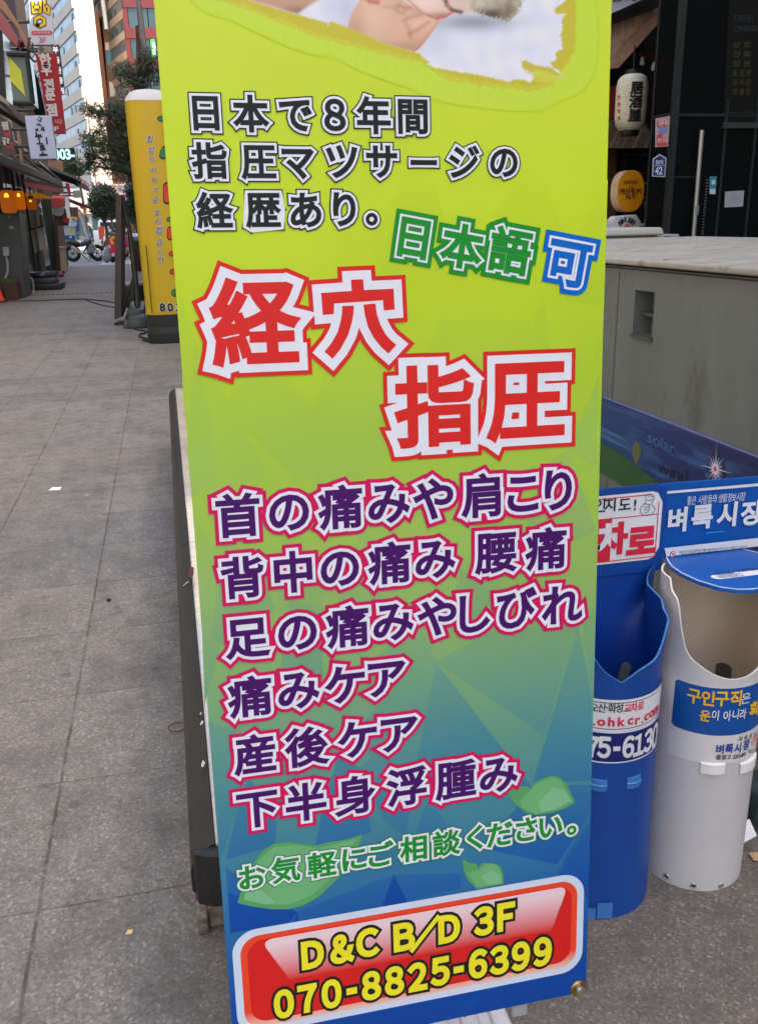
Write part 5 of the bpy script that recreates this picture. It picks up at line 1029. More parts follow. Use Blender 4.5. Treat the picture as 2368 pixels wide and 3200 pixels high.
def blob(pts, c, mo, mi_, w_):
    flat(q, fy, [c(*p) for p in pts], .004, mo); cx_ = sum(p[0] for p in pts)/len(pts); cy_ = sum(p[1] for p in pts)/len(pts)
    flat(q, fy, [c(cx_+(p[0]-cx_)*w_, cy_+(p[1]-cy_)*w_) for p in pts], .008, mi_)
def pill(x0, x1, y0, y1): r_ = (x1-x0)*.45; return rrect(x0, x1, y0, y1, min(r_, (y1-y0)/2.2), 4)
blob(pill(648, 760, 245, 500), CY8, 0, 2, .82); blob(pill(692, 790, 745, 905), CY8, 0, 2, .8); blob(pill(690, 740, 640, 695), CY8, 0, 3, .7); blob(pill(712, 780, 1027, 1085), CY8, 0, 2, .7); blob(pill(722, 800, 1228, 1288), CY8, 0, 2, .7); blob(pill(742, 830, 1450, 1540), CY8, 0, 3, .85)
blob([(1350, 1020), (1368, 1000), (1420, 990), (1420, 1050), (1375, 1045)], CA, 0, 3, .7); blob([(1370, 1350), (1380, 1300), (1400, 1260), (1440, 1250), (1440, 1370), (1390, 1368)], CA, 0, 3, .75)
q.raw = True; q.build('lettering', [LBK, paint(206, 204, 200, .5), paint(200, 52, 30, .5), paint(20, 120, 70, .5)], ps)
q = MB(); q.path([onY(*CY8(*p), yp-.012) for p in ((455, 960), (480, 1180), (505, 1500), (525, 1720))], .008, 6); q.build('seam', paint(90, 76, 10, .7), ps)

# edge-on sign board with its tripod
yb_ = 14.9; a0, a1 = onY(358, 980, yb_), onY(381, 980, yb_); zt_ = onY(366, 608, yb_).z
ed = thing('board_sign', ((a0.x+a1.x)/2, yb_, 0), 'dark brown sign board seen edge-on left of the yellow pillar, propped by a steel pole', 'sign stand')
q = MB(); v = [onY(*p, yb_) for p in ((363, 607), (381, 611), (381, 990), (358, 1000))]; q.slab(v, (.02, .9, 0)); q.build('board', mat('dark_board', S(62, 54, 48), .6, .25, 5, stretch=(1, 1, .15)), ed, bevel=.008)
q = MB(); yq_ = 15.1; q.path(YY(CY8, [(195, 390), (215, 560), (265, 760), (310, 1080), (345, 1400), (375, 1780)], yq_), [.03, .03, .035, .042, .045, .05], 10); q.build('pole', mat('olive_steel', (.07, .072, .05, 1), .4, .25, 8, metal=.5), ed, smooth=True)
q = MB(); q.path(YY(CY8, [(318, 1325), (240, 1540), (190, 1690)], yq_), .022, 8); q.path(YY(CY8, [(318, 1330), (245, 1590), (195, 1760)], yq_+.25), .012, 8); q.build('leg', paint(58, 60, 48, .5, .2), ed, smooth=True)
q = MB(); c_ = onZ(425, 1000, 0)
wbm = mat('dark_green_plastic', (.02, .034, .034, 1), .35, .2, 6)
x0, x1 = onY(388, 1010, 14.7).x, onY(468, 1010, 14.7).x
for k in range(5): q.box((x0+.06, 14.55+.34*k, .02), (x1-.05, 14.83+.34*k, .27+.0*k), top=.9)
q.box((x0, 14.35, 0), (x1+.05, 16.2, .13), top=.94); q.box((x0+.05, 14.3, .0), (x1, 14.62, .2), top=.72)
q.build('water_base', wbm, ed, bevel=.03, smooth=True)
# round black base behind it
c_ = Vector((onY(415, 940, 18.2).x, 18.4, 0)); rb = (onY(455, 940, 18.2).x-onY(375, 940, 18.2).x)/2
t = thing('round_weight', c_, 'round black sign base with flat disc lid behind the edge-on board', 'sign base'); q = MB(); q.lathe([(rb*.95, 0), (rb, .05), (rb*.96, .36), (rb*.9, .4)], c_, 36); q.build('tub', BLKP, t, smooth=True); q = MB(); q.lathe([(rb*1.02, .4), (rb*1.04, .42), (rb*1.0, .45), (.05, .47)], c_, 36); q.build('disc', paint(110, 112, 108, .3, .1), t, smooth=True)
# cables and drain
CABL = paint(70, 62, 50, .7, .2)
q = MB(); q.path([onZ(*CB_(*p), .012) for p in ((0, 1352), (120, 1352), (330, 1348), (520, 1340), (740, 1334), (820, 1342), (920, 1352), (990, 1366))], .016, 6); tag(q.build('power_cable', CABL, smooth=True), 'long brown cable lying straight across the alley', 'cable')
q = MB(); q.path([onZ(*CB_(*p), .012) for p in ((735, 1340), (800, 1362), (880, 1386), (985, 1405))], .012, 6); tag(q.build('power_cable', CABL, smooth=True), 'thin cable branching off towards the edge-on board', 'cable')
q = MB(); q.path([onZ(*CY8(*p), .012) for p in ((330, 1905), (400, 1915), (470, 1925), (440, 1950), (385, 1960), (378, 1985), (430, 2000), (475, 2010), (430, 2030), (420, 2020), (480, 2040))], .012, 6); tag(q.build('power_cable', paint(34, 34, 32, .6), smooth=True), 'curled black cable by the base of the yellow pillar', 'cable')
q = MB(); q.path([onZ(*CY8(*p), .012) for p in ((105, 1845), (130, 1835), (215, 1828), (210, 1850), (120, 1856), (108, 1848))], .012, 6); tag(q.build('power_cable', paint(40, 40, 38, .6), smooth=True), 'loop of dark cable at the foot of the edge-on board', 'cable')
dr = MB(); ya = onZ(200, 919, 0).y; dr.box((-3.4, ya-.16, -.01), (3, ya+.16, .006)); struct('drain_channel', dr, stripes('drain_grate', ((.05, .05, .045, 1), (.2, .19, .17, 1)), 0, .11, .6, .5))

# ---- restaurant row on the left
XF = -3.55
DKF = mat('dark_shopfront', (.008, .008, .008, 1), .5, .4, 1.5); GRN = mat('grey_green_render', S(96, 106, 100), .7, .15, 2)
lb = thing('restaurant_building', (XF-3, 27, 0), 'dark restaurant building with tiled eave and beige awning along the left edge', 'building')
q = MB(); q.box((XF-9, 21.6, 0), (XF-.3, 34, 3.1)); q.build('ground_floor', DKF, lb)
q = MB(); q.box((XF-9, 21.6, 3.1), (XF-.35, 34, 11)); q.build('wall', mat('upper_brown_wall', S(72, 62, 56), .7, .2, 2), lb)
TILE = stripes('roof_tiles', (S(30, 27, 24), S(84, 72, 60)), 1, .22, .8, .55, .35, .6)
q = MB(); p = [onX(*CE(0, 75), -3.3), onX(*CE(455, 310), -3.3), onX(*CE(455, 490), -2.85), onX(*CE(0, 200), -2.85)]
q.slab([Vector(v) for v in p], (-.05, 0, -.08)); q.build('tiled_eave', TILE, lb)
AWB = paint(120, 110, 100, .8, .12)
xa = -2.75; e0, e1 = onX(*CE(-60, 1010), xa), onX(*CE(1050, 1480), xa); z_hi = onX(*CE(0, 1010), -3.3).z
q = MB()
for (aa, bb, mi) in (((e0, e1), .0, 0),):
    y0, y1 = e0.y, e1.y; zf_ = e1.z
    q.slab([Vector((xa, y0, zf_)), Vector((xa, y1, zf_)), Vector((XF-.3, y1, zf_+.55)), Vector((XF-.3, y0, zf_+.55))], (0, 0, .04))
q.build('awning', AWB, lb)
q = MB(); q.box((xa-.06, y0, zf_-.14), (xa+.05, y1, zf_+.02)); q.build('awning_bar', paint(54, 58, 56, .5), lb, bevel=.02)
q = MB(); q.slab([onX(*CG(*p), -2.66) for p in ((400, 42), (1085, 165), (1092, 250), (470, 128), (430, 95))], (.02, 0, 0)); q.build('valance', paint(170, 78, 82, .8, .15), lb); q = MB(); q.slab([onX(*CG(*p), -2.70) for p in ((385, -12), (1045, 100), (1080, 160), (400, 40))], (.02, 0, 0)); q.build('valance_band', paint(40, 44, 42, .7), lb)
q = MB()
for k in range(3): yy = y0+3+4*k; q = MB(); q.tube((XF-.3, yy, zf_+1.1), (xa, yy, zf_+.04), .035, n=8); q.build('awning_arm', paint(60, 62, 60, .5), lb)
# glazed front and door frames
fg2 = MB()
for x_, y_ in ((170, 30.5), (188, 33.8)): pass
for yy in (25.1, 27.2, 29.25, 31.4, 33.5):
    q = MB(); q.box((XF-.28, yy-.05, 0), (XF-.18, yy+.05, 3.0)); q.build('window_frame', paint(92, 92, 86, .45, .1), lb)
for yy in (26.0, 28.3, 30.2, 32.5):
    q = MB(); q.box((XF-.29, yy-.8, .3), (XF-.22, yy+.8, 2.6)); q.build('window_pane', glass_dark('shop_glass', (.012, .012, .011, 1), .1, .3), lb)
# glass return wall at the far end, brown pillar
q = MB(); q.slab(YY(CG, [(700, 345), (880, 345), (1045, 1580), (905, 1560)], 31.8), (0, .1, 0)); q.build('end_glazing', glass_dark('green_glass', S(52, 66, 62), .1, .5), lb)
q = MB(); q.slab(YY(CG, [(940, 700), (985, 690), (1050, 1590), (985, 1590)], 31.6), (0, .1, 0)); q.build('door_pillar', paint(66, 40, 34, .6, .2), lb)
# lanterns
def lantern(x0, x1, y0, y1, y, glow, label):
    a, b = onY(*CG(x0, (y0+y1)/2), y), onY(*CG(x1, (y0+y1)/2), y); zt, zb = onY(*CG((x0+x1)/2, y0), y).z, onY(*CG((x0+x1)/2, y1), y).z
    c_ = Vector(((a.x+b.x)/2, y, zb)); r_ = (b.x-a.x)/2; h_ = zt-zb
    t = thing('glowing_lantern', c_, label, 'lantern', 'orange lanterns under the awning')
    q = MB(); q.lathe([(r_*.6, 0), (r_*.9, .05*h_), (r_, .2*h_), (r_, .8*h_), (r_*.9, .95*h_), (r_*.6, h_)], c_, 28)
    m, n_, bb = newmat('lantern_glow'); L = n_.links.new; tc = n_.nodes.new('ShaderNodeTexCoord'); sp = n_.nodes.new('ShaderNodeSeparateXYZ'); L(tc.outputs['Object'], sp.inputs[0])
    bb.inputs['Base Color'].default_value = S(150, 66, 8); bb.inputs['Emission Color'].default_value = S(226, 110, 4); bb.inputs['Emission Strength'].default_value = glow*.2; bb.inputs['Roughness'].default_value = .7
    q.build('shade', m, t, smooth=True)
    q = MB(); q.lathe([(r_*.3, 0), (r_*.34, .06*h_), (r_*.24, .16*h_), (r_*.08, .2*h_)], c_+Vector((0, -r_*.86, h_*.68)), 14); q.build('bulb_glow', lamp_mat('bulb_glow', S(255, 205, 40), glow*.5+.1), t, smooth=True)
    q = MB(); q.lathe([(r_*.62, 0), (r_*.62, .05)], c_+Vector((0, 0, h_)), 20); q.tube(c_+Vector((0, 0, h_)), c_+Vector((0, 0, h_+.5)), .015, n=6); q.build('cap', LBK, t)
lantern(10, 290, 190, 585, 21.3, .28, 'biggest glowing orange lantern, at the left edge under the awning'); lantern(258, 440, 200, 525, 23.0, .42, 'bright orange lantern, second from the left under the awning'); lantern(465, 628, 330, 525, 25.5, .22, 'smallest dim orange lantern, nearest the glass door')
q = MB(); q.slab(YY(CG, [(440, 235), (700, 240), (860, 300), (860, 330), (450, 320)], 26.5), (0, .2, 0), 0); tag(q.build('light_strip', lamp_mat('warm_strip', S(200, 130, 20), .06)), 'warm yellow light strip over the restaurant door', 'light')
# steel cabinet with meter
STG = mat('grey_steel_panel', S(62, 68, 64), .45, .16, 2.5, dirt=(S(80, 84, 80), 3, .6))
ysc = 22.0; sct = thing('steel_cabinet', onY(40, 910, ysc), 'tall grey steel cabinet with a meter box at the left edge', 'cabinet')
v = YY(CG, [(-500, 590), (330, 590), (440, 1925), (-500, 1925)], ysc); v[2].z = v[3].z = 0
q = MB(); q.slab(v, (0, 1.0, 0)); q.build('body', STG, sct, bevel=.015)
q = MB(); w_ = YY(CG, [(50, 1165), (155, 1165), (165, 1320), (60, 1325)], ysc-.12); q.slab(w_, (0, .12, 0)); q.build('meter_box', paint(150, 158, 156, .5), sct, bevel=.01)
q = MB(); q.path(YY(CG, [(115, 1330), (135, 1450), (140, 1580), (110, 1680), (70, 1770)], ysc-.05), .03, 8); q.build('conduit', paint(160, 160, 156, .5), sct, smooth=True)
q = MB(); q.slab(YY(CG, [(150, 620), (188, 620), (190, 685), (152, 685)], ysc-.004), (0, .003, 0)); q.build('sticker', paint(70, 130, 160, .5), sct)
q = MB(); q.slab(YY(CG, [(165, 800), (240, 810), (240, 860), (165, 850)], ysc-.004), (0, .003, 0)); q.build('label', paint(150, 150, 146, .5), sct)
t = thing('planter_box', onY(35, 930, 21.2), 'brown wooden planter box in front of the steel cabinet', 'planter'); q = MB()
v = YY(CG, [(40, 1780), (275, 1770), (330, 2035), (95, 2060)], 21.4); v[2].z = v[3].z = 0.0; q.slab(v, (0, .6, 0)); q.build('box', mat('planter_wood', S(72, 44, 30), .7, .3, 5), t, bevel=.015)
q = MB()
for k in range(60):
    a = onY(*CG(random.uniform(50, 265), 1775), random.uniform(21.45, 21.9)); q.add([a, a+Vector((.03, 0, random.uniform(.03, .09))), a+Vector((-.03, .02, random.uniform(.03, .09)))], [(0, 1, 2)])
q.build('grass', paint(60, 86, 40, .7), t)
t = thing('traffic_cone', onY(5, 935, 20.8), 'bright orange cone cut by the left edge of the frame', 'cone'); a = onY(-14, 938, 20.8); q = MB(); q.lathe([(.19, .03), (.17, .05), (.05, .55), (.04, .56)], (a.x, 20.9, 0), 20); q.build('body', paint(226, 70, 24, .5), t, smooth=True); q = MB(); q.box((a.x-.22, 20.7, 0), (a.x+.22, 21.1, .04)); q.build('foot', paint(60, 50, 46, .6), t)
# black sign base with disc
t = thing('rubber_stand', onY(150, 903, 24.4), 'wide black rubber sign base topped with a glossy dark disc by the restaurant door', 'sign base'); q = MB()
v0, v1 = onY(*CG(440, 1890), 24.4), onY(*CG(1080, 1890), 24.4); ht = onY(*CG(800, 1700), 24.4).z
q.box((v0.x, 24.4, 0), (v1.x, 25.3, ht*.55)); q.box((v0.x+.05, 24.45, ht*.55), (v1.x-.12, 25.25, ht), top=.93); q.build('base', BLKP, t, bevel=.03, smooth=True)
q = MB(); cx_ = (v0.x+v1.x)/2-.05; rx = (onY(*CG(1030, 1610), 24.9).x-onY(*CG(450, 1610), 24.9).x)/2; q.lathe([(rx*.9, ht+.0), (rx, ht+.05), (rx, ht+.09), (rx*.96, ht+.13), (.1, ht+.15)], (cx_, 24.9, 0), 40); q.build('disc', mat('glossy_dark_disc', (.05, .055, .06, 1), .2, .2, 4), t, smooth=True)
q = MB(); q.path(YY(CG, [(430, 1640), (500, 1660), (560, 1720), (585, 1850), (580, 1960)], 23.3), .022, 8); q.path(YY(CG, [(350, 1950), (580, 1940)], 23.3), .02, 8); tag(q.build('hose', paint(150, 150, 140, .5), smooth=True), 'pale bent pipe between the steel cabinet and the black sign base', 'pipe')
q = MB(); q.slab([onZ(*CG(*p), .01) for p in ((1055, 1775), (1160, 1775), (1140, 1800), (1060, 1812))], (0, 0, .02)); tag(q.build('green_mat', paint(44, 110, 50, .8)), 'small bright green mat beside the black sign base', 'mat')
q = MB(); q.slab([onZ(*CG(*p), .02) for p in ((985, 1650), (1050, 1630), (1110, 1670), (1000, 1690))], (0, 0, .06)); tag(q.build('red_crate', paint(120, 26, 22, .7)), 'low dark red box behind the black sign base', 'box')
# white cloth poster
q = MB(); P4 = YY(CG, [(535, 880), (740, 815), (800, 1190), (600, 1280)], 27.0); n = 8; vs = []
for i in range(n+1):
    for j in range(n+1): u_, w_ = i/n, j/n; p = P4[0].lerp(P4[1], u_).lerp(P4[3].lerp(P4[2], u_), w_); p.y += .05*math.sin(u_*9); vs.append(p)
q.add(vs, [(i*(n+1)+j, (i+1)*(n+1)+j, (i+1)*(n+1)+j+1, i*(n+1)+j+1) for i in range(n) for j in range(n)])
cloth = thing('cloth_poster', P4[3], 'pale wrinkled cloth poster hanging in front of the restaurant windows', 'poster'); q.build('sheet', mat('poster_cloth', S(176, 172, 160), .8, .2, 2.2, dirt=(S(150, 100, 80), 3.5, .58)), cloth, smooth=True)
q = MB(); q.tube(P4[0]+Vector((-.05, 0, .02)), P4[1]+Vector((.05, 0, .02)), .02, n=8); q.build('rod', LBK, cloth)
t = thing('ice_cream_freezer', onY(*CG(1060, 1560), 33), 'narrow cream freezer chest at the corner past the restaurant', 'freezer'); v = YY(CG, [(1005, 1185), (1100, 1180), (1135, 1560), (1045, 1590)], 33); v[2].z = v[3].z = .05
q = MB(); q.slab(v, (0, .7, 0)); q.build('body', paint(178, 158, 128, .5, .12), t, bevel=.02); q = MB(); q.slab(YY(CG, [(1000, 1165), (1105, 1160), (1108, 1190), (1003, 1195)], 32.95), (0, .8, 0)); q.build('lid', paint(206, 170, 156, .5), t); q = MB(); q.lathe([(.09, 0), (.09, .06)], v[2]+Vector((-.1, .03, -.05)), 12, axis=Vector((1, 0, 0))); q.build('wheel', LBK, t)

# projecting signs
def sign(name, c, pts, y, m, label, letters=None, th=.18, frame=None):
    P = YY(c, pts, y); t = thing(name, P[-1], label, 'sign'); q = MB(); q.slab(P, (0, th, 0)); q.build('casing', m, t, bevel=.01)
    if letters: q = MB(); mm = letters(q, faceY(y-.004)); q.raw = True; q.build('lettering', mm, t)
    q = MB(); cz = (P[0].z+P[-1].z)/2
    for z in (P[0].z*.7+P[-1].z*.3, P[0].z*.3+P[-1].z*.7): q.tube((XF-.5, y+th/2, z), (P[0].x+.02, y+th/2, z), .03, n=6)
    q.build('bracket', paint(60, 60, 58, .5), t); return t
def lw(q, s):
    for ch, p, h, a in (('그', (690, 400), 16, -.5), ('ㅏ', (680, 490), 17, 1.4), ('ㅂ', (640, 580), 15, .2), ('새', (735, 570), 14, .1), ('누', (670, 690), 24, .0), ('ㅣ', (810, 770), 22, .0), ('ㅗ', (690, 800), 22, .0), ('르', (735, 890), 20, .1), ('ㅡ', (755, 1018), 28, .05), ('ㅗ', (745, 980), 16, .0)):
        put(q, s, ch, s.un(*CE(*p)), px_size(s, CE(*p), h), [(.075, 0, .004)], a)
    return [paint(34, 36, 44, .6)]
sign('hanging_sign', CE, [(430, 340), (885, 335), (990, 1080), (535, 1085)], 20.5, paint(178, 186, 206, .55, .04), 'white sign with black brush lettering hanging above the awning', lw)
def lr_(q, s):
    for ch, p, h in zip('한우전문점', ((392, 515), (402, 605), (425, 725), (435, 820), (447, 945)), (42, 36, 36, 34, 40)): put(q, s, ch, s.un(*CA(*p)), px_size(s, CA(*p), h), [(.05, 0, .006)], 0, 1.05)
    line(q, s, '식당', CA(470, 1048), CA(540, 1045), 17, [(.02, 1, .004)]); line(q, s, '1F', CA(450, 1110), CA(512, 1106), 18, [(.03, 0, .004)]); return [paint(214, 206, 206, .5), paint(190, 150, 150, .5)]
sign('vertical_sign', CA, [(305, 462), (485, 460), (568, 1148), (440, 1150)], 25.5, paint(170, 22, 30, .5, .05), 'tall red vertical sign with white lettering', lr_)
def lb_(q, s):
    P = lambda c_: [CA(*p) for p in c_]; o = [(.0, 0)]
    for pts, cl_ in (([(285, 15), (290, 110), (350, 105), (350, 15)], False), ([(285, 62), (350, 60)], False), ([(385, -30), (388, 95), (420, 120), (425, 70), (390, 40)], False), ([(345, 225), (310, 205), (305, 165), (345, 145), (385, 165), (385, 205)], True)):
        stroke(q, s, P(pts), .105, .004, 1, cl_); stroke(q, s, P(pts), .06, .008, 0, cl_)
    flat(q, s, P([(280, 265), (440, 262), (455, 280), (445, 298), (285, 300), (272, 282)]), .004, 2); line(q, s, '노래연습장', CA(290, 282), CA(440, 280), 8, [(0, 4, .008)]); line(q, s, '3F', CA(332, 345), CA(408, 345), 24, [(.0, 3, .004)]); return [paint(232, 190, 20, .5), paint(60, 56, 40, .5), paint(206, 60, 76, .5), paint(190, 60, 70, .5), paint(210, 190, 196, .5)]
sign('vertical_sign', CA, [(225, -300), (420, -300), (468, 385), (268, 388)], 24.0, paint(196, 196, 204, .5, .04), 'white vertical sign with a big yellow character and red 3F, topmost at the left', lb_)
def lk(q, s):
    for i, ch in enumerate('부동산중개'): put(q, s, ch, s.un(*CA(482+i*13, 430+i*88)), px_size(s, CA(482, 430), 22), [(.05, 0, .004)], 0, .9)
    return [paint(190, 190, 200, .5)]
sign('vertical_sign', CA, [(440, 395), (510, 380), (562, 810), (520, 815)], 29.0, paint(24, 26, 36, .5), 'narrow black vertical sign behind the red one', lk)
sign('hanging_sign', CA, [(325, 395), (445, 392), (450, 455), (330, 455)], 27.0, paint(132, 128, 110, .5), 'small tan sign box between the white and red vertical signs', lambda q, s: (line(q, s, '중', CA(335, 420), CA(385, 420), 17, [(.04, 0, .004)]), [paint(40, 50, 44, .5)])[1])
def ld(q, s): line(q, s, '003-', CE(925, 1005), CE(1285, 1000), 43, [(.04, 0, .004)]); return [lamp_mat('led_white', S(176, 236, 255), .25)]
sign('led_sign', CE, [(890, 900), (1285, 895), (1305, 1100), (900, 1105)], 27.5, paint(14, 14, 18, .4), 'black digital sign with lit white digits under the brush lettering sign', ld)
# green glass box sign and yellow poster window
t = thing('glass_showcase', onY(*CA(150, 880), 21.8), 'green glass box window with a yellow poster above the tiled eave', 'window box')
q = MB(); q.slab(YY(CA, [(65, 465), (235, 470), (285, 890), (118, 880)], 21.8), (0, 1.0, 0)); q.build('glazing', glass_dark('green_window', S(96, 116, 104), .15, .5), t)
q = MB(); q.slab(YY(CA, [(72, 478), (180, 600), (222, 830), (90, 690)], 21.78), (0, .01, 0)); q.build('poster', mat('yellow_poster', S(206, 208, 50), .5, .15, 1.3, dirt=(S(120, 140, 120), 1.6, .55)), t)
q = MB()
for a, b in (((60, 462), (240, 465)), ((115, 885), (290, 892)), ((235, 465), (288, 892))): q.tube(onY(*CA(*a), 21.74), onY(*CA(*b), 21.74), .05, n=6)
q.build('frame', paint(30, 44, 42, .5), t)
q = MB(); q.slab(YY(CA, [(-40, 200), (20, 200), (60, 860), (-40, 780)], 22.8), (0, 1.0, 0)); q.build('dark_glazing', glass_dark('dark_teal_pane', S(16, 30, 32), .15, .4), lb); q = MB(); q.slab(YY(CA, [(230, 470), (330, 680), (400, 990), (300, 985)], 23.5), (0, .3, 0)); q.build('dark_glazing', glass_dark('dark_teal_glass', S(16, 30, 32), .15, .4), lb)
q = MB(); q.slab(YY(CA, [(-20, -20), (30, 0), (175, 230), (240, 350), (230, 420), (150, 235), (0, 60)], 22.6), (0, .4, 0)); q.build('sloping_trim', paint(150, 108, 80, .6), lb)
q = MB(); q.slab(YY(CA, [(-60, 70), (10, 100), (160, 330), (150, 400), (60, 320), (-60, 180)], 22.3), (0, .4, 0)); q.build('pink_panel', paint(150, 80, 82, .6, .1), lb)
q = MB()
for i in range(26): a = onY(*CA(random.uniform(200, 310), random.uniform(330, 580)), 23.0); q.tube(a, a+Vector((random.uniform(-.2, .2), .05, random.uniform(-.25, .25))), .018, n=5)
q.build('wiring', paint(40, 42, 42, .6), lb)
t = thing('menu_board', onY(*CA(60, 1340), 20.3), 'framed picture menu with white lettering at the left edge below the tiled eave', 'menu board'); q = MB(); q.slab(YY(CA, [(-20, 990), (85, 1050), (140, 1330), (30, 1350)], 20.4), (0, .1, 0)); q.build('frame', paint(70, 62, 56, .6), t); s = faceY(20.39); q = MB()
for ch, p, m_ in (('찜', (45, 1080), 0), ('닭', (70, 1150), 1), ('갈', (55, 1215), 0), ('비', (85, 1255), 1)): put(q, s, ch, s.un(*CA(*p)), px_size(s, CA(*p), 26), [(.05, m_, .004)])
q.raw = True; q.build('lettering', [paint(180, 176, 170, .6), paint(150, 60, 60, .6)], t)
for k, px_ in enumerate((155, 290)):
    q = MB(); q.slab(YY(CA, [(px_-12, 1110 if k == 0 else 1150), (px_+10, 1110 if k == 0 else 1150), (px_+45, 1390), (px_+20, 1390)], 21.5), (0, .15, 0)); q.build('post', paint(150, 124, 96, .6), lb)

# ---- second left building, brown with red awning
b2 = thing('brown_building', (-6, 38, 0), 'brown shop building with small red awning past the restaurant', 'building')
q = MB(); q.box((-12, 34.3, 0), (-3.8, 39.5, 6.2)); q.build('wall', mat('brown_wall', S(104, 78, 62), .7, .2, 2), b2)
q = MB(); q.box((-12, 34.3, 6.2), (-4.2, 39.5, 10)); q.build('upper_wall', mat('tan_wall', S(150, 122, 98), .7, .15, 2), b2)
q = MB(); q.slab(YY(CG, [(890, 330), (1110, 330), (1125, 420), (895, 430)], 34.0), (0, .3, .1)); q.slab(YY(CG, [(895, 432), (1125, 422), (1130, 485), (925, 492)], 33.8), (0, .02, 0)); q.build('awning', paint(206, 92, 84, .7, .1), b2)
q = MB(); q.slab(YY(CG, [(925, 520), (1130, 500), (1190, 800), (945, 800)], 34.2), (0, .05, 0)); q.build('door', paint(96, 66, 50, .6, .15), b2)
q = MB(); a = onY(*CG(1005, 535), 34.15); q.lathe([(.2, 0), (.2, .03), (.05, .05)], a, 20, axis=Vector((0, -1, 0))); q.build('wall_lamp', paint(170, 176, 182, .5), b2)
q = MB(); q.slab(YY(CE, [(830, 1115), (1075, 1115), (1085, 1330), (835, 1230)], 33.0), (0, .3, 0)); q.build('tan_panel', paint(172, 132, 100, .7), b2)
t = thing('retractable_awning', onY(200, 540, 33), 'long dark retractable awning arm jutting over the alley', 'awning'); q = MB(); q.path(YY(CE, [(590, 1150), (760, 1210), (1000, 1310), (1260, 1410), (1400, 1480)], 32), .07, 8); q.path(YY(CE, [(900, 1370), (1100, 1420), (1280, 1470), (1380, 1530)], 32.2), .09, 8); q.build('arm', paint(44, 42, 38, .5), t, smooth=True)
q = MB(); q.slab(YY(CE, [(1290, 1420), (1500, 1545), (1548, 1640), (1480, 1625), (1360, 1560)], 32), (0, .5, 0)); q.build('front_bar', paint(104, 100, 86, .6), t); q = MB(); q.slab(YY(CE, [(600, 1155), (1280, 1420), (1300, 1500), (900, 1370)], 32.1), (0, .6, .1)); q.build('canvas', paint(40, 40, 38, .7), t)
t = thing('small_awning', onY(240, 640, 38), 'dark red folded awning beyond the brown shop', 'awning'); q = MB(); q.slab(YY(CG, [(1180, 330), (1590, 480), (1615, 520), (1500, 500), (1340, 455), (1200, 395)], 46), (0, .5, 0)); q.build('canvas', paint(74, 44, 38, .7), t); q = MB(); q.slab(YY(CG, [(1370, 460), (1480, 500), (1490, 535), (1390, 500)], 45.8), (0, .3, 0)); q.build('valance', paint(176, 84, 66, .7), t)
sign('vertical_sign', CG, [(1125, 65), (1190, 70), (1225, 300), (1195, 300)], 37, paint(196, 26, 28, .5), 'narrow plain red vertical sign beyond the LED sign', None)
sign('wall_sign', CG, [(1262, 195), (1390, 190), (1395, 315), (1270, 318)], 39, paint(176, 178, 172, .5), 'pale blank square sign above the dark red awning', None)
def lbx(q, s): line(q, s, '농협', CG(1280, 760), CG(1330, 950), 22, [(.02, 0, .004)], stack=True); flat(q, s, [CG(*p) for p in ((1255, 675), (1285, 675), (1285, 700), (1255, 700))], .004, 1); return [paint(150, 190, 220, .5), paint(60, 50, 20, .5)]
t = sign('blue_sign', CG, [(1225, 715), (1330, 710), (1365, 1020), (1255, 1020)], 49, paint(10, 104, 176, .5), 'blue vertical sign with yellow top beside the solar cabinet', lbx, .15)
q = MB(); q.slab(YY(CG, [(1212, 645), (1328, 648), (1332, 708), (1222, 712)], 49), (0, .15, 0)); q.build('header', paint(206, 160, 40, .5), t)
q = MB(); q.slab(YY(CG, [(1100, 675), (1195, 670), (1200, 755), (1112, 757)], 34.1), (0, .06, 0)); q.build('notice_plate', paint(186, 50, 52, .5), b2)
q = MB(); q.slab(YY(CG, [(1195, 480), (1340, 480), (1385, 1000), (1350, 1010), (1220, 640)], 52), (0, .4, 0)); q.build('timber_screen', stripes('timber_screen', (S(70, 44, 38), S(104, 66, 56)), 0, .2, .7), b2)
# far solar cabinet (white) with the same mural
t = thing('utility_cabinet', onY(205, 815, 48), 'small white cabinet with blue and green mural band beside the motorcycle', 'utility cabinet'); yk = 48.0
q = MB(); v = YY(CG, [(950, 812), (1280, 808), (1315, 1330), (1000, 1330)], yk); v[2].z = v[3].z = .0; q.slab(v, (0, 1.2, 0)); q.build('body', paint(176, 184, 176, .5, .05), t, bevel=.02)
s = faceY(yk-.004); q = MB(); flat(q, s, [CG(*p) for p in ((972, 968), (1290, 965), (1298, 1045), (980, 1040))], .004, 0); flat(q, s, [CG(*p) for p in ((978, 1040), (1180, 1030), (1298, 1050), (1298, 1058), (985, 1062))], .008, 1); flat(q, s, [CG(*p) for p in ((1205, 840), (1255, 838), (1258, 910), (1210, 912))], .004, 2)
cc_ = s.un(*CG(1222, 995)); flat(q, s, [(cc_[0]+.06*math.cos(k*.7), cc_[1]+.06*math.sin(k*.7)) for k in range(9)], .012, 3, px=False); q.raw = True; q.build('mural_band', [paint(52, 70, 130, .5), paint(50, 120, 70, .5), paint(214, 170, 50, .5), paint(190, 196, 220, .5)], t)
q = MB(); q.slab(YY(CG, [(945, 795), (1285, 790), (1290, 812), (948, 815)], yk-.05), (0, 1.3, 0)); q.build('roof', paint(196, 198, 192, .5), t, bevel=.02)
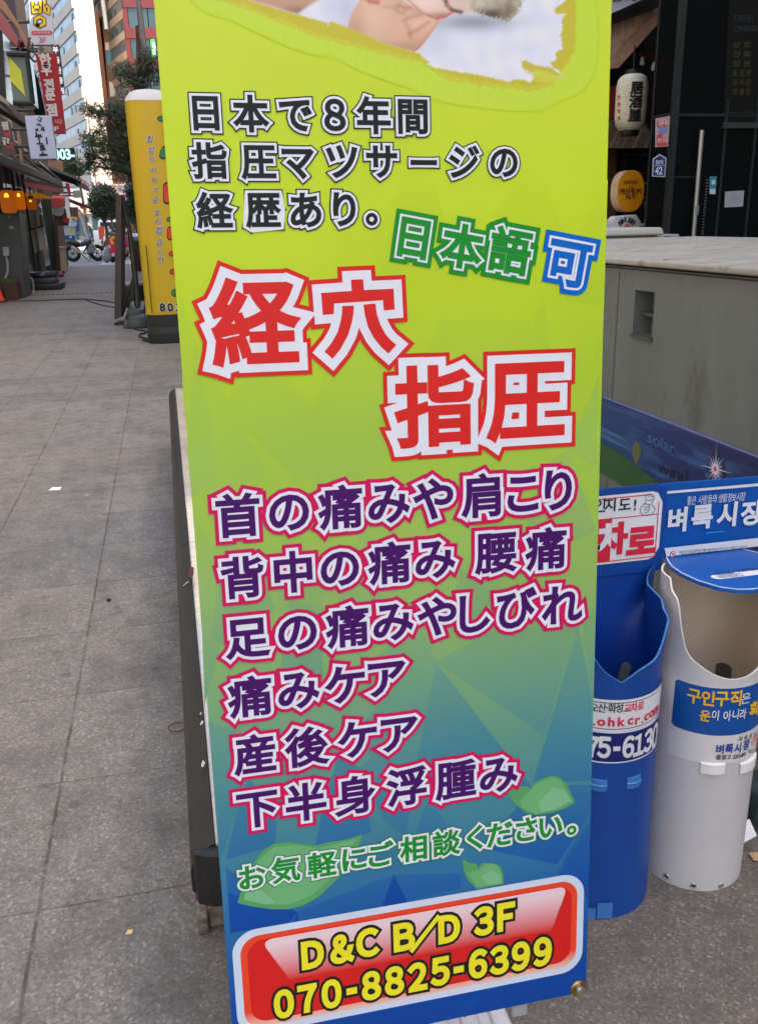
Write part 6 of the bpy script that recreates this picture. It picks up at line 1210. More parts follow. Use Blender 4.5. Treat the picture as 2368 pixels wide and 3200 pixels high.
# feather flag
t = thing('feather_flag', onY(*CG(1530, 1060), 41), 'white curved feather flag behind the motorcycle', 'flag'); q = MB(); pts = [(1348, 520), (1400, 590), (1450, 740), (1490, 900), (1530, 1030), (1500, 1040), (1450, 900), (1400, 720)]
q.slab(YY(CG, pts, 46), (.06, .1, 0)); q.build('cloth', paint(196, 196, 200, .7, .1), t); q = MB(); q.path([onY(*CG(1345, 515), 46.05), onY(*CG(1420, 640), 46.05), onY(*CG(1530, 1030), 46.05), Vector((onY(*CG(1545, 1280), 46).x, 46.05, 0))], .03, 6); q.build('pole', paint(120, 120, 120, .5), t)

# ---- motorcycle
def motorcycle():
    ym = 44.0; A = lambda x, y, dy=0: onY(*CM(x, y), ym+dy)
    t = thing('motorcycle', onY(250, 805, ym), 'dark naked motorcycle with silver exhaust parked across the end of the alley', 'motorcycle')
    TY = paint(22, 22, 24, .7); RIM = paint(80, 82, 86, .4); SIL = paint(176, 172, 160, .3); BLKM = paint(26, 28, 32, .35); GRY = paint(74, 84, 96, .3)
    hz = 0
    for nm, c_, r_ in (('rear', A(265, 935), .36), ('front', A(690, 935), .36)):
        c_ = Vector((c_.x, ym, .36)); q = MB(); q.torus(c_, .29, .075, (.12, 1, 0), 30, 10); w_ = q.build('wheel', TY, t, smooth=True)
        q = MB(); q.torus(c_, .215, .025, (.12, 1, 0), 26, 6); q.lathe([(.06, -.05), (.06, .05)], c_, 14, axis=Vector((.12, 1, 0)))
        for k in range(6): a = k*math.pi/3; q.tube(c_, c_+Vector((.21*math.cos(a), 0, .21*math.sin(a))), .016, n=6)
        q.build('rim', RIM, w_)
    q = MB(); q.path([A(560, 720), A(540, 790), A(500, 850), A(450, 930), A(560, 960), A(600, 860), A(560, 730)], .045, 8); q.path([A(300, 790), A(420, 800), A(560, 730)], .05, 8); q.build('frame', BLKM, t, smooth=True)
    q = MB(); q.box((A(400, 0).x, ym-.16, A(0, 960).z), (A(540, 0).x, ym+.16, A(0, 880).z)); q.box((A(450, 0).x, ym-.14, A(0, 900).z), (A(540, 0).x, ym+.14, A(0, 810).z)); q.build('engine', paint(120, 122, 126, .35, .2), t, bevel=.03)
    q = MB(); q.lathe([(.02, -.3), (.12, -.24), (.17, 0), (.15, .2), (.05, .3)], A(480, 765), 18, axis=(A(560, 720)-A(380, 800)).normalized(), sy=.8); q.build('fuel_tank', GRY, t, smooth=True)
    q = MB(); q.path([A(160, 760), A(240, 765), A(330, 785), A(400, 800)], [.05, .11, .13, .1], 10); q.build('seat', paint(40, 26, 26, .6), t, smooth=True)
    q = MB(); q.path([A(145, 745), A(150, 770), A(175, 775)], .05, 8); q.build('tail_light', paint(180, 30, 26, .4), t, smooth=True)
    q = MB(); q.slab(YY(CM, [(160, 775), (185, 775), (200, 800), (150, 870), (140, 865)], ym), (0, .2, 0)); q.build('rear_fender', paint(90, 94, 98, .5), t)
    q = MB(); q.path([A(240, 830, -.25), A(320, 880, -.25), A(385, 930, -.25)], [.075, .075, .05], 12); q.path([A(385, 930, -.25), A(450, 960, -.22), A(520, 930, -.15)], .035, 8); q.build('exhaust', SIL, t, smooth=True)
    q = MB(); q.tube(A(590, 740, -.08), A(715, 960, -.08), .035, n=10); q.tube(A(590, 740, .08), A(715, 960, .08), .035, n=10); q.build('fork', SIL, t, smooth=True)
    q = MB(); q.path([A(530, 690, -.35), A(560, 680, -.2), A(575, 700, 0), A(560, 680, .2), A(540, 690, .35)], .02, 8); q.build('handlebar', BLKM, t, smooth=True)
    q = MB(); q.lathe([(.02, -.08), (.1, -.03), (.11, .05), (.08, .08)], A(600, 720), 16, axis=Vector((1, -.2, 0))); q.build('headlight', paint(150, 156, 150, .3), t, smooth=True)
    q = MB(); q.lathe([(.0, -.02), (.09, 0), (.1, .02)], A(425, 680, -.4), 14, axis=Vector((.4, -1, 0)), sx=1.4); q.tube(A(425, 690, -.4), A(540, 690, -.35), .012, n=6); q.build('mirror', paint(226, 226, 224, .2), t, smooth=True)
    q = MB(); q.tube(A(425, 970), Vector((A(430, 0).x, ym-.15, .01)), .02, n=6); q.build('kickstand', BLKM, t)
    q = MB(); q.path([A(640, 830), A(690, 815), A(740, 850)], .05, 8); q.build('front_fender', GRY, t, smooth=True)
motorcycle()

# ---- skinned bodies
def skinned(name, joints, edges, m, parent, lev=2):
    me = bpy.data.meshes.new(name); inv = MATW[parent.name].inverted(); me.from_pydata([tuple(inv @ Vector(j[0])) for j in joints], edges, [])
    o = bpy.data.objects.new(name, me); COL.objects.link(o); o.parent = parent; MATW[o.name] = MATW[parent.name].copy()
    md = o.modifiers.new('skin', 'SKIN'); ly = me.skin_vertices[0] if me.skin_vertices else None
    if ly is None:
        bm = bmesh.new(); bm.from_mesh(me); bm.verts.layers.skin.verify(); bm.to_mesh(me); bm.free(); ly = me.skin_vertices[0]
    for i, j in enumerate(joints): r_ = j[1]; ly.data[i].radius = r_ if isinstance(r_, tuple) else (r_, r_)
    ly.data[0].use_root = True
    sb_ = o.modifiers.new('sub', 'SUBSURF'); sb_.levels = lev; sb_.render_levels = lev
    me.materials.append(m); return o
def person():
    yp_ = 78.0; f_ = onY(*CM(625, 800), yp_); x, y = f_.x, yp_
    t = thing('person', (x, y, 0), 'person in dark clothes bending forward beyond the motorcycle', 'person')
    V = lambda a, b, c_: (x+a, y+b, c_)
    J = [(V(0, 0, .95), (.16, .13)), (V(-.03, 0, 1.15), (.15, .11)), (V(-.1, -.02, 1.38), (.19, .12)), (V(-.16, -.02, 1.52), .06), (V(-.2, -.03, 1.6), .07), (V(-.22, -.03, 1.72), .095), (V(-.23, -.03, 1.8), .07),
         (V(-.06, -.18, 1.42), .07), (V(.1, -.3, 1.2), .05), (V(.32, -.34, 1.05), .04), (V(.4, -.34, 1.0), .035), (V(-.14, .18, 1.42), .07), (V(-.2, .2, 1.15), .05), (V(-.1, .1, .95), .04), (V(-.05, .08, .9), .03),
         (V(.06, -.1, .9), .1), (V(.1, -.1, .5), .07), (V(.14, -.1, .1), .05), (V(.04, -.13, .04), .04), (V(-.05, .1, .9), .1), (V(-.1, .12, .5), .07), (V(-.06, .12, .1), .05), (V(-.16, .1, .04), .04)]
    E_ = [(0, 1), (1, 2), (2, 3), (3, 4), (4, 5), (5, 6), (2, 7), (7, 8), (8, 9), (9, 10), (2, 11), (11, 12), (12, 13), (13, 14), (0, 15), (15, 16), (16, 17), (17, 18), (0, 19), (19, 20), (20, 21), (21, 22)]
    skinned('body', J, E_, paint(30, 34, 48, .8), t)
    q = MB(); q.lathe([(.03, -.13), (.085, -.1), (.1, 0), (.09, .08), (.03, .13)], V(-.24, -.06, 1.7), 14); h = q.build('head', paint(170, 120, 100, .6), t, smooth=True); q = MB(); q.lathe([(.1, -.02), (.11, .04), (.08, .12), (.02, .15)], V(-.22, -.02, 1.73), 14); q.build('hair', paint(26, 22, 22, .7), h, smooth=True)
    for s_ in (-1, 1): q = MB(); q.lathe([(.0, -.01), (.013, 0), (.0, .01)], Vector(V(-.24+.035*s_, -.155, 1.72)), 8); q.build('eye', LBK, h)
    q = MB(); q.lathe([(.02, -.03), (.016, 0), (.004, .03)], V(-.24, -.165, 1.69), 8); q.build('nose', paint(170, 120, 100, .6), h)
    q = MB(); q.lathe([(.0, -.01), (.05, 0), (.0, .01)], V(.43, -.34, .98), 10); q.build('hand', paint(170, 120, 100, .6), t, smooth=True)
person()
# bollards
def bollard(px, y0, y1, y, w_, label, m):
    a, b = onY(px, y1, y), onY(px, y0, y); t = thing('bollard', (a.x, y, 0), label, 'bollard'); q = MB(); r_ = w_/2*y/2900
    q.lathe([(r_, 0), (r_, b.z*.93), (r_*.7, b.z), (.01, b.z+.01)], (a.x, y, 0), 16); q.build('post', m, t, smooth=True); q = MB(); q.lathe([(r_*1.25, 0), (r_*1.25, .04), (r_, .06)], (a.x, y, 0), 16); q.build('foot', paint(60, 60, 60, .6), t)
bollard(*(CM(800, 0)[0],), CM(0, 735)[1], CM(0, 1005)[1], 47, 8, 'yellow and dark blue striped bollard right of the motorcycle', stripes('bollard_bands', (S(196, 150, 40), S(50, 50, 66)), 2, .3, .6))
bollard(*(CM(1395, 0)[0],), CM(0, 850)[1], CM(0, 1110)[1], 39.5, 9, 'plain dark grey bollard between the edge-on board and the pillar', paint(52, 50, 48, .6))
# stone pot
a = onY(*CM(1450, 1230), 33); t = thing('planter_pot', (a.x, 33, 0), 'brown stone pot half hidden behind the yellow pillar', 'planter'); q = MB(); q.lathe([(.22, 0), (.3, .15), (.34, .6), (.38, .75), (.3, .76)], (a.x+.05, 33, 0), 20); q.build('pot', mat('pot_stone', S(84, 72, 60), .8, .3, 6), t, smooth=True); q = MB()
for k in range(80): b = Vector((a.x+.05+random.uniform(-.3, .3), 33+random.uniform(-.3, .3), .75)); q.add([b, b+Vector((random.uniform(-.2, .2), random.uniform(-.1, .1), random.uniform(.1, .4))), b+Vector((.05, .02, .05))], [(0, 1, 2)])
q.build('foliage', paint(56, 70, 44, .7), t)
# delivery scooter draped with a pink banner
ys = 41.5; t = thing('scooter', onY(360, 825, ys), 'grey delivery scooter mostly hidden by a pink banner', 'scooter'); A = lambda x, y, dy=0: onY(*CM(x, y), ys+dy)
for c_ in (A(950, 1060), A(1130, 1040, .9)): c_.z = .26; q = MB(); q.torus(c_, .19, .07, (1, .5, 0), 24, 8); q.lathe([(.1, -.04), (.1, .04)], c_, 12, axis=Vector((1, .5, 0))); q.build('wheel', paint(34, 34, 30, .6), t, smooth=True)
q = MB(); q.lathe([(.05, -.3), (.2, -.15), (.24, .1), (.14, .34), (.03, .4)], A(862, 985), 18, axis=Vector((.3, 0, 1))); q.path([A(880, 900), A(960, 900, .3), A(1080, 960, .8)], [.12, .2, .22], 10); q.build('fairing', paint(140, 146, 144, .35, .1), t, smooth=True)
q = MB(); q.path([A(860, 800), A(850, 840), A(880, 860)], .06, 8); q.build('tail_light', paint(170, 60, 50, .4), t)
bn_ = thing('fabric_banner', A(1030, 900), 'bright pink banner with white and yellow lettering draped over the scooter', 'banner'); yb2_ = ys-.35; s = faceY(yb2_-.006)
q = MB(); ou = [(985, 510), (1060, 490), (1170, 495), (1205, 580), (1195, 720), (1160, 860), (1150, 980), (1120, 1010), (1030, 1010), (960, 960), (910, 880), (868, 760), (865, 690), (905, 600)]; q.slab(YY(CM, ou, yb2_), (0, .05, 0)); q.build('cloth', paint(226, 44, 92, .7, .06), bn_)
q = MB()
for pts, mi in (([(880, 640), (905, 600), (985, 515), (995, 560), (990, 610), (930, 630), (880, 670)], 0), ([(1140, 560), (1200, 560), (1195, 640), (1150, 700), (1120, 800), (1105, 800), (1125, 660)], 1)): flat(q, s, [CM(*p) for p in pts], .004, mi)
stroke(q, s, [CM(*p) for p in ((985, 665), (950, 670), (925, 700), (930, 740), (960, 790))], .12, .012, 2)
line(q, s, '개업기념', CM(905, 650), CM(985, 540), 20, [(.05, 1, .01)]); line(q, s, '특별할인', CM(1170, 560), CM(1115, 790), 12, [(.03, 0, .01)], stack=True); line(q, s, '경품', CM(890, 830), CM(960, 970), 11, [(.04, 0, .008)], stack=True)
q.raw = True; q.build('lettering', [paint(222, 222, 226, .6), paint(50, 44, 50, .6), paint(236, 214, 40, .6)], bn_)
# red and white car
def car():
    yc = 46.0; t = thing('car', onY(420, 815, yc), 'red lower body white roofed station wagon parked behind the bollards', 'car'); A = lambda x, y, dy=0: onY(*CM(x, y), yc+dy)
    x0, x1 = A(1120, 900).x, A(1120, 900).x+1.75; zs = A(0, 800).z; zr = A(0, 640).z
    q = MB(); q.box((x0, yc, .28), (x1, yc+4.2, zs)); q.build('body', paint(176, 58, 50, .35, .05), t, bevel=.07, seg=3, smooth=True)
    q = MB(); q.box((x0+.06, yc+.08, zs), (x1-.06, yc+3.0, zr), top=.9); q.build('cabin', paint(196, 200, 200, .35, .04), t, bevel=.06, smooth=True)
    q = MB(); q.slab([Vector((x0+.16, yc+.10, zs+.06)), Vector((x1-.16, yc+.10, zs+.06)), Vector((x1-.24, yc+.17, zr-.14)), Vector((x0+.24, yc+.17, zr-.14))], (0, -.05, 0)); q.build('rear_window', glass_dark('car_glass', (.02, .024, .03, 1), .08, .5), t)
    for xx in (x0+.04, x1-.2): q = MB(); q.box((xx, yc-.03, zs-.3), (xx+.16, yc+.02, zs-.05)); q.build('tail_light', paint(150, 20, 20, .3), t, bevel=.02)
    q = MB(); q.box((x0+.0, yc-.08, .26), (x1, yc+.1, .45)); q.build('bumper', paint(120, 112, 104, .5), t, bevel=.03)
    for xx, yy in ((x0+.08, yc+.8), (x1-.08, yc+.8), (x0+.08, yc+3.4), (x1-.08, yc+3.4)): q = MB(); q.torus((xx, yy, .31), .22, .09, (1, 0, 0), 22, 8); q.lathe([(.17, -.06), (.17, .06)], (xx, yy, .31), 16, axis=Vector((1, 0, 0))); q.build('wheel', paint(26, 26, 28, .6), t, smooth=True)
    s = faceY(yc-.01); q = MB(); line(q, s, 'CARE', CM(1150, 862), CM(1255, 862), 13, [(.03, 0, .02)]); line(q, s, '8 8', CM(1170, 940), CM(1255, 940), 13, [(.03, 1, .02)]); flat(q, s, [CM(*p) for p in ((1160, 1010), (1245, 1010), (1245, 1055), (1160, 1055))], .1, 1); q.raw = True; q.build('lettering', [paint(220, 200, 196, .5), paint(206, 170, 60, .5)], t)
car()
def plate(name, c, pts, y, m, label, cat='sign', txt=None, post=True):
    P = YY(c, pts, y); t = thing(name, (P[-1].x, y, 0 if post else P[-1].z), label, cat); q = MB(); q.slab(P, (0, .12, 0)); q.build('panel', m, t)
    if txt: q = MB(); mm = txt(q, faceY(y-.006)); q.raw = True; q.build('lettering', mm, t)
    if post: q = MB(); q.tube(((P[0].x+P[1].x)/2, y+.06, 0), ((P[0].x+P[1].x)/2, y+.06, P[0].z), .05, n=8); q.build('post', paint(100, 100, 100, .5), t)
    return t
plate('hanging_banner', CM, [(1225, 318), (1390, 312), (1398, 425), (1238, 432)], 56, paint(206, 208, 212, .6), 'white banner with black brush writing left of the yellow pillar', 'banner', lambda q, s: (line(q, s, '노래방', CM(1245, 385), CM(1385, 370), 17, [(.05, 0, .02)]), [paint(40, 40, 44, .6)])[1])
plate('wall_sign', CM, [(1245, 435), (1395, 430), (1405, 600), (1275, 605)], 57, mat('orange_board', S(176, 96, 66), .6, .2, 2), 'orange brown board under the white brush writing banner')
plate('wall_sign', CM, [(1350, 490), (1412, 490), (1418, 605), (1358, 605)], 55, stripes('barcode_board', (S(40, 40, 40), S(206, 206, 204)), 0, .22, .6), 'small black and white striped board left of the pillar')
plate('poster_stand', CM, [(700, 490), (800, 475), (815, 640), (735, 720), (722, 700)], 60, mat('orange_poster', S(216, 74, 40), .6, .2, 1.5, dirt=(S(226, 170, 40), 2.5, .55)), 'orange poster stand beyond the striped bollard', 'poster stand')
plate('poster_stand', CM, [(805, 480), (893, 475), (895, 640), (822, 650)], 59, mat('yellow_grid_poster', S(206, 196, 170), .6, .15, 3, dirt=(S(222, 160, 40), 1.2, .52)), 'pale and yellow poster stand right of the orange one', 'poster stand')
plate('led_sign', CM, [(848, 222), (980, 215), (980, 258), (855, 262)], 52, lamp_mat('red_led', S(230, 30, 20), .12), 'small lit red display sign over the street', 'sign')
plate('street_sign', CM, [(890, 285), (965, 280), (970, 335), (905, 340)], 54, paint(30, 106, 70, .5), 'green plate sign under the red display sign')
plate('neon_sign', CB_, [(1078, 420), (1105, 420), (1112, 520), (1088, 520)], 53, lamp_mat('pink_neon', S(226, 80, 200), .15), 'small pink lit vertical sign above the scooter', 'sign', lambda q, s: (line(q, s, '시인', CB_(1092, 440), CB_(1098, 505), 14, [(.06, 0, .02)], stack=True), [paint(250, 235, 250, .5)])[1])
plate('hanging_sign', CM, [(430, 225), (500, 225), (505, 280), (450, 290)], 50, paint(206, 168, 50, .5), 'small yellow sign near the top of the feather flag')
t = thing('car', (-3.6, 66, 0), 'white van passing at the far end of the street', 'car'); a, b = onY(*CM(640, 790), 64), onY(*CM(870, 790), 64); q = MB(); q.box((a.x, 64, .35), (b.x+2, 65.8, 1.25)); q.box((a.x+.3, 64.1, 1.25), (b.x+1.6, 65.7, 1.9), top=.9); q.build('body', paint(222, 220, 214, .4, .03), t, bevel=.08, smooth=True)
for xx in (a.x+.9, b.x+1.0): q = MB(); q.torus((xx, 64.05, .35), .25, .1, (0, 1, 0), 20, 8); q.build('wheel', paint(26, 26, 26, .6), t, smooth=True)
q = MB(); q.box((a.x+.5, 64.08, 1.32), (b.x+1.3, 64.12, 1.75)); q.build('window', glass_dark('van_glass', (.03, .035, .04, 1), .1), t)
# ================================================================ TREES AND FAR BUILDINGS
NEED = mat('pine_needles', (.07, .10, .05, 1), .6, .45, 1.2); LEAF = mat('tree_leaves', (.05, .075, .04, 1), .6, .4, 1.0); BARK = mat('pine_bark', (.09, .065, .05, 1), .9, .35, 6, bump=.4)
def pine(x, y, h, clumps, label, trunk_r=.14, m=NEED, size=.32, per=260, rs=.09):
    t = thing('pine_tree', (x, y, 0), label, 'tree', 'trees along the street'); q = MB()
    q.path([Vector((x, y, 0)), Vector((x+.1, y, h*.35)), Vector((x-.05, y+.1, h*.7)), Vector((x+.05, y, h))], [trunk_r, trunk_r*.8, trunk_r*.6, trunk_r*.3], 8)
    for c_, r_ in clumps: q.path([Vector((x, y, max(.8, c_.z-.5))), (Vector((x, y, c_.z-.3))+c_)/2, c_], [trunk_r*.4, trunk_r*.3, trunk_r*.12], 6)
    q.build('trunk', BARK, t, smooth=True); q = MB()
    for c_, r_ in clumps:
        k = int(per*r_*r_/.5)+30
        for _ in range(k):
            d_ = Vector((random.gauss(0, 1), random.gauss(0, 1), random.gauss(0, .8))); d_ = d_.normalized()*random.random()**.4*r_; d_.z *= .85; p = c_+d_
            for _ in range(4):
                a = Vector((random.gauss(0, 1), random.gauss(0, 1), random.gauss(.35, .7))).normalized()*size*random.uniform(.5, 1.1); b = a.orthogonal().normalized()*rs
                q.add([p-b, p+b, p+a], [(0, 1, 2)])
    q.raw = True; q.build('crown', m, t)
def PC(px, py, y, r_): return (onY(px, py, y), r_)
pine(onY(440, 620, 27).x+.3, 27, 6.5, [PC(*p) for p in ((390, 225, 27, .35), (415, 262, 27, .4), (455, 235, 27.3, .5), (480, 190, 27, .45), (395, 345, 26.6, .5), (350, 365, 27, .5), (275, 343, 27, .22), (305, 352, 27, .25), (430, 330, 27.4, .5), (300, 445, 27, .45), (350, 420, 27.2, .5), (400, 440, 26.8, .6), (340, 480, 27, .55), (395, 520, 27, .6), (300, 520, 27.3, .35), (440, 480, 27.5, .6), (440, 540, 27, .5), (285, 490, 27.4, .2))], 'dark pine tree behind the yellow pillar sign', rs=.010, size=.2, per=430)
pine(onY(325, 690, 52).x, 52, 3.6, [PC(*p) for p in ((325, 615, 52, .75), (305, 640, 52, .5), (350, 630, 52, .6), (330, 660, 52, .6), (360, 655, 52, .5), (300, 665, 52.4, .3))], 'small dark pine at the far street corner', .1, NEED, .3, 260, .05)
pine(onY(425, 700, 48).x, 48, 3.6, [PC(*p) for p in ((425, 600, 48, .55), (430, 640, 48, .6), (415, 665, 48, .4), (440, 690, 48, .5))], 'narrow pine beside the pink neon sign', .1, NEED, .3, 260, .05)
pine(onY(250, 560, 60).x, 60, 6, [PC(*p) for p in ((225, 515, 60, .6), (245, 530, 60, .5), (212, 545, 60, .5))], 'dim pine top above the retractable awning', .1, NEED, .35, 200, .06)
# poles
q = MB(); a, b = onY(461, 232, 31), onY(432, -10, 31); q.tube((b.x+(a.x-b.x)*.6+.25, 31, 0), (b.x, 31, b.z), .09, .075, 10); t_ = tag(q.build('utility_pole', paint(140, 132, 126, .7, .15), smooth=True), 'pale concrete pole in front of the red building', 'pole')
q = MB(); a, b = onY(272, 320, 86), onY(286, 520, 86); q.tube((b.x+.3, 86, 0), (a.x, 86, a.z+.5), .1, .07, 8); t_ = thing('street_lamp', (b.x, 86, 0), 'slim brown lamp post in front of the pale tower', 'street lamp'); q.build('post', paint(120, 96, 78, .6), t_, smooth=True); q = MB(); v = onY(279, 440, 85.9); q.box((v.x-.2, 85.7, v.z-.4), (v.x+.5, 86, v.z+.5)); q.build('signal_box', paint(22, 40, 42, .5), t_)
# buildings
CREAM = mat('cream_cladding', S(168, 156, 142), .7, .08, .3); GREYW = mat('grey_window_band', S(104, 118, 128), .3, .25, .25, dirt=(S(58, 70, 80), .45, .6)); TEAL = mat('teal_glazing', S(42, 66, 68), .2, .3, .3, spec=.7)
def banded(name, base, u, L, depth, h, z0, floors, wall, glass, label, duty=.55, cells=8):
    """a building whose front runs from base along u; each floor has a recessed window band"""
    u = Vector(u).normalized(); nrm = Vector((u.y, -u.x, 0))
    if nrm.dot(-Vector(base)) < 0: nrm = -nrm
    M = Matrix(((u.x, -nrm.x, 0, base[0]), (u.y, -nrm.y, 0, base[1]), (0, 0, 1, 0), (0, 0, 0, 1)))
    t = thing(name, (base[0], base[1], 0), label, 'building'); q = MB(); q.box((0, .25, 0), (L, depth, h), 0, M)
    fh = (h-z0)/floors; q.box((0, 0, 0), (L, .25, z0), 0, M)
    for k in range(floors): zz = z0+k*fh; q.box((0, 0, zz), (L, .2499, zz+fh*(1-duty)), 0, M)
    q.build('wall', wall, t); q = MB()
    for k in range(floors):
        zz = z0+k*fh+fh*(1-duty); n = cells
        for i in range(n): q.box((L*i/n+.08, .2, zz+.03), (L*(i+1)/n-.08, .249, zz+fh*duty-.03), 0, M)
    w_ = q.build('windows', glass, t); q = MB()
    for k in range(floors):
        zz = z0+k*fh+fh*(1-duty)
        for i in range(cells):
            if random.random() < .4: xx = L*(i+random.uniform(.2, .6))/cells; q.box((xx, .1, zz+fh*duty*.15), (xx+L/cells*.28, .198, zz+fh*duty*random.uniform(.5, .85)), 0, M)
    q.build('open_sash', paint(70, 84, 96, .4), t); return t
D1 = 150; c_ = onY(258, 300, D1); e_ = onY(322, 300, D1)
banded('office_tower', (c_.x, D1, 0), (-.252, .968, 0), 120, (e_.x-c_.x)*1.04, 90, 5, 29, CREAM, GREYW, 'pale office tower with grey window bands and a bright sunlit end wall', .5, 26)
def boxb(name, x0, x1, y, d_, h, m, label, extra=None):
    t = thing(name, ((x0+x1)/2, y, 0), label, 'building'); q = MB(); q.box((x0, y, 0), (x1, y+d_, h)); q.build('wall', m, t)
    if extra: extra(t)
    return t
BRN = mat('terracotta_cladding', S(128, 82, 62), .7, .12, .5); BRD = mat('dark_brown_cladding', S(110, 74, 58), .6, .12, .5)
t = thing('brown_tower', (onY(320, 250, 180).x, 180, 0), 'terracotta and brown stepped tower right of the sunlit end wall', 'building')
def bx(pxs, y, d_, m, nm, z0=0):
    P = [onY(*CA(*p), y) for p in pxs]; q = MB()
    P2 = [Vector((min(P[0].x, P[3].x), y, z0 if z0 is not None else P[3].z)), Vector((max(P[1].x, P[2].x), y, z0 if z0 is not None else P[3].z)), Vector((P[1].x, y, P[1].z)), Vector((P[0].x, y, P[0].z))]
    q.slab(P2, (0, d_, 0)); return q.build(nm, m, t)
bx([(788, 90), (850, 110), (905, 900), (905, 900)], 178, 10, BRN, 'stair_wall'); bx([(850, -260), (955, -260), (1000, 900), (905, 900)], 179, 10, BRD, 'wall')
bx([(890, -80), (955, -80), (955, 85), (895, 85)], 178.9, .3, TEAL, 'window', None); bx([(885, 150), (960, 150), (962, 265), (895, 265)], 178.9, .3, TEAL, 'window', None); bx([(905, 365), (968, 365), (975, 430), (912, 430)], 178.9, .3, paint(190, 180, 172, .6), 'pale_band', None); bx([(915, 430), (975, 430), (985, 560), (922, 560)], 178.9, .3, paint(60, 116, 130, .4), 'window', None); bx([(940, 700), (985, 715), (1000, 830), (950, 830)], 178.9, .3, paint(190, 184, 180, .6), 'pale_band', None)
q = MB(); a, b = onY(*CA(880, 0), 176), onY(*CA(920, 250), 176); q.tube(Vector((b.x, 176, b.z)), Vector((a.x, 176, a.z+4)), .35, n=10); q.build('downpipe', paint(214, 216, 220, .4), t, smooth=True)
c_ = onY(415, 300, 166)
banded('office_block', (c_.x, 166, 0), (-.252, .968, 0), 60, 5, 75, 4, 24, CREAM, GREYW, 'pale office block with grey window bands behind the pine', .6, 14)
# red building
REDW = mat('red_cladding', S(92, 25, 23), .55, .08, .5)
t = thing('red_building', (onY(440, 200, 96).x, 96, 0), 'red building with teal ribbon windows behind the banner top', 'building'); y = 96; xl, xr = onY(393, 100, y).x, onY(560, 100, y).x
q = MB(); q.box((xl+.3, y+.3, 0), (xr, y+10, 26))
for py0, py1 in ((-40, 24), (86, 120), (182, 215), (285, 330), (400, 440)):
    z1_, z0_ = onY(440, py0, y).z, onY(440, py1, y).z; q.box((xl, y, z0_), (xr, y+10, z1_))
q.box((xl-.1, y+.05, 0), (xl+.35, y+.3, 26)); q.build('wall', REDW, t)
q = MB()
for py0, py1 in ((24, 86), (120, 182), (215, 285), (330, 400)):
    z1_, z0_ = onY(440, py0, y).z, onY(440, py1, y).z
    n = 5
    for i in range(n): a = xl+.35+(xr-xl-.35)*i/n; q.box((a+.05, y+.15, z0_), (a+(xr-xl-.35)/n-.05, y+.29, z1_))
q.build('windows', TEAL, t)
t2 = thing('green_sign', onY(478, 150, 95.6), 'bright green lit sign on the red building beside the banner edge', 'sign'); q = MB(); q.slab(YY(CA, [(1295, 340), (1330, 335), (1340, 495), (1308, 498)], 95.4), (0, .3, 0)); q.build('casing', lamp_mat('green_sign', S(60, 196, 60), .12), t2); q = MB(); q.slab(YY(CA, [(1312, 370), (1336, 368), (1340, 470), (1318, 472)], 95.2), (0, .1, 0)); q.build('panel', lamp_mat('white_sign', S(220, 240, 230), .12), t2)
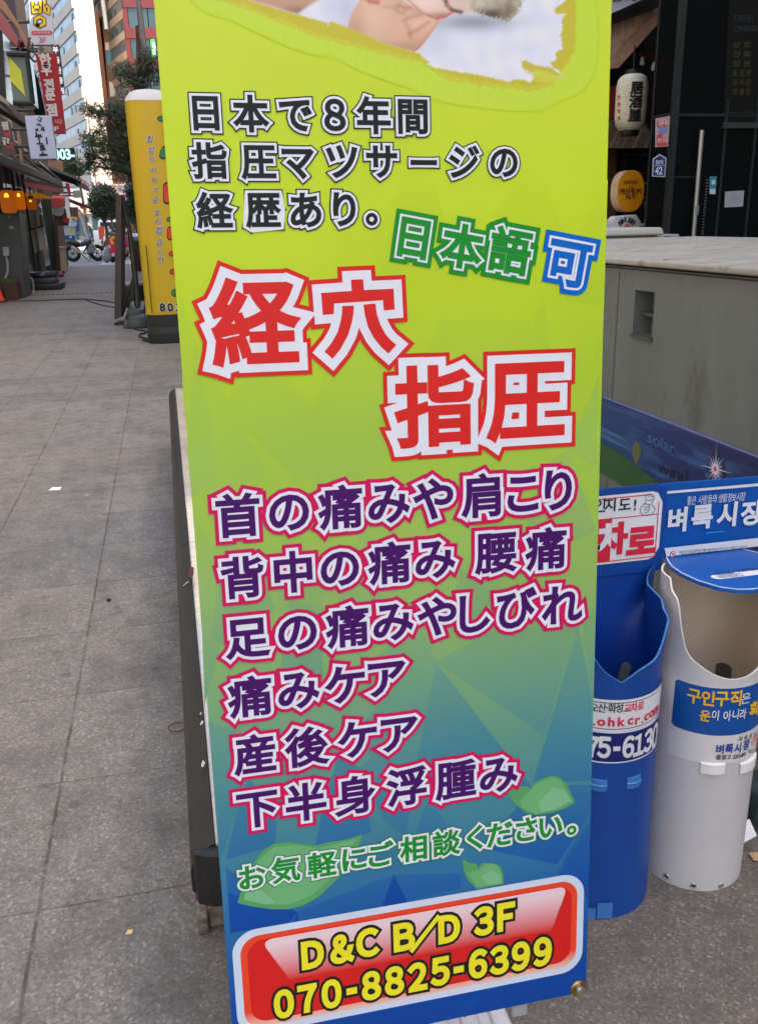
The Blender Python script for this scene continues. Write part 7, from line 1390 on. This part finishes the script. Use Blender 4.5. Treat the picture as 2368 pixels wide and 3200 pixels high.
# low shops and far blocks closing the street
def far(px0, px1, py, y, m, label, nm='shop_building'):
    a, b = onY(px0, py, y), onY(px1, py, y); t = thing(nm, ((a.x+b.x)/2, y, 0), label, 'building'); q = MB(); q.box((a.x, y, 0), (b.x, y+6, a.z)); q.build('wall', m, t); q = MB(); n = max(2, int((b.x-a.x)/2.2))
    for k in range(n):
        xx = a.x+(b.x-a.x)*k/n; q.box((xx+.15, y-.06, 0.4), (xx+(b.x-a.x)/n-.15, y-.002, min(2.3, a.z*.5)))
    q.build('shop_window', TEAL, t); q = MB(); q.box((a.x, y-.3, 2.6), (b.x, y-.003, 3.3)); q.build('fascia', paint(176, 150, 140, .6, .3, scale=.8), t)
far(215, 330, 590, 88, mat('far_wall_grey', S(150, 150, 144), .7, .2, .6), 'low grey shop building at the far end of the street'); far(330, 420, 575, 92, mat('far_wall_pink', S(160, 140, 136), .7, .2, .6), 'low pinkish shop building right of the grey one'); far(420, 640, 560, 86, mat('far_wall_brown', S(120, 104, 94), .7, .2, .6), 'low brown shop building behind the pillar sign')
# bunting
t = thing('bunting', onY(330, 580, 62), 'string of small pink, white and yellow flags across the street', 'bunting'); q = MB(); pts = YY(lambda x, y: (x, y), [(225, 560), (280, 577), (340, 584), (400, 582), (470, 565)], 62); q.path(pts, .02, 5); q.build('cord', paint(120, 120, 120, .6), t); q = MB()
for r_ in range(3):
    for k in range(60):
        u_ = random.random()*3.99; i = int(u_); p = pts[i].lerp(pts[i+1], u_-i)+Vector((0, random.uniform(-1.5, 1.5), random.uniform(-.25, .25))); s_ = random.uniform(.1, .2); q.add([p, p+Vector((s_, 0, 0)), p+Vector((s_*.6, .02, -s_*1.2))], [(0, 1, 2)], random.choice((0, 0, 1, 2, 3)))
q.raw = True; q.build('flags', [paint(206, 120, 160, .7), paint(214, 212, 214, .7), paint(214, 190, 90, .7), paint(110, 150, 90, .7)], t)
# row of houses along the right side of the alley, mostly behind the banner
t = thing('brick_building', (9, 42, 0), 'tall brick building further down the right side of the alley', 'building'); q = MB(); q.box((4.6, 26.2, 0), (16, 58, 26)); q.build('wall', mat('brick_wall', S(120, 84, 70), .8, .15, 1.5), t)
# unseen block added behind the camera, sized to keep sun off the alley
t = thing('shading_block', (12, -10, 0), 'unseen rendered block on the right behind the viewer, added to shade the alley', 'building'); q = MB(); q.box((7.2, -40, 0), (19, 8.3, 13.5)); q.build('wall', mat('shading_block_render', S(120, 118, 114), .8, .15, 1), t)
t = thing('terrace_building', (-9, 0, 0), 'rendered terrace building on the left of the alley beside the viewer', 'building'); q = MB(); q.box((-16, -30, 0), (-5.2, 18.5, 12)); q.build('wall', mat('terrace_render', S(128, 124, 116), .8, .15, 1), t)
bpy.data.objects.remove(_fo)
bpy.data.curves.remove(_fc)
